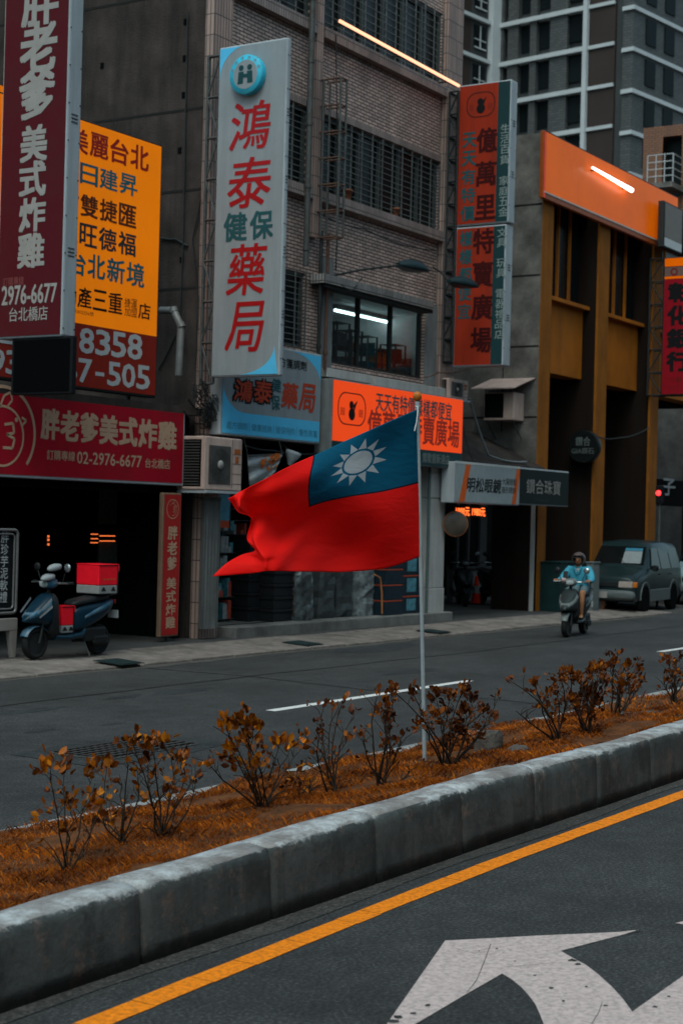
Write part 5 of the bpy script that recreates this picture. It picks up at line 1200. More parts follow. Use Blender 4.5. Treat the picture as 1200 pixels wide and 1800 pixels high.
tag(fl, 'red flag with blue corner and white sun billowing from the white pole', 'flag')

# ================================================================== shrubs in the bed
M_TWIG = mat('twig_bark', (.030, .018, .012), .85, .35, 25)
M_LEAF = leafy('orange_brown_leaf', [(.09, .024, .008), (.30, .075, .006), (.62, .165, .006), (.12, .032, .008), (1.0, .32, .008), (.09, .024, .008), (.46, .11, .006), (1.0, .30, .01)], .45, .3)
M_LEAFD = leafy('dark_brown_leaf', [(.06, .016, .008), (.20, .05, .008), (.42, .105, .006), (.08, .022, .008), (.62, .17, .008), (.06, .016, .008), (.28, .068, .008), (.13, .034, .008)], .45, .25)
def shrub(label, base, tips, dens, leafsize, seed):
    dens *= 1.9 if seed >= 8 else 1.35; leafsize *= .84 if seed >= 6 else .95
    rg = random.Random(seed); B = onZ(base[0], base[1], .30); B.z = soil_z(B.x, B.y)-.01
    t = thing('shrub', label, 'shrub', B, 0, 'leggy orange shrubs in the planting bed')
    tw_ = MB(); lf = MB(); D = (B-OC).dot(FW)
    def leaf(p, d, s):
        d = d.normalized(); sd_ = d.orthogonal().normalized(); sd_.rotate(Matrix.Rotation(rg.uniform(0, 6.28), 3, d)); nn = d.cross(sd_)
        w_ = s*.30
        lf.add([p, p+d*s*.3+sd_*w_*.8+nn*s*.04, p+d*s*.65+sd_*w_+nn*s*.02, p+d*s*1.0-nn*s*.10, p+d*s*.65-sd_*w_+nn*s*.02, p+d*s*.3-sd_*w_*.8+nn*s*.04, p+d*s*.5-nn*s*.07],
               [(0, 1, 6), (1, 2, 6), (2, 3, 6), (3, 4, 6), (4, 5, 6), (5, 0, 6)], 0, True)
    def tuft(p, d, n, s):
        for k in range(n):
            a = Vector((rg.gauss(0, .6), rg.gauss(0, .6), rg.gauss(.15, .45)))+d*1.0
            q = p+Vector((rg.gauss(0, s*.35), rg.gauss(0, s*.35), rg.gauss(0, s*.35))); leaf(q, a, s*rg.uniform(.6, 1.15))
    pivot = []
    for (tx, ty, dn) in tips:
        T = onY(tx, ty, B.y+rg.uniform(-.16, .16)); b0 = B+Vector((rg.uniform(-.05, .05), rg.uniform(-.05, .05), 0))
        n = 6; pts = [b0]
        wob = Vector((rg.uniform(-.05, .05), rg.uniform(-.05, .05), rg.uniform(0, .04)))
        for i in range(1, n+1):
            f = i/n; p = b0.lerp(T, f)+wob*math.sin(math.pi*f)*1.2+Vector((rg.gauss(0, .007), rg.gauss(0, .007), 0)); pts.append(p)
        r0 = .0065*D/10; tw_.tube(pts, [max(r0*(1-.68*i/n), .0018) for i in range(n+1)], 5)
        d = (pts[-1]-pts[-2]).normalized(); tuft(pts[-1], d, int(dn*dens*1.75), leafsize*1.08)
        for i in range(2, n):
            for _r in range(rg.choice((1, 1, 2, 2))):
                sd_ = Vector((rg.gauss(0, 1), rg.gauss(0, .8), rg.uniform(.5, 1.6))).normalized(); l = rg.uniform(.05, .15)*(1 if D < 14 else 1.3)
                e = pts[i]+sd_*l; mdp = pts[i]+sd_*l*.5+Vector((rg.gauss(0, .01), rg.gauss(0, .01), .01))
                tw_.tube([pts[i], mdp, e], [r0*.42, r0*.34, .0016], 4)
                if rg.random() < .35+.12*dn*dens/6: tuft(e, sd_, max(2, int(dn*dens*.6)), leafsize*.85)
    for k in range(5):                      # a few bare shoots and fallen leaves at the foot
        a = rg.uniform(0, 6.28); l = rg.uniform(.08, .22); e = B+Vector((math.cos(a)*l, math.sin(a)*l*.8, rg.uniform(.05, .2))); tw_.tube([B, B.lerp(e, .55)+Vector((0, 0, .02)), e], [.004, .003, .0015], 4)
        if rg.random() < .5: tuft(e, e-B, 3, leafsize*.8)
    tw_.build('stems', M_TWIG, t, fixn=False); lf.build('leaves', M_LEAF if seed < 6 else M_LEAFD, t, fixn=False)
SH = [('sparse crossing shrub at left end of the planting bed', (118, 1522), [(92, 1345, 9), (112, 1350, 7), (168, 1352, 9), (188, 1348, 7), (158, 1410, 6), (160, 1455, 4)], 1.0, .058, 1),
      ('dark low tuft of a shrub just right of the leftmost one', (212, 1478), [(196, 1440, 5), (208, 1362, 0), (238, 1345, 0), (185, 1425, 4), (222, 1300, 0)], .8, .055, 2),
      ('upright many stemmed shrub between manhole patch and kerb', (284, 1462), [(232, 1304, 9), (268, 1312, 8), (291, 1306, 8), (322, 1335, 9), (352, 1350, 4), (300, 1390, 5), (258, 1335, 4), (342, 1365, 4)], .85, .058, 3),
      ('leafiest orange shrub under the left tip of the flag', (462, 1424), [(392, 1272, 10), (418, 1270, 12), (444, 1274, 11), (432, 1300, 10), (410, 1320, 8), (488, 1308, 8), (508, 1312, 6), (532, 1316, 5), (368, 1335, 0), (450, 1345, 6), (420, 1345, 6)], 1.05, .060, 4),
      ('small orange seedling low in the grass below the flag', (525, 1398), [(512, 1375, 6), (532, 1380, 6), (545, 1392, 5), (500, 1388, 4)], .9, .05, 5),
      ('thin twiggy shrub left of the flag pole', (588, 1376), [(536, 1292, 6), (560, 1290, 5), (570, 1240, 5), (586, 1246, 5), (600, 1236, 5), (622, 1252, 4), (612, 1300, 4), (548, 1330, 3)], .75, .055, 6),
      ('shrub with bright orange head immediately left of the flag pole', (672, 1378), [(662, 1218, 5), (676, 1240, 10), (684, 1262, 10), (668, 1255, 8), (640, 1290, 4), (706, 1300, 4), (692, 1216, 3), (716, 1355, 0)], .95, .058, 7),
      ('wide dense brown shrub behind and right of the flag pole', (782, 1342), [(692, 1216, 6), (722, 1218, 7), (764, 1222, 8), (790, 1222, 10), (814, 1216, 9), (834, 1226, 9), (818, 1250, 10), (848, 1250, 8), (878, 1222, 3), (868, 1256, 5), (800, 1275, 8), (740, 1270, 6), (840, 1290, 7), (770, 1255, 8)], .95, .062, 8),
      ('slender shrub with a lone tall shoot beside the stone block', (978, 1292), [(896, 1196, 4), (904, 1250, 0), (938, 1204, 7), (952, 1226, 5), (984, 1192, 7), (976, 1214, 6), (1000, 1230, 5)], .9, .066, 9),
      ('bushy brown shrub between the lone tall shoot and the leaning shrub', (1034, 1282), [(1002, 1182, 9), (1018, 1196, 9), (1040, 1178, 10), (1056, 1172, 10), (1030, 1215, 10), (1062, 1200, 9), (1045, 1235, 9), (1010, 1235, 8)], 1.1, .068, 10),
      ('orange brown shrub leaning over the flat pale stones', (1082, 1258), [(1078, 1164, 9), (1098, 1172, 9), (1124, 1176, 9), (1106, 1190, 8), (1128, 1194, 5), (1090, 1205, 8), (1112, 1215, 6)], 1.0, .068, 11),
      ('last shrub at the right end of the bed', (1186, 1230), [(1172, 1160, 7), (1196, 1156, 7), (1182, 1182, 6), (1212, 1166, 7), (1168, 1200, 4), (1204, 1195, 5)], .9, .068, 12)]
for a in SH: shrub(*a)
# broken concrete block and flat stones in the bed
def stone(label, px, py, sx, sy, sz, seed, m, rz=0):
    rg = random.Random(seed); p = onZ(px, py, .27); z = soil_z(p.x, p.y)-.02; g = MB(); rings = []
    for k, (f, s_) in enumerate(((0, .98), (.35, 1.0), (.8, .97), (1, .86))):
        rings.append([(p.x+(sx*s_*math.copysign(abs(math.cos(q))**.55, math.cos(q))*math.cos(rz)-sy*s_*math.copysign(abs(math.sin(q))**.55, math.sin(q))*math.sin(rz))*(1+rg.uniform(-.07, .07)),
                       p.y+(sx*s_*math.copysign(abs(math.cos(q))**.55, math.cos(q))*math.sin(rz)+sy*s_*math.copysign(abs(math.sin(q))**.55, math.sin(q))*math.cos(rz))*(1+rg.uniform(-.07, .07)), z+sz*f+rg.uniform(-.012, .012)*(k == 3)) for q in [2*math.pi*i/16 for i in range(16)]])
    g.loft(rings, 0, False); tag(g.build('stone_block', m, loc='base', bevel=.008), label, 'stone', 'stones lying in the planting bed')
M_STONE = mat('mossy_concrete', (.11, .092, .08), .9, .35, 7, .6, 40, grime=.7, gscale=4, gcol=(.035, .028, .022))
stone('broken grey concrete block beside the dense brown shrub', 858, 1325, .17, .10, .15, 1, M_STONE, .25)
stone('flat pale stone lying left of the last shrub', 1106, 1265, .12, .08, .045, 2, M_STONE)
stone('larger flat pale stone closest to the last shrub', 1138, 1258, .18, .09, .05, 3, M_STONE)
stone('flat broken slab at the foot of the concrete block', 905, 1330, .22, .08, .04, 4, M_STONE, .2)

# ================================================================== scooters
M_TYRE = mat('tyre_rubber', (.012, .012, .012), .85, .2, 30); M_BLKPL = mat('black_plastic', (.012, .013, .014), .5, .15, 10); M_SEAT = mat('seat_vinyl', (.016, .017, .018), .45, .15, 20, .2)
M_CHROME = mat('dull_chrome', (.35, .36, .37), .25, .1, 10, metal=.8); M_SILV = mat('silver_plastic', (.28, .29, .30), .35, .1, 6)
M_LENS = mat('headlight_lens', (.30, .33, .34), .12, .2, 8); M_TAIL = mat('red_lens', (.30, .01, .01), .25); M_AMBL = mat('amber_lens', (.55, .14, .01), .25)
def local(root): ORG[root.name] = Vector((0, 0, 0)); return root
def srect(cy, cz, hw, hz, x, n=16, e=.55):
    r = []
    for i in range(n):
        q = 2*math.pi*i/n; c, s_ = math.cos(q), math.sin(q); r.append((x, cy+hw*math.copysign(abs(c)**e, c), cz+hz*math.copysign(abs(s_)**e, s_)))
    return r
def loftx(secs, e=.6, n=16):       # (x, z0, z1, half width)
    g = MB(); g.loft([srect(0, (a[1]+a[2])/2, a[3], (a[2]-a[1])/2, a[0], n, e) for a in secs]); return g
M_HUB = mat('dark_hub', (.03, .032, .034), .45, .2, 10, metal=.4)
def wheel(root, x, z=.215, R=.215, W=.055, y=0, hub=None):
    g = MB(); pr = [(R*.70, -W*.8), (R*.86, -W), (R*.96, -W*.75), (R, -W*.25), (R, W*.25), (R*.96, W*.75), (R*.86, W), (R*.70, W*.8)]
    n = 28; rings = [[(x+rr*math.cos(2*math.pi*k/n), y+h, z+rr*math.sin(2*math.pi*k/n)) for k in range(n)] for rr, h in pr]; rings.append(rings[0]); g.loft(rings, 0, True, False); w_ = g.build('wheel', M_TYRE, root)
    g = MB(); g.lathe([(R*.70, -W*.55), (R*.72, -W*.4), (R*.72, W*.4), (R*.70, W*.55)], (x, y, z), (0, 1, 0), 24)
    g.build('rim', hub or M_HUB, w_)
    return w_
def scooter(name, label, loc, rz, body, panel, group=None, mirrors=True, accent=None, cat='scooter'):
    t = local(thing(name, label, cat, loc, rz, group))
    wheel(t, .63); wheel(t, -.61)
    g = loftx([(.87, .505, .53, .02), (.80, .50, .60, .075), (.70, .49, .70, .125), (.58, .46, .80, .165), (.47, .42, .89, .18), (.40, .42, .93, .165)], .7); g.build('front_fairing', body, t, sub=1)
    g = loftx([(.80, .535, .61, .079), (.70, .55, .68, .130), (.58, .60, .76, .169), (.50, .66, .82, .181)], .75); g.build('fairing_panel', panel, t)
    g = loftx([(.46, .34, .80, .17), (.40, .28, .90, .185), (.36, .26, .88, .18), (.33, .26, .62, .16)], .6); g.build('leg_shield', M_BLKPL, t)
    g = loftx([(.36, .25, .33, .16), (.10, .24, .31, .17), (-.15, .25, .34, .16), (-.22, .28, .42, .14)], .5); g.build('floorboard', body, t)
    g = loftx([(.0, .34, .66, .115), (-.12, .33, .72, .15), (-.30, .38, .745, .17), (-.52, .47, .76, .165), (-.74, .58, .79, .125), (-.90, .68, .80, .05)], .6); rb_ = g.build('rear_body', body, t, sub=1)
    g = loftx([(-.18, .50, .58, .165), (-.35, .55, .66, .182), (-.55, .60, .72, .176), (-.78, .68, .78, .125)], .7); g.build('side_panel', panel, t)
    g = loftx([(.02, .68, .745, .10), (-.1, .70, .80, .14), (-.35, .73, .82, .155), (-.45, .74, .85, .15), (-.70, .77, .865, .12), (-.78, .79, .85, .07)], .6); g.build('seat', M_SEAT, t, sub=1)
    g = MB(); g.obox((-.42, .03, .30), (.46, 0, 0), (0, .2, 0), (0, 0, .2)); g.obox((-.55, .10, .22), (.3, 0, 0), (0, .08, 0), (0, 0, .13)); g.build('engine', M_BLKPL, t, bevel=.03)
    g = MB(); g.tube([(-.25, -.13, .2), (-.45, -.15, .2), (-.52, -.16, .26), (-.85, -.17, .36)], [.02, .025, .05, .055], 10); g.build('exhaust', mat('exhaust_grey', (.06, .062, .064), .4, metal=.5), t)
    g = MB()
    for s_ in (-1, 1): g.tube([(.63, s_*.085, .215), (.55, s_*.075, .48)], .022, 8)
    g.tube([(.56, 0, .46), (.36, 0, 1.0)], .03, 8); g.build('fork', M_BLKPL, t)
    g = MB(); n = 9
    rings = [[(.63+r_*math.cos(q), y, .215+r_*math.sin(q)) for r_, y in ((.235, -.07), (.25, 0), (.235, .07), (.228, .07), (.24, 0), (.228, -.07))] for q in [rad(25+125*i/n) for i in range(n+1)]]; g.loft(rings, 0, True); g.build('mudguard', panel, t)
    g = loftx([(.50, .985, 1.045, .05), (.46, .95, 1.08, .10), (.38, .94, 1.10, .125), (.30, .96, 1.09, .09), (.27, .98, 1.06, .05)], .65); g.build('handlebar_cover', panel, t, sub=1)
    g = loftx([(.515, .985, 1.035, .035), (.505, .965, 1.055, .075), (.47, .955, 1.06, .09)], .7); g.build('headlight', M_LENS, t, sub=1)
    g = MB()
    for s_ in (-1, 1): g.tube([(.36, s_*.08, 1.02), (.33, s_*.25, 1.025), (.30, s_*.355, 1.03)], .016, 8)
    g.build('handlebar', M_CHROME, t)
    for s_ in (-1, 1):
        g = MB(); g.tube([(.325, s_*.245, 1.025), (.298, s_*.365, 1.031)], .021, 10); g.build('grip', M_TYRE, t)
        g = MB(); g.tube([(.36, s_*.2, 1.03), (.375, s_*.34, 1.025)], .008, 6); g.build('brake_lever', M_CHROME, t)
        g = loftx([(.50, .70, .74, .02), (.49, .69, .76, .03), (.46, .70, .76, .03)], .7); [setattr(v, 'y', v.y+s_*.13) for v in g.v]; g.build('indicator', M_AMBL, t)
        if mirrors:
            g = MB(); g.tube([(.33, s_*.2, 1.04), (.34, s_*.24, 1.15), (.33, s_*.27, 1.2)], .007, 6); mr = g.build('mirror', M_BLKPL, t)
            g = MB(); g.lathe([(.02, -.016), (.055, -.010), (.06, 0), (.055, .003)], (.33, s_*.28, 1.235), (-1, 0, 0), 16); g.build('mirror_head', M_CHROME if s_ > 0 else M_BLKPL, mr)
    g = MB(); g.obox((-.89, 0, .74), (.05, 0, 0), (0, .14, 0), (0, 0, .06)); g.build('tail_light', M_TAIL, t, bevel=.012)
    g = MB(); g.obox((-.93, 0, .56), (.01, 0, .0), (0, .19, 0), (0, 0, .11)); g.build('number_plate', M_WLET, t, bevel=.003)
    g = MB(); g.tube([(-.62, .12, .83), (-.88, .11, .86), (-.90, 0, .865), (-.88, -.11, .86), (-.62, -.12, .83)], .013, 8); g.build('grab_rail', M_BLKPL, t)
    g = MB(); g.tube([(-.2, .1, .25), (-.28, .17, .01)], .012, 6); g.build('stand', M_IRON, t)
    return t
M_SBLUE = mat('metallic_dark_blue', (.005, .022, .038), .3, .15, 4); M_SLB = mat('bright_teal_blue', (.008, .075, .13), .3, .3, 5, grime=.35, gscale=6, gcol=(.35, .35, .37))
pr = onZ(170, 1150, .10); dv = Vector((-1, .03, 0)).normalized(); rzb = math.atan2(dv.y, dv.x)
sc = scooter('scooter', 'blue delivery scooter parked before the fried chicken shop', (pr.x+.61*dv.x, pr.y+.61*dv.y, .097), rzb, M_SBLUE, M_SLB)
def fairing_stripe(t):
    for s_ in (-1, 1):
        for (a, b_) in (((.74, .62), (.52, .80)), ((.70, .56), (.50, .70))):
            g = MB(); y0 = s_*.158; y1 = s_*.193; g.quad((a[0], y0, a[1]), (b_[0], y1, b_[1]), (b_[0]+.01, y1, b_[1]+.035), (a[0]+.02, y0, a[1]+.02)); g.build('decal', M_SILV, t)
fairing_stripe(sc)
for zz, yy, xx in ((1.245, .10, .40), (1.11, .06, .48)):
    g = loftx([(xx+.12, zz-.05, zz-.02, .02), (xx+.06, zz-.065, zz+.03, .06), (xx-.04, zz-.05, zz+.05, .085), (xx-.12, zz-.03, zz+.045, .05)], .75); [setattr(v, 'y', v.y+yy) for v in g.v]; g.build('mirror_shell', M_SILV, sc, sub=1)
def delivery_box(name, label, root_loc, rz, w_, d_, h_, lx, lz, words=True):
    t = local(thing(name, label, 'delivery box' if h_ > .3 else 'bag', root_loc, rz)); M1 = mat('red_nylon', (.90, .008, .022), .5, .08, 8, .15, 60); M2 = mat('grey_nylon', (.26, .255, .25), .6, .1, 8)
    g = MB(); g.box(lx-d_/2, lx+d_/2, -w_/2, w_/2, lz+h_*.30, lz+h_); g.build('upper_box', M1, t, bevel=.012)
    g = MB(); g.box(lx-d_/2+.001, lx+d_/2-.001, -w_/2+.001, w_/2-.001, lz, lz+h_*.298); g.build('lower_box', M2, t, bevel=.012)
    g = MB(); g.box(lx-d_/2-.012, lx-d_/2-.002, -w_/2-.01, w_/2+.01, lz+h_*.78, lz+h_*1.01); g.box(lx-d_/2-.012, lx+d_/2+.005, -w_/2-.006, w_/2+.006, lz+h_*1.003, lz+h_*1.035); g.build('lid_flap', M1, t, bevel=.006)
    g = MB()
    for s_ in (-1, 1): g.box(lx-d_/2-.008, lx+d_/2+.004, s_*(w_/2+.003)-.003, s_*(w_/2+.003)+.003, lz+h_*.985, lz+h_*1.0)
    g.box(lx-d_/2-.006, lx-d_/2+.02, w_/2-.012, w_/2+.004, lz, lz+h_*.99); g.build('piping', M_BLKPL, t)
    if words:
        g = MB()
        for k in range(4): g.add([(lx-d_/2+.06+.07*k, w_/2+.0025, lz+h_*.48), (lx-d_/2+.1+.07*k, w_/2+.0025, lz+h_*.5), (lx-d_/2+.09+.07*k, w_/2+.0025, lz+h_*.53), (lx-d_/2+.055+.07*k, w_/2+.0025, lz+h_*.515)], [(0, 1, 2, 3)])
        g.add([(lx-d_/2-.0025, -.14, lz+h_*.5), (lx-d_/2-.0025, .05, lz+h_*.52), (lx-d_/2-.0025, .05, lz+h_*.55), (lx-d_/2-.0025, -.14, lz+h_*.53)], [(0, 1, 2, 3)]); g.build('print', mat('print_ochre', (.35, .17, .03), .6), t)
    g = MB()
    for s_ in (-1, 1):
        for xx in (lx-d_*.25, lx+d_*.25): g.add([(xx-.05, s_*(w_/2+.004), lz+h_*.10), (xx+.05, s_*(w_/2+.004), lz+h_*.10), (xx+.012, s_*(w_/2+.004), lz+h_*.24), (xx-.012, s_*(w_/2+.004), lz+h_*.24)], [(0, 1, 2, 3)])
    g.build('strap', M_BLKPL, t)
    return t
L0 = (pr.x+.61*dv.x, pr.y+.61*dv.y, .097)
delivery_box('delivery_box', 'big red and grey insulated box on the tail of the blue scooter', L0, rzb, .42, .40, .40, -.58, .862)
delivery_box('delivery_bag', 'small red and grey bag on the footboard of the blue scooter', L0, rzb, .20, .24, .36, .10, .335, False)
# rider's scooter, parked dark scooters
rp = onZ(988, 1120, 0); rz_r = math.pi+rad(9)
RL = (rp.x+.62, rp.y+.02, 0)
M_GRYS = mat('scooter_grey_green', (.022, .028, .028), .35, .2, 5); M_GRYP = mat('scooter_pale_grey', (.12, .135, .13), .3, .2, 5)
rs = scooter('scooter', 'dark grey scooter ridden along the road by the person in blue', RL, rz_r, M_GRYS, M_GRYP)
g = MB(); 
g.lathe([(.001, .07), (.03, .06), (.05, .02), (.055, -.03)], (.50, -.11, 1.05), (1, 0, .2), 14); g.build('basket_bag', mat('pinkish_plastic', (.36, .25, .24), .5), rs)
M_BKS = mat('scooter_black', (.010, .012, .013), .35, .2, 5)
dark0 = None
for px, py, rz, lb in ((812, 1064, rad(215), 'dark scooter parked left of the traffic cone'), (862, 1062, rad(225), 'dark scooter parked right of the traffic cone under an orange cover'), (1000, 1052, rad(200), 'dark scooter behind the teal cabinet with its mirrors showing')):
    p = onZ(px, py, .10)
    if dark0 is None: dark0 = scooter('scooter', lb, (p.x, p.y, .097), rz, M_BKS, M_BLKPL, 'dark scooters parked by the shops')
    else:
        c = copy_tree(dark0); c.location = (p.x, p.y, .097); c.rotation_euler.z = rz; c['label'] = lb
p = onZ(378, 1093, .27); scooter('scooter', 'white trimmed scooter peeping out behind the folding gate', (p.x-.4, p.y+.55, .272), rad(-38), mat('scooter_white', (.4, .4, .39), .35), M_BKS)
# orange cover lying over a scooter
p = onZ(858, 1045, .10); g = MB(); rings = []
a = onY(836, 992, p.y-.3); b_ = onY(865, 1032, p.y-.35)
for i in range(7):
    f = i/6; c = a.lerp(b_, f); c.z += .05*math.sin(f*3.1); rings.append([c+Vector((.16*math.cos(q)*(.5+f), .06*math.sin(q), .07*math.sin(q)*(1-.3*f))) for q in [2*math.pi*k/8 for k in range(8)]])
g.loft(rings); tag(g.build('scooter_cover', mat('orange_cloth', (.42, .12, .02), .8, .25, 8), loc='base'), 'crumpled orange rain cover on the dark scooter behind the cone', 'cover')
# ================================================================== the rider
def skin_mesh(name, nodes, edges, m, parent, levels=2, root=0):
    me = bpy.data.meshes.new(name); me.from_pydata([n[:3] for n in nodes], edges, []); me.materials.append(m)
    o = bpy.data.objects.new(name, me); COL.objects.link(o)
    if parent is not None: o.parent = parent
    o.modifiers.new('skin', 'SKIN'); sl = me.skin_vertices[0].data
    for i, n in enumerate(nodes):
        r = n[3]; sl[i].radius = r if isinstance(r, tuple) else (r, r); sl[i].use_root = (i == root)
    s = o.modifiers.new('subsurf', 'SUBSURF'); s.levels = levels; s.render_levels = levels
    o.modifiers['skin'].use_smooth_shade = True
    return o
M_SKIN = mat('skin_tan', (.36, .155, .075), .5, .08, 20); M_SHIRT = mat('sky_blue_shirt', (.045, .27, .37), .8, .14, 9, .3, 30); M_SHORT = mat('grey_blue_shorts', (.10, .15, .17), .8, .15, 9)
M_HELM = mat('helmet_brown_grey', (.085, .06, .058), .35, .2, 6); M_STRAP = mat('helmet_black', (.008, .008, .009), .5)
pe = local(thing('person', 'person in sky blue shirt and dark helmet riding the grey scooter', 'person', RL, rz_r))
N_ = []; E_ = []
def nd(x, y, z, r, p=None):
    N_.append((x, y, z, r)); i = len(N_)-1
    if p is not None: E_.append((p, i))
    return i
pel = nd(-.26, 0, .86, (.14, .11)); sp1 = nd(-.25, 0, 1.0, (.13, .10), pel); ch = nd(-.20, 0, 1.17, (.15, .11), sp1); nk0 = nd(-.16, 0, 1.285, (.065, .065), ch); nk = nd(-.145, 0, 1.335, (.052, .055), nk0)
hd = nd(-.125, 0, 1.415, (.078, .09), nk); hd2 = nd(-.13, 0, 1.50, (.07, .085), hd)
jw_ = nd(-.062, 0, 1.385, (.03, .03), hd)
for s_ in (-1, 1):
    sh = nd(-.185, s_*.175, 1.245, .058, ch); el = nd(-.03, s_*.275, 1.06, .042, sh); wr = nd(.215, s_*.300, 1.035, .026, el)
    pm = nd(.275, s_*.305, 1.050, (.032, .020), wr)
    for k in range(4):
        yy = s_*(.275+.022*k); l = (.9, 1, .96, .8)[k]; a = nd(.318, yy, 1.062, .0095, pm); b_ = nd(.318+.026*l, yy, 1.045, .009, a); nd(.318+.018*l, yy, 1.012, .0085, b_)
    th = nd(.262, s_*.268, 1.035, .011, wr); nd(.292, s_*.258, 1.012, .0095, th)
    hp = nd(-.22, s_*.10, .84, .085, pel); kn = nd(.16, s_*.165, .80, .060, hp); cf = nd(.17, s_*.160, .64, .052, kn); an = nd(.13, s_*.145, .42, .034, cf); he = nd(.12, s_*.145, .365, .038, an); nd(.25, s_*.155, .352, (.035, .022), he)
body = skin_mesh('body', N_, E_, M_SKIN, pe, 2, pel)
SN = []; SE = []
def sn(x, y, z, r, p=None):
    SN.append((x, y, z, r)); i = len(SN)-1
    if p is not None: SE.append((p, i))
    return i
a0 = sn(-.235, 0, .80, (.195, .16)); a1 = sn(-.25, 0, .92, (.195, .155), a0); a2 = sn(-.235, 0, 1.05, (.190, .145), a1); a3 = sn(-.20, 0, 1.19, (.185, .135), a2); a4 = sn(-.17, 0, 1.275, (.09, .085), a3)
for s_ in (-1, 1):
    b0 = sn(-.185, s_*.185, 1.24, .088, a3); b1 = sn(-.12, s_*.24, 1.15, .086, b0); b2 = sn(-.03, s_*.285, 1.055, .076, b1); b3 = sn(.09, s_*.297, 1.04, .058, b2); sn(.185, s_*.302, 1.035, .046, b3)
skin_mesh('shirt', SN, SE, M_SHIRT, pe, 2, a0)
HN = [(-.25, 0, .86, (.16, .12))]; HE = []
for s_ in (-1, 1):
    HN.append((-.19, s_*.115, .845, .105)); HE.append((0, len(HN)-1)); HN.append((-.02, s_*.15, .83, .092)); HE.append((len(HN)-2, len(HN)-1)); HN.append((.08, s_*.162, .815, .080)); HE.append((len(HN)-2, len(HN)-1))
skin_mesh('shorts', HN, HE, M_SHORT, pe, 2)
g = MB(); g.add([(-.062, .055, 1.265), (-.062, -.055, 1.265), (-.060, 0, 1.13)], [(0, 1, 2)]); 
g = MB(); g.loft([[(x, y*f, z) for y, z in ((.05, .0), (0, .012), (-.05, 0), (0, -.012))] for x, f, z in ((0, 1, 0), )] * 1) if False else None
g = MB()
for s_ in (-1, 1): g.tube([(-.11, s_*.065, 1.315), (-.065, s_*.055, 1.27), (-.058, s_*.012, 1.16)], [.018, .022, .012], 8)
g.build('collar', M_SHIRT, pe)
g = MB(); g.lathe([(.001, -.03), (.035, -.02), (.05, .0), (.03, .02), (.001, .03)], (-.082, 0, 1.235), (1, 0, .4), 12); g.build('undershirt', M_LGREY, pe)
# face
g = MB()
g.loft([[(-.045+x, y, z) for y, z in r] for x, r in ((0, [(.020, 1.395), (-.020, 1.395), (-.012, 1.44), (.012, 1.44)]), (.022, [(.012, 1.398), (-.012, 1.398), (-.004, 1.425), (.004, 1.425)]))]); g.build('nose', M_SKIN, pe, sub=1)
g = MB()
for s_ in (-1, 1): g.lathe([(.001, .008), (.011, .004), (.011, -.004)], (-.050, s_*.032, 1.438), (1, 0, 0), 8)
g.build('eyes', M_STRAP, pe); g = MB(); g.obox((-.044, 0, 1.372), (.01, 0, 0), (0, .042, 0), (0, 0, .008)); g.build('mouth', mat('lip', (.22, .06, .05), .5), pe)
# open face helmet: shell, brim band, chin strap
hl = MB(); nu_, nv_ = 28, 14; c_ = Vector((-.135, 0, 1.445)); R_ = Vector((.148, .130, .135)); grid = {}
for j in range(nv_+1):
    ph_ = math.pi*.5-j/nv_*math.pi*.78
    for i in range(nu_):
        a = 2*math.pi*i/nu_; grid[i, j] = c_+Vector((R_.x*math.cos(ph_)*math.cos(a), R_.y*math.cos(ph_)*math.sin(a), R_.z*math.sin(ph_)))
idx = {k: n for n, k in enumerate(grid)}; F_ = []
for j in range(nv_):
    for i in range(nu_):
        i2 = (i+1) % nu_; a = 2*math.pi*(i+.5)/nu_; a = a if a < math.pi else a-2*math.pi
        if j >= 6 and abs(a) < 1.05: continue
        F_.append((idx[i, j], idx[i, j+1], idx[i2, j+1], idx[i2, j]))
hl.add(list(grid.values()), F_, 0, True); h_ = hl.build('helmet', M_HELM, pe); md = h_.modifiers.new('shell', 'SOLIDIFY'); md.thickness = .014
g = MB(); g.loft([[c_+Vector(((R_.x+.012+dx)*math.cos(a)*math.cos(rad(18)), (R_.y+.008)*math.sin(a)*math.cos(rad(18)), .040+dz)) for dx, dz in ((0, 0), (.05, -.012), (.05, -.018), (0, -.02))] for a in [rad(-72+144*k/12) for k in range(13)]]); g.build('visor', M_STRAP, h_)
g = MB(); g.tube([(-.10, .088, 1.42), (-.075, .07, 1.365), (-.062, 0, 1.335), (-.075, -.07, 1.365), (-.10, -.088, 1.42)], .011, 6); g.build('strap', M_STRAP, h_)
for s_ in (-1, 1):
    g = loftx([(.04, .325, .36, .035), (.12, .325, .365, .045), (.24, .325, .36, .048), (.30, .325, .345, .03)], .6); [setattr(v, 'y', v.y+s_*.15) for v in g.v]; g.build('sandal', M_STRAP, pe)
g = MB(); g.obox((.30, -.135, 1.14), (.012, 0, .01), (0, .085, 0), (-.06, 0, .15)); g.tube([(.34, -.13, 1.03), (.31, -.135, 1.1)], .008, 6); ph2 = g.build('phone_holder', M_STRAP, None, loc=None); ph2.parent = rs

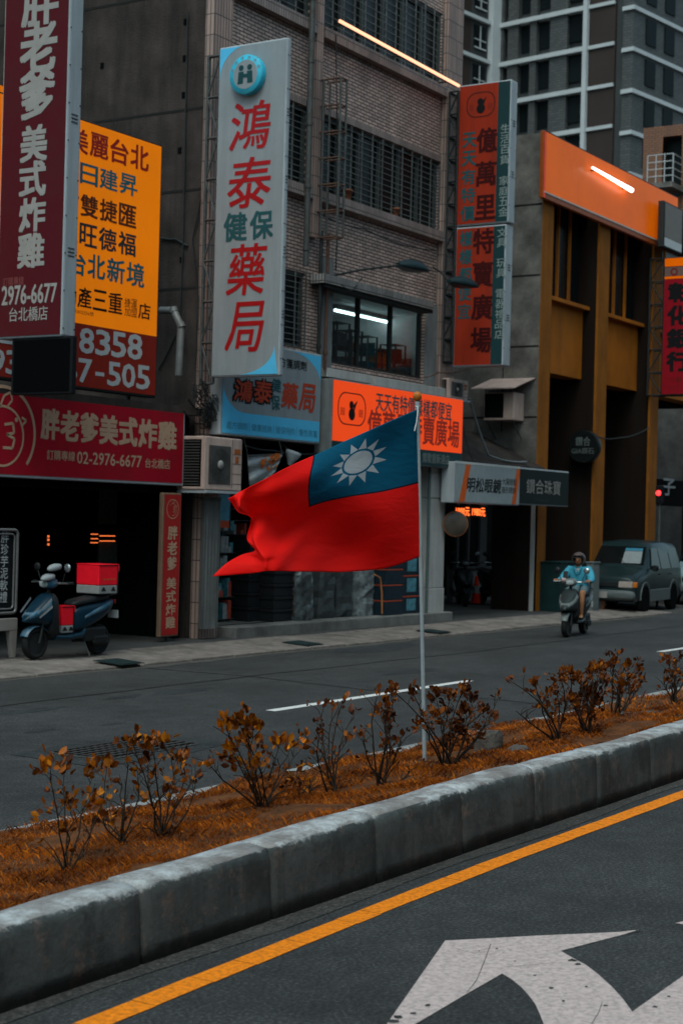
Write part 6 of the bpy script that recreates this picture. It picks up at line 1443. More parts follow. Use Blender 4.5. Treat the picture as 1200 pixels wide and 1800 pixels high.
# ================================================================== parked cars
def van(name, label, loc, rz, paint, lower, cat, sunshade=True):
    t = local(thing(name, label, cat, loc, rz)); H = 1.70
    def ring(x, z0, zb, zt, wb, wt, n=6):
        """one cross-section: foot z0, belt line zb, roof zt"""
        L_ = [(wb*.94, z0), (wb, z0+.14), (wb, zb-.15), (wb*.985, zb), (wt+.02, zt-.10), (wt-.05, zt-.02), (wt*.6, zt+.012), (0, zt+.02)]
        pts = [(x, y, z) for y, z in L_]; return pts + [(x, -y, z) for y, z in L_[-2::-1]]
    secs = [(2.16, .34, .62, .74, .74, .60), (2.12, .30, .74, .86, .80, .70), (1.9, .28, .86, .95, .82, .74), (1.25, .28, .98, 1.06, .825, .76), (1.12, .28, 1.0, 1.12, .825, .74),
            (.55, .28, 1.02, 1.62, .83, .66), (.3, .28, 1.03, H, .83, .67), (-.8, .28, 1.03, H+.03, .83, .68), (-1.85, .28, 1.02, H-.02, .82, .67), (-2.1, .30, 1.0, H-.16, .81, .65), (-2.2, .36, .9, 1.1, .78, .7)]
    g = MB(); g.loft([ring(*s_) for s_ in secs]); g.build('body', paint, t, bevel=.02)
    g = MB()                                                     # pale lower cladding and bumpers
    for s_ in (-1, 1): g = MB(); g.box(-.92, .98, s_*.81, s_*.845, .27, .56); g.build('side_cladding', lower, t, bevel=.012)
    g = loftx([(2.0, .30, .58, .84), (2.18, .32, .57, .83), (2.27, .36, .54, .72)], .35); g.build('front_bumper', lower, t, sub=1)
    g = loftx([(-2.28, .34, .56, .74), (-2.2, .32, .58, .82), (-2.05, .32, .58, .83)], .35); g.build('rear_bumper', lower, t, sub=1)
    G = mat('car_glass_dark', (.003, .005, .006), .2, .2, 2, spec=.25)
    def on_slope(f, y): x = 1.10+(.57-1.10)*f; z = 1.135+(1.60-1.135)*f; return (x+.012, y*(1-.12*f), z+.012)
    g = MB(); g.add([on_slope(.05, .70), on_slope(.05, -.70), on_slope(.95, -.70), on_slope(.95, .70)], [(0, 1, 2, 3)]); ws = g.build('windscreen', G, t)
    if sunshade:
        def sl(f, y): p = on_slope(f, y); return (p[0]+.006, p[1], p[2]+.006)
        g = MB(); g.add([sl(.08, .62), sl(.08, .14), sl(.70, .14), sl(.70, .62)], [(0, 1, 2, 3)]); g.build('sun_shade', mat('sun_shade_grey', (.20, .215, .22), .5, .15, 6), ws)
        g = MB(); g.add([sl(.72, .62), sl(.72, .14), sl(.86, .14), sl(.86, .62)], [(0, 1, 2, 3)]); g.build('shade_band', mat('shade_blue_dim', (.03, .16, .24), .5), ws)
    for s_ in (-1, 1):
        for x0, x1, xt0, xt1 in ((.86, .02, .52, .0), (-.06, -.95, -.06, -.93), (-1.02, -1.95, -1.0, -1.82)):
            g = MB(); yb, yt = s_*.838, s_*.708; g.add([(x0, yb, 1.055), (x1, yb, 1.055), (xt1, yt, 1.56), (xt0, yt, 1.56)], [(0, 1, 2, 3)]); g.build('side_window', G, t)
        g = loftx([(.98, 1.02, 1.15, .05), (.90, 1.01, 1.16, .09), (.86, 1.03, 1.14, .08)], .7); [setattr(v, 'y', v.y+s_*.93) for v in g.v]; g.build('wing_mirror', M_BLKPL, t)
        g = MB(); g.obox((2.145, s_*.57, .70), (.06, 0, 0), (-.03*s_, .34, 0), (-.02, 0, .15)); g.build('headlight', mat('car_headlight', (.30, .24, .21), .15, .2, 6), t, bevel=.02)
        g = MB(); g.obox((2.08, s_*.785, .70), (.12, 0, 0), (-.05*s_, .07, 0), (0, 0, .13)); g.build('indicator', M_AMBL, t, bevel=.015)
        g = MB(); g.obox((-2.19, s_*.68, .85), (.05, 0, 0), (0, .13, 0), (0, 0, .3)); g.build('tail_light', M_TAIL, t, bevel=.015)
        for x in (1.35, -1.28):
            wheel(t, x, .315, .315, .095, s_*.75, M_SILV)
            g = MB(); n = 14; g.loft([[(x+r_*math.cos(q), s_*y, .33+r_*math.sin(q)) for r_, y in ((.36, .80), (.43, .85), (.43, .80))] for q in [math.pi*k/n for k in range(n+1)]]); g.build('wheel_arch', lower, t)
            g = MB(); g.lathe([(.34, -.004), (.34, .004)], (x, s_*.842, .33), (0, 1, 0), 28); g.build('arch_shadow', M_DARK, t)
        for x in (.0, -.98): g = MB(); g.obox((x+.12, s_*.842, .92), (.14, 0, 0), (0, .03, 0), (0, 0, .025)); g.build('door_handle', M_BLKPL, t)
    g = MB(); g.obox((2.155, 0, .70), (.04, 0, 0), (0, .74, 0), (-.01, 0, .11)); g.build('grille', M_BLKPL, t, bevel=.01)
    g = MB(); g.obox((2.285, .0, .45), (.012, 0, 0), (0, .32, 0), (0, 0, .15)); g.build('number_plate', M_LGREY, t, bevel=.004)
    g = MB(); g.tube([(1.15, .3, 1.125), (.93, .05, 1.32)], .008, 5); g.tube([(1.15, -.3, 1.125), (1.0, -.5, 1.26)], .008, 5); g.build('wiper', M_BLKPL, t)
    return t
fn = onZ(1131, 1079, 0); hz = rad(186); hvec = Vector((math.cos(hz), math.sin(hz), 0)); side = Vector((-hvec.y, hvec.x, 0))
cv = fn - hvec*1.35 - side*.80
M_VAN = mat('van_dark_teal', (.010, .021, .023), .3, .2, 2, grime=.3, gscale=2, gcol=(.02, .03, .03)); M_VANL = mat('van_grey_cladding', (.09, .10, .10), .45, .15, 3)
van('van', 'dark teal van with grey lower trim and a sunshade parked nose first', (cv.x, cv.y, .006), hz, M_VAN, M_VANL, 'van')
van('parked_car', 'pale silver teal car parked behind the dark van', (cv.x+6.0, cv.y-.15, .006), hz, mat('car_silver_teal', (.20, .27, .28), .25, .1, 2), M_VANL, 'car', False)
van('parked_car', 'dark red car at the right edge beyond the silver one', (cv.x+12.0, cv.y+.3, .006), hz, mat('car_dark_red', (.14, .02, .02), .3, .1, 2), M_VANL, 'car', False)

# ================================================================== air conditioners
M_ACB = mat('aged_ac_enamel', (.52, .365, .31), .5, .08, 3, grime=.45, gscale=2.5, gcol=(.22, .15, .12), streak=True); M_ACG = mat('ac_grille', (.07, .062, .058), .6, .15, 20)
def aircon(label, tl, br, Y, depth, fan=True):
    a = onY(*tl, Y); b_ = onY(*br, Y); x0, x1, z0, z1 = a.x, b_.x, b_.z, a.z
    t = thing('air_conditioner', label, 'air conditioner', ((x0+x1)/2, Y, z0)); w_ = x1-x0; h_ = z1-z0
    g = MB(); g.box(x0, x1, Y, Y+depth, z0, z1); g.build('cabinet', M_ACB, t, bevel=.02)
    fx0, fx1 = x0+w_*.10, x0+w_*.68; g = MB(); g.box(fx0, fx1, Y-.012, Y-.002, z0+h_*.12, z0+h_*.84); g.build('fan_panel', M_ACG, t, bevel=.01)
    cx, cz, R_ = (fx0+fx1)/2, z0+h_*.48, min(fx1-fx0, h_*.72)*.46; g = MB()
    for k in range(7): r_ = R_*(.22+.78*k/6); g.tube([(cx+r_*math.cos(q), Y-.022, cz+r_*math.sin(q)) for q in [2*math.pi*i/28 for i in range(29)]], .004, 4, cap=False)
    for k in range(18): q = 2*math.pi*k/18; g.tube([(cx+R_*.2*math.cos(q), Y-.018, cz+R_*.2*math.sin(q)), (cx+R_*math.cos(q), Y-.018, cz+R_*math.sin(q))], .003, 4)
    g.build('fan_guard', M_IRON, t); g = MB(); g.lathe([(R_*.27, 0), (R_*.27, .014), (.001, .016)], (cx, Y-.018, cz), (0, -1, 0), 20); g.build('fan_badge', M_LGREY, t)
    g = MB()
    for k in range(16): z = z0+h_*(.1+.8*k/15); g.box(x0-.008, x0-.002, Y+.10, Y+depth-.02, z-.008, z+.008)
    g.build('side_louvre', M_ACG, t); g = MB(); g.box(x0-.0015, x0-.001, Y+.07, Y+depth-.01, z0+h_*.06, z0+h_*.94); g.build('side_panel', M_DARK, t)
    g = MB()
    for k, (za, zb2) in enumerate(((.70, .80), (.53, .66), (.34, .5), (.14, .31))):
        if k < 2: g.box(x0+w_*(.78 if k == 0 else .81), x0+w_*(.95 if k == 0 else .90), Y-.004, Y-.001, z0+h_*za, z0+h_*zb2)
    g.build('label', mat('ac_label_orange', (.35, .09, .02), .5, .4, 40), t); g = MB()
    for f in (.69, .51, .32, .13): g.box(x0+w_*.73, x0+w_*.98, Y-.003, Y-.001, z0+h_*f, z0+h_*f+.008)
    g.box(x0+w_*.725, x0+w_*.735, Y-.003, Y-.001, z0+h_*.05, z0+h_*.97); g.build('seam', M_ACG, t)
    g = MB(); g.box(x0+.02, x0+.07, Y-.03, Y+depth+.25, z0-.05, z0-.003); g.box(x1-.07, x1-.02, Y-.03, Y+depth+.25, z0-.05, z0-.003); g.box(x0+.0, x1, Y-.06, Y-.031, z0-.045, z0-.004); g.build('bracket', M_SIDE, t)
    return t
aircon('big beige air conditioner bracketed beside the pharmacy pier', (361, 766), (424, 864), 15.45, .55)
aircon('small beige air conditioner at the corner above the vermilion sign', (790, 664), (822, 704), 15.7, .4)
# window unit through the grey side wall, with its tin hood
Xw = GX0-.55; a = onX(851, 690, Xw); b_ = onX(902, 738, Xw)
t = thing('air_conditioner', 'old boxed window air conditioner under a slanting tin hood', 'air conditioner', (Xw, a.y, b_.z)); y0, y1, z0, z1 = b_.y, a.y, b_.z, a.z
g = MB(); g.box(Xw, GX0-.01, y0, y1, z0, z1); g.build('cabinet', M_ACB, t, bevel=.015)
g = MB(); g.box(Xw-.012, Xw-.002, y0+(y1-y0)*.34, y1-.02, z0+.06, z1-.03); g.build('front_grille', M_DARK, t)
g = MB(); g.add([(Xw-.25, y0-.12, z1+.06), (Xw-.25, y1+.22, z1+.06), (GX0-.01, y1+.1, z1+.34), (GX0-.01, y0-.25, z1+.34), (Xw-.25, y0-.12, z1+.085), (Xw-.25, y1+.22, z1+.085), (GX0-.01, y1+.1, z1+.365), (GX0-.01, y0-.25, z1+.365)], [(0, 3, 2, 1), (4, 5, 6, 7), (0, 1, 5, 4), (1, 2, 6, 5), (2, 3, 7, 6), (3, 0, 4, 7)]); g.build('hood', mat('tin_hood', (.44, .31, .27), .6, .15, 3, grime=.5, gscale=3), t)
g = MB()
for yy in (y0+.05, y1-.05): g.tube([(Xw+.05, yy, z0-.005), (GX0-.01, yy, z0-.4)], .015, 5); g.tube([(Xw+.02, yy, z1), (Xw-.1, yy, z1+.1)], .012, 5)
g.build('bracket', M_IRON, t)
# ================================================================== lamps reaching out from the front
for a, b_, lb in (((572, 487), (700, 466), 'dark shovel headed lamp on a long arm above the shop window'), ((762, 470), (790, 495), 'dark shovel headed lamp pointing at the tall vermilion sign')):
    p = onY(a[0], a[1], 15.95); Yh = 15.1; q = onY(b_[0], b_[1], Yh); t = thing('sign_lamp', lb, 'lamp', p); d = Vector((1, -.18, -.02)).normalized()
    g = MB(); g.tube([p, p.lerp(q, .5)+Vector((0, 0, .03)), q], .02, 8); g.build('arm', M_DKIRON, t)
    g = MB(); e = Vector((0, 0, 1)); sd_ = d.cross(e).normalized(); rings = []
    for f, w_, h_ in ((-.02, .06, .05), (.10, .11, .10), (.30, .18, .17), (.55, .2, .16), (.74, .15, .08), (.78, .10, .03)):
        c = q+d*f*1.0; rings.append([c+sd_*w_*math.cos(k)+e*(h_*max(math.sin(k), -.25)) for k in [2*math.pi*i/14 for i in range(14)]])
    g.loft(rings); g.build('lamp_head', mat('lamp_head_teal', (.012, .024, .028), .4), t)
# ================================================================== cables
def cable(label, pts, r=.012, m=None):
    g = MB(); P_ = []
    for a, b_ in zip(pts, pts[1:]):
        for k in range(6): f = k/6; P_.append(a.lerp(b_, f)-Vector((0, 0, .10*math.sin(math.pi*f)*(a-b_).length*.3)))
    P_.append(pts[-1]); g.tube(P_, r, 5); tag(g.build('cable', m or M_DKIRON, loc='base'), label, 'cable', 'cables along the shop fronts')
Y1 = 15.9
cable('black cable drooping from the brick corner to the big air conditioner', [onY(322, 720, 15.8), onY(345, 745, Y1), onY(385, 740, Y1), onY(396, 768, Y1)])
cable('black cable looping over the tiled pier below the hoarding', [onY(330, 700, Y1), onY(352, 728, Y1), onY(372, 712, Y1), onY(392, 728, Y1)], .016)
cable('thick cable hanging on the grey wall below the hooded air conditioner', [onY(825, 700, Y1), onY(838, 745, Y1), onY(858, 800, Y1), onY(925, 812, Y1)], .025, M_GREYP)
cable('thin cable slanting down beside the vermilion sign end', [onY(812, 745, 15.7), onY(826, 800, 15.6), onY(833, 812, 15.6)], .012)
cable('reddish cable stretched from the shop window ledge to the grey wall', [onY(738, 664, 15.7), onY(772, 655, 15.6), onY(842, 640, 15.9)], .012, M_RUST)
cable('black cable strung between the orange arcade columns', [onY(1050, 768, 15.95), onY(1085, 770, 15.95), onY(1140, 752, 15.95)], .018)
for i, (px, py) in enumerate(((350, 700), (362, 738), (372, 728))):
    p = onY(px, py, 15.8); g = MB(); rr = random.Random(i)
    for k in range(9): g.tube([p+Vector((.14*math.cos(q+k)+rr.uniform(-.05, .05), -.02*k+.05, .16*math.sin(q*1.0)+rr.uniform(-.02, .02)+.02*k)) for q in [6.3*j/10 for j in range(11)]], .009, 4, cap=False)
    tag(g.build('cable_coil', M_DKIRON, loc='base'), ('tangled coil of black cable high on the tiled pier', 'lower coil of black cable above the air conditioner', 'small coil of cable beside the air conditioner top')[i], 'cable')
p = onY(376, 728, 15.8); g = MB(); g.box(p.x-.12, p.x+.3, 15.72, 15.86, p.z-.05, p.z+.26); tag(g.build('junction_box', M_GREYP, loc='base', bevel=.01), 'grey junction box on the pier left of the pharmacy sign', 'box')
# grey vent pipe on the side wall beside the hoarding
Xv = BX0-.25; pts = [onX(282, 545, Xv), onX(305, 545, Xv), onX(318, 572, Xv), onX(314, 660, Xv)]
g = MB(); g.tube([pts[0], pts[1]+Vector((0, .05, 0)), pts[1], pts[2], pts[3]], .06, 10)
for p in pts[1:3]: g.lathe([(.07, -.04), (.07, .04)], p, (0, .5, 1), 12)
tag(g.build('vent_pipe', mat('galvanised_duct', (.17, .165, .16), .5, .2, 6, metal=.3), loc='base'), 'bent grey vent pipe on the dark side wall beside the hoarding', 'pipe')
cable('slack wire hanging across the dark side wall', [onX(282, 418, BX0-.03), onX(310, 420, BX0-.03), onX(330, 432, BX0-.03)], .02); cable('thin diagonal wire on the side wall beneath the vent pipe', [onX(308, 590, BX0-.03), onX(278, 650, BX0-.03)], .014)

# ================================================================== ground floor things
Yg = 15.72
a = onY(356, 880, Yg); b_ = onY(378, 1093, Yg); t = thing('folding_gate', 'ribbed grey folding metal gate pushed beside the pharmacy pier', 'gate', (a.x, Yg, FL)); g = MB(); n = 10
zig = [(a.x+(b_.x-a.x)*k/n, Yg+(.05 if k % 2 else -.05)) for k in range(n+1)]; g.loft([[(x, y, FL+.005) for x, y in zig], [(x, y, a.z) for x, y in zig]], 0, False, False, closed=False); o = g.build('slats', mat('gate_grey', (.16, .165, .165), .45, .15, 5, metal=.3, grime=.4, streak=True), t); md = o.modifiers.new('s', 'SOLIDIFY'); md.thickness = .012
g = MB(); g.box(a.x-.03, b_.x+.03, Yg-.04, Yg+.04, a.z+.002, a.z+.06); g.build('rail', M_IRON, t)
# round white column between the shops
a = onY(756, 850, 15.72); b_ = onY(779, 1090, 15.72); t = thing('pillar', 'square off white pillar between the discount store and the parked scooters', 'pillar', ((a.x+b_.x)/2, 15.9, .09))
g = MB(); g.box(a.x, b_.x, 15.72, 16.2, .093, .75); g.box(a.x+.012, b_.x-.012, 15.735, 16.19, .757, 2.55); g.box(a.x, b_.x, 15.72, 16.2, 2.557, 3.2); g.build('shaft', M_WHITEP, t, bevel=.012)
g = MB(); g.tube([(a.x-.07, 15.7, .1), (a.x-.07, 15.7, 3.2)], .03, 8); g.build('pipe', mat('pipe_teal', (.07, .10, .10), .5), t)
# round traffic mirror seen from the side on the pillar
c = onY(800, 921, 15.5); t = thing('round_mirror', 'round orange edged convex mirror mounted on the white pillar', 'mirror', c); ax = Vector((-.75, -.66, 0)).normalized()
g = MB(); g.lathe([(.235, .0), (.245, .02), (.235, .03), (.001, .05)], c, ax, 28); g.build('glass', mat('mirror_grey', (.07, .055, .045), .3, .3, 3), t); g = MB(); g.lathe([(.25, -.02), (.26, .0), (.26, .02), (.245, .021), (.235, -.02)], c, ax, 28); g.build('rim', mat('mirror_orange_rim', (.30, .09, .03), .5, .2), t); g = MB(); g.tube([c-ax*.02, (b_.x-.02, 15.8, c.z)], .02, 6); g.build('arm', M_IRON, t)
# cone
p = onZ(836, 1062, .10); t = thing('traffic_cone', 'red traffic cone with a grey band standing by the scooters', 'traffic cone', (p.x, p.y, .096)); p.z = .096
g = MB(); g.box(p.x-.15, p.x+.15, p.y-.15, p.y+.15, .0965, .125); g.build('base', mat('cone_dark_base', (.05, .02, .015), .7), t, bevel=.01); g = MB(); g.lathe([(.125, .03), (.092, .27)], p, n=20); g.build('cone_body', mat('cone_red', (.95, .035, .010), .5), t); g = MB(); g.lathe([(.065, .45), (.033, .68), (.03, .69), (.001, .69)], p, n=20); g.build('cone_tip', mat('cone_red', (.62, .035, .015), .5), t); g = MB(); g.lathe([(.092, .2705), (.0655, .449)], p, n=20); g.build('band', M_LGREY, t)
# cabinets by the arcade
def boxthing(name, label, cat, tl, br, base_z, Y, pl, m, lid=None, bevel=.012, top=None):
    a = onY(*tl, Y); b_ = onY(*br, Y); d = onX(pl, (tl[1]+br[1])/2, a.x).y-Y; t = thing(name, label, cat, ((a.x+b_.x)/2, Y, base_z)); g = MB(); g.box(a.x, b_.x, Y, Y+d, base_z, a.z-.03); g.build('housing', m, t, bevel=bevel)
    g = MB(); g.box(a.x-.02, b_.x+.02, Y-.02, Y+d+.02, a.z-.029, a.z); g.build('lid', lid or m, t, bevel=.006)
    g = MB(); w_ = (b_.x-a.x); g.box(a.x+w_*.08, a.x+w_*.49, Y-.008, Y-.001, base_z+.15, a.z-.1); g.box(a.x+w_*.51, a.x+w_*.92, Y-.008, Y-.001, base_z+.15, a.z-.1); g.build('door', m, t, bevel=.004)
    return t
boxthing('utility_cabinet', 'wide dark teal utility cabinet standing before the arcade', 'cabinet', (985, 988), (1028, 1068), .096, 15.5, 945, mat('cabinet_teal', (.008, .026, .027), .5, .3, 3))
boxthing('concrete_box', 'pale grey upright box beside the dark teal cabinet', 'box', (1043, 988), (1052, 1066), .006, 15.2, 1029, mat('box_grey', (.13, .145, .145), .7, .15, 4, grime=.3), bevel=.02)
p = onZ(1060, 1078, .0); t = thing('stub_post', 'short grey stub post with an orange face beside the grey box', 'post', (p.x, p.y, .006)); g = MB(); g.box(p.x-.16, p.x+.16, p.y, p.y+.25, .007, .40); g.build('block', mat('post_grey', (.12, .12, .115), .8), t, bevel=.04); g = MB(); g.box(p.x-.10, p.x+.04, p.y-.012, p.y-.002, .05, .36); g.build('reflector', M_AMBL, t, bevel=.01)
# pedestrian signal
p = onY(1157, 960, 15.6); q = onY(1157, 868, 15.6); t = thing('traffic_signal', 'slim post with a lit red signal beyond the van', 'traffic light', (p.x, 15.6, .004)); g = MB(); g.tube([(p.x, 15.6, .005), (p.x, 15.6, q.z-.25)], .04, 8); g.build('post', M_IRON, t)
g = MB(); g.box(p.x-.10, p.x+.10, 15.52, 15.68, q.z-.25, q.z+.22); g.build('head', M_BLACK, t, bevel=.02); g = MB(); c = onY(1158, 870, 15.48); g.lathe([(.07, 0), (.066, .02), (.001, .025)], (p.x-.102, 15.6, q.z+.02), (-1, 0, 0), 16); g.build('red_lamp', mat('signal_red', (1, .02, .02), .5, 0, emit=2.0, ecol=(1, .03, .03)), t)

# stock in front of the discount store
M_CRATE = mat('dark_crate', (.012, .013, .015), .6, .2, 6)
M_DBLUE = mat('carton_dark_blue', (.010, .022, .032), .5, .3, 4); M_ORED = mat('carton_orange_edge', (.40, .055, .02), .6); M_PIC = mat('carton_picture', (.07, .20, .25), .5, .6, 9)
def carton(label, x0, x1, y0, y1, z0, z1, pic=False, grp='dark blue cartons stacked by the pillar'):
    t = thing('carton', label, 'carton', ((x0+x1)/2, y0, z0), 0, grp); g = MB(); g.box(x0, x1, y0, y1, z0, z1); g.build('box', M_DBLUE, t, bevel=.006)
    g = MB(); g.box(x0+.005, x1-.005, y0-.004, y0-.001, z1-.035, z1-.012); g.box(x0-.004, x0-.001, y0+.005, y1-.005, z1-.035, z1-.012); g.build('edge_stripe', M_ORED, t)
    if pic:
        w_ = x1-x0; g = MB(); g.box(x0+w_*.25, x0+w_*.7, y0-.005, y0-.002, z0+.06, z1-.07); g.build('picture', M_PIC, t)
a = onY(678, 1078, 15.75); w_ = .62
for k in range(4): carton(('lowest', 'second lowest', 'second highest', 'topmost')[k]+' dark blue carton of the left stack', a.x, a.x+w_, 15.75, 16.2, FL+.002+.30*k, FL+.002+.30*k+.295)
for k, h_ in enumerate((.36, .4, .38)):
    z = FL+.002+(.0, .363, .766)[k]; carton(('lowest', 'middle', 'topmost')[k]+' pictured carton of the right stack', a.x+w_+.05, a.x+w_+.85, 15.8, 16.25, z, z+h_, True)
M_WRAP = mat('clear_wrap_over_stock', (.05, .06, .062), .12, .9, 7, .8, 14, spec=.7)
def wrapped(label, px0, px1, top, Y, seed, m):
    a = onY(px0, top, Y); b_ = onY(px1, top, Y); rg = random.Random(seed); cx = (a.x+b_.x)/2; rx = (b_.x-a.x)/2; rings = []; H_ = a.z-FL
    for k in range(9):
        f = k/8; rings.append([(cx+rx*(1-.35*max(0, f-.75)*4*.6)*math.copysign(abs(math.cos(q))**.6, math.cos(q))*(1+rg.uniform(-.08, .08)), Y+.3+.25*math.copysign(abs(math.sin(q))**.6, math.sin(q))*(1+rg.uniform(-.1, .1)), FL+.003+H_*f) for q in [2*math.pi*i/14 for i in range(14)]])
    g = MB(); g.loft(rings, 0, False); tag(g.build('wrapped_stack', m, loc='base'), label, 'stock', 'wrapped stock outside the discount store')
wrapped('plastic wrapped stack with bright creases below the flag', 531, 562, 1000, 15.8, 1, M_WRAP)
M_GRW = mat('grey_wrapped_roll', (.045, .052, .054), .3, .4, 6, .5, 20); M_PLW = mat('pale_plastic_cover', (.14, .155, .16), .25, .6, 8, .6, 16)
wrapped('grey wrapped roll next to the creased plastic stack', 572, 600, 992, 15.95, 2, M_GRW); wrapped('grey wrapped roll between the taller roll and the pale covered stand', 603, 630, 992, 16.0, 3, M_GRW); wrapped('pale plastic covered stand next to the dark blue cartons', 640, 668, 1000, 15.9, 4, M_PLW)
p = onY(655, 1010, 15.85); g = MB(); g.tube([p+Vector((.02, -.02, .0)), p+Vector((.22, -.03, -.06)), p+Vector((.30, -.03, -.35)), p+Vector((.33, -.03, -.75))], .018, 6); tag(g.build('plastic_strap', mat('strap_orange', (.42, .16, .06), .5), loc='base'), 'orange plastic strap over the pale plastic covered stand', 'strap')
for i, (px0, px1, top, Y) in enumerate(((440, 482, 940, 16.3), (484, 528, 960, 16.0))):
    a = onY(px0, top, Y); b_ = onY(px1, top, Y); t = thing('crate_stack', ('tall black crate stack behind the drooping flag tip', 'black crate stack with reddish slats below the flag')[i], 'crates', (a.x, Y, FL)); n = 6
    for k in range(n):
        z0 = FL+.003+(a.z-FL)*k/n; z1 = FL+(a.z-FL)*(k+1)/n-.004; g = MB(); g.box(a.x, b_.x, Y, Y+.5, z0, z1); g.box(a.x-.02, b_.x+.02, Y-.02, Y+.52, z1-.05, z1-.001); g.build('crate', M_CRATE, t, bevel=.008)
    if i:
        g = MB()
        for k in range(14): z = FL+.1+k*.085; g.box(b_.x-.25, b_.x-.02, Y-.03, Y-.022, z, z+.03)
        g.build('slats', mat('slat_red', (.07, .018, .012), .6), t)
# shelves of small goods inside the pharmacy opening
for i, (px, py, w_, h_, c, lb) in enumerate(((392, 915, .45, .9, (.10, .17, .20), 'pale blue poster stand just inside the pharmacy opening'), (412, 955, .4, .7, (.07, .09, .09), 'dim grey shelf inside the pharmacy opening'))):
    p = onY(px, py, FY+1.2); t = thing('display_stand', lb, 'stand', (p.x, FY+1.2, FL)); g = MB(); g.box(p.x-w_/2, p.x+w_/2, FY+1.2, FY+1.24, p.z-h_/2, p.z+h_/2); g.build('board', mat('stand_%d' % i, c, .5, .5, 6), t)
    g = MB(); g.tube([(p.x, FY+1.26, FL+.003), (p.x, FY+1.26, p.z)], .02, 6); g.lathe([(.2, 0), (.2, .02)], (p.x, FY+1.26, FL+.003), n=16); g.build('leg', M_IRON, t)
p = onY(388, 880, FY+.1); g = MB(); g.box(p.x-.02, p.x+.25, FY+.1, FY+.12, p.z-.45, p.z+.25); pst = g.build('hanging_poster', mat('poster_blue', (.06, .2, .28), .5, .3, 5), loc='base'); tag(pst, 'small hanging blue poster with an orange foot beside the folding gate', 'poster')
g = MB(); g.box(p.x-.021, p.x+.251, FY+.095, FY+.099, p.z-.45, p.z-.33); g.build('orange_foot', M_ORED, pst)
# silver banner hanging below the pharmacy sign
Yb = 15.6; g = MB(); n = 14; mm = 10; vs = []
for i in range(n+1):
    for j in range(mm+1):
        u, v = i/n, j/mm; tx = 435+62*u; ty = 801-4*math.sin(math.pi*u)*0-3*u; bx_2 = 438+46*u; by = 856-16*u-26*max(0, u-.55)
        p = onY(tx+(bx_2-tx)*v, ty+(by-ty)*v, Yb+.05*math.sin(9*u+3*v)*v+.03*math.sin(14*v+3*u)); vs.append(p)
g.add(vs, [(i*(mm+1)+j, (i+1)*(mm+1)+j, (i+1)*(mm+1)+j+1, i*(mm+1)+j+1) for i in range(n) for j in range(mm)], 0, True)
bn = g.build('banner', mat('silver_banner', (.30, .30, .30), .3, .25, 5, metal=.2), loc='base'); md = bn.modifiers.new('s', 'SOLIDIFY'); md.thickness = .004; tag(bn, 'small sagging silver banner with orange print below the pharmacy sign', 'banner')
rg = random.Random(9); mo = mat('print_orange', (.55, .12, .015), .5, .3, 20)
for k in range(34):
    u = rg.uniform(.38, .93); v = rg.uniform(.06, .62); tx = 435+62*u; ty = 801-3*u; bx_2 = 438+46*u; by = 856-16*u-26*max(0, u-.55); c = onY(tx+(bx_2-tx)*v, ty+(by-ty)*v, Yb+.05*math.sin(9*u+3*v)*v+.03*math.sin(14*v+3*u)-.008); r_ = rg.uniform(.025, .055)
    g = MB(); g.poly([c+Vector((r_*math.cos(q), -.001*k*.1, r_*math.sin(q))) for q in [2*math.pi*i/8 for i in range(8)]]); g.build('print', mo, bn)
a = onY(436, 801, Yb); b_ = onY(496, 798, Yb); g = MB(); g.tube([a, b_], .012, 6); g.tube([a, a+Vector((0, .1, .3))], .006, 5); g.tube([b_, b_+Vector((0, .1, .3))], .006, 5); g.build('rod', M_IRON, bn)
# pale floodlight under the pharmacy sign
p = onY(514, 800, 15.6); t = thing('flood_light', 'small pale floodlight under the right end of pharmacy sign', 'lamp', p); g = MB(); g.lathe([(.03, -.18), (.06, -.12), (.13, .0), (.14, .06), (.001, .07)], p, (.25, -.2, 1), 16); g.build('lamp_head', M_SIDE, t); g = MB(); g.tube([p+Vector((0, .02, .05)), p+Vector((.1, .3, .2))], .015, 6); g.build('arm', M_IRON, t)
# menu stand at the left edge
Ym = 15.5; a = onY(-60, 928, Ym); b_ = onY(27, 1112, Ym); t = thing('menu_stand', 'black menu board with white handwriting in a bright metal frame', 'menu board', ((a.x+b_.x)/2, Ym, .09)); M_BR = mat('brushed_frame', (.20, .19, .185), .4, .15, 12, metal=.5)
g = MB(); g.box(a.x+.06, b_.x-.06, Ym+.01, Ym+.04, b_.z+.25, a.z-.06); g.build('board', mat('board_black', (.006, .008, .009), .5), t)
def rrect(x0, x1, z0, z1, r): return [(x1-r+r*math.cos(q), z1-r+r*math.sin(q)) for q in [rad(15*k) for k in range(7)]]+[(x0+r+r*math.cos(q), z1-r+r*math.sin(q)) for q in [rad(90+15*k) for k in range(7)]]+[(x0+r+r*math.cos(q), z0+r+r*math.sin(q)) for q in [rad(180+15*k) for k in range(7)]]+[(x1-r+r*math.cos(q), z0+r+r*math.sin(q)) for q in [rad(270+15*k) for k in range(7)]]
g = MB()
for off, rr_ in ((.02, .022), (.075, .014)):
    pp = rrect(a.x+off, b_.x-off, b_.z+.25+off, a.z-off, .06); pp = pp+pp[:2]; g.tube([(x, Ym-.01, z) for x, z in pp], rr_, 8, cap=False)
g.build('frame', M_BR, t); g = MB(); g.box(a.x, b_.x+.01, Ym-.03, Ym+.05, b_.z+.03, b_.z+.2); g.build('foot_bar', mat('foot_beige', (.26, .23, .21), .5, .1), t, bevel=.01)
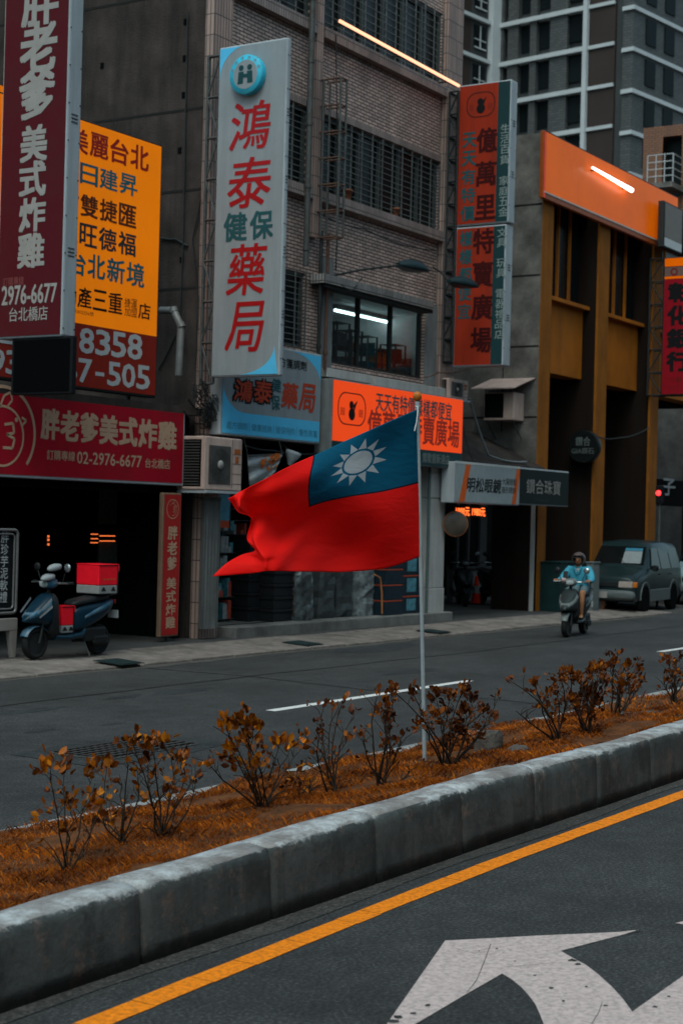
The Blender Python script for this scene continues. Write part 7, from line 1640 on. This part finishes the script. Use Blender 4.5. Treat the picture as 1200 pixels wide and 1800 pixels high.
g = MB(); g.add([(b_.x-.14, Ym-.03, b_.z+.03), (b_.x-.0, Ym-.03, b_.z+.03), (b_.x-.02, Ym-.03, .097), (b_.x-.06, Ym-.03, .097), (b_.x-.14, Ym+.05, b_.z+.03), (b_.x-.0, Ym+.05, b_.z+.03), (b_.x-.02, Ym+.05, .097), (b_.x-.06, Ym+.05, .097)], [(0, 1, 2, 3), (7, 6, 5, 4), (0, 4, 5, 1), (1, 5, 6, 2), (2, 6, 7, 3), (3, 7, 4, 0)]); g.build('foot', MATS['foot_beige'], t); f0 = g; g = MB(); g.add([(x-(b_.x-a.x)+.14, y, z) for x, y, z in f0.v[:8]], [(0, 1, 2, 3), (7, 6, 5, 4), (0, 4, 5, 1), (1, 5, 6, 2), (2, 6, 7, 3), (3, 7, 4, 0)]); g.build('foot', MATS['foot_beige'], t)
P = Panel((a.x, Ym+.008, a.z), (b_.x-a.x, 0, 0), (0, 0, b_.z-a.z), (0, -1, 0)); g = MB(); P.column(g, '胖珍芋泥軟禮', (2, 934, 12, 1060), 0, 1, .0, .08); P.column(g, '手工現做雞排', (-22, 930, -10, 1060), 0, 1, .0, .08); g.build('lettering', M_WLET, t)

# goods on shelves just inside the pharmacy opening, and along the store front
rg = random.Random(31)
for i, (px, Y, w_, h_, lb) in enumerate(((398, 16.55, .5, 1.9, 'shelf of small teal and grey goods nearest the folding gate'), (422, 16.9, .55, 1.7, 'shelf of small goods behind the lower flag tip'), (700, 17.2, .9, 2.0, 'tall shelf of goods behind the dark blue cartons'))):
    p = onY(px, 1000, Y); t = thing('display_shelf', lb, 'shelf', (p.x, Y, FL)); g = MB()
    for k in range(6): z = FL+.05+h_*k/5; g.box(p.x-w_/2, p.x+w_/2, Y, Y+.3, z-.012, z)
    for sx in (-1, 1): g.box(p.x+sx*w_/2-.012, p.x+sx*w_/2+.012, Y+.29, Y+.31, FL+.003, FL+h_+.06)
    g.build('rack', M_IRON, t)
    for c in range(3):
        g = MB(); 
        for k in range(5):
            x = p.x-w_/2+.02+rg.uniform(0, .05)
            while x < p.x+w_/2-.1:
                ww = rg.uniform(.05, .12); hh = rg.uniform(.1, h_/5-.05)
                if rg.randrange(3) == c: g.box(x, x+ww, Y-.01-.002*c, Y+.2, FL+.052+h_*k/5, FL+.052+h_*k/5+hh)
                x += ww+.012
        o_ = g.build('goods', (mat('goods_teal', (.05, .17, .20), .5, .5, 14), mat('goods_grey', (.22, .23, .23), .5, .5, 14), mat('goods_red', (.32, .05, .03), .5, .5, 14))[c], t); o_['kind'] = 'stuff'

# more wiring over the fronts
cable('thin black cable running under the middle window sill of the brick front', [onY(556, 372, 15.8), onY(640, 402, 15.8), onY(765, 440, 15.8)], .012)
cable('black cable hanging down the brick front beside the rusty bracket', [onY(590, 60, 15.83), onY(592, 200, 15.83), onY(596, 330, 15.83), onY(590, 476, 15.83)], .012)
cable('loose cable from the canopy end to the dark lamp arm', [onY(600, 500, 15.6), onY(616, 512, 15.6), onY(636, 488, 15.7)], .010)
cable('cable sagging from the tall pharmacy sign to the side wall', [onX(352, 350, BX0-.05), onX(338, 420, BX0-.05), onX(348, 520, BX0-.05), onX(344, 640, BX0-.05)], .014)
cable('long cable down the side wall beside its tiled corner', [onX(330, 20, BX0-.04), onX(326, 200, BX0-.04), onX(322, 420, BX0-.04), onX(316, 560, BX0-.04)], .014)
cable('wire bundle across the fascia under the wide pharmacy sign', [onY(430, 783, 15.8), onY(480, 792, 15.75), onY(560, 796, 15.8), onY(584, 806, 15.8)], .018)
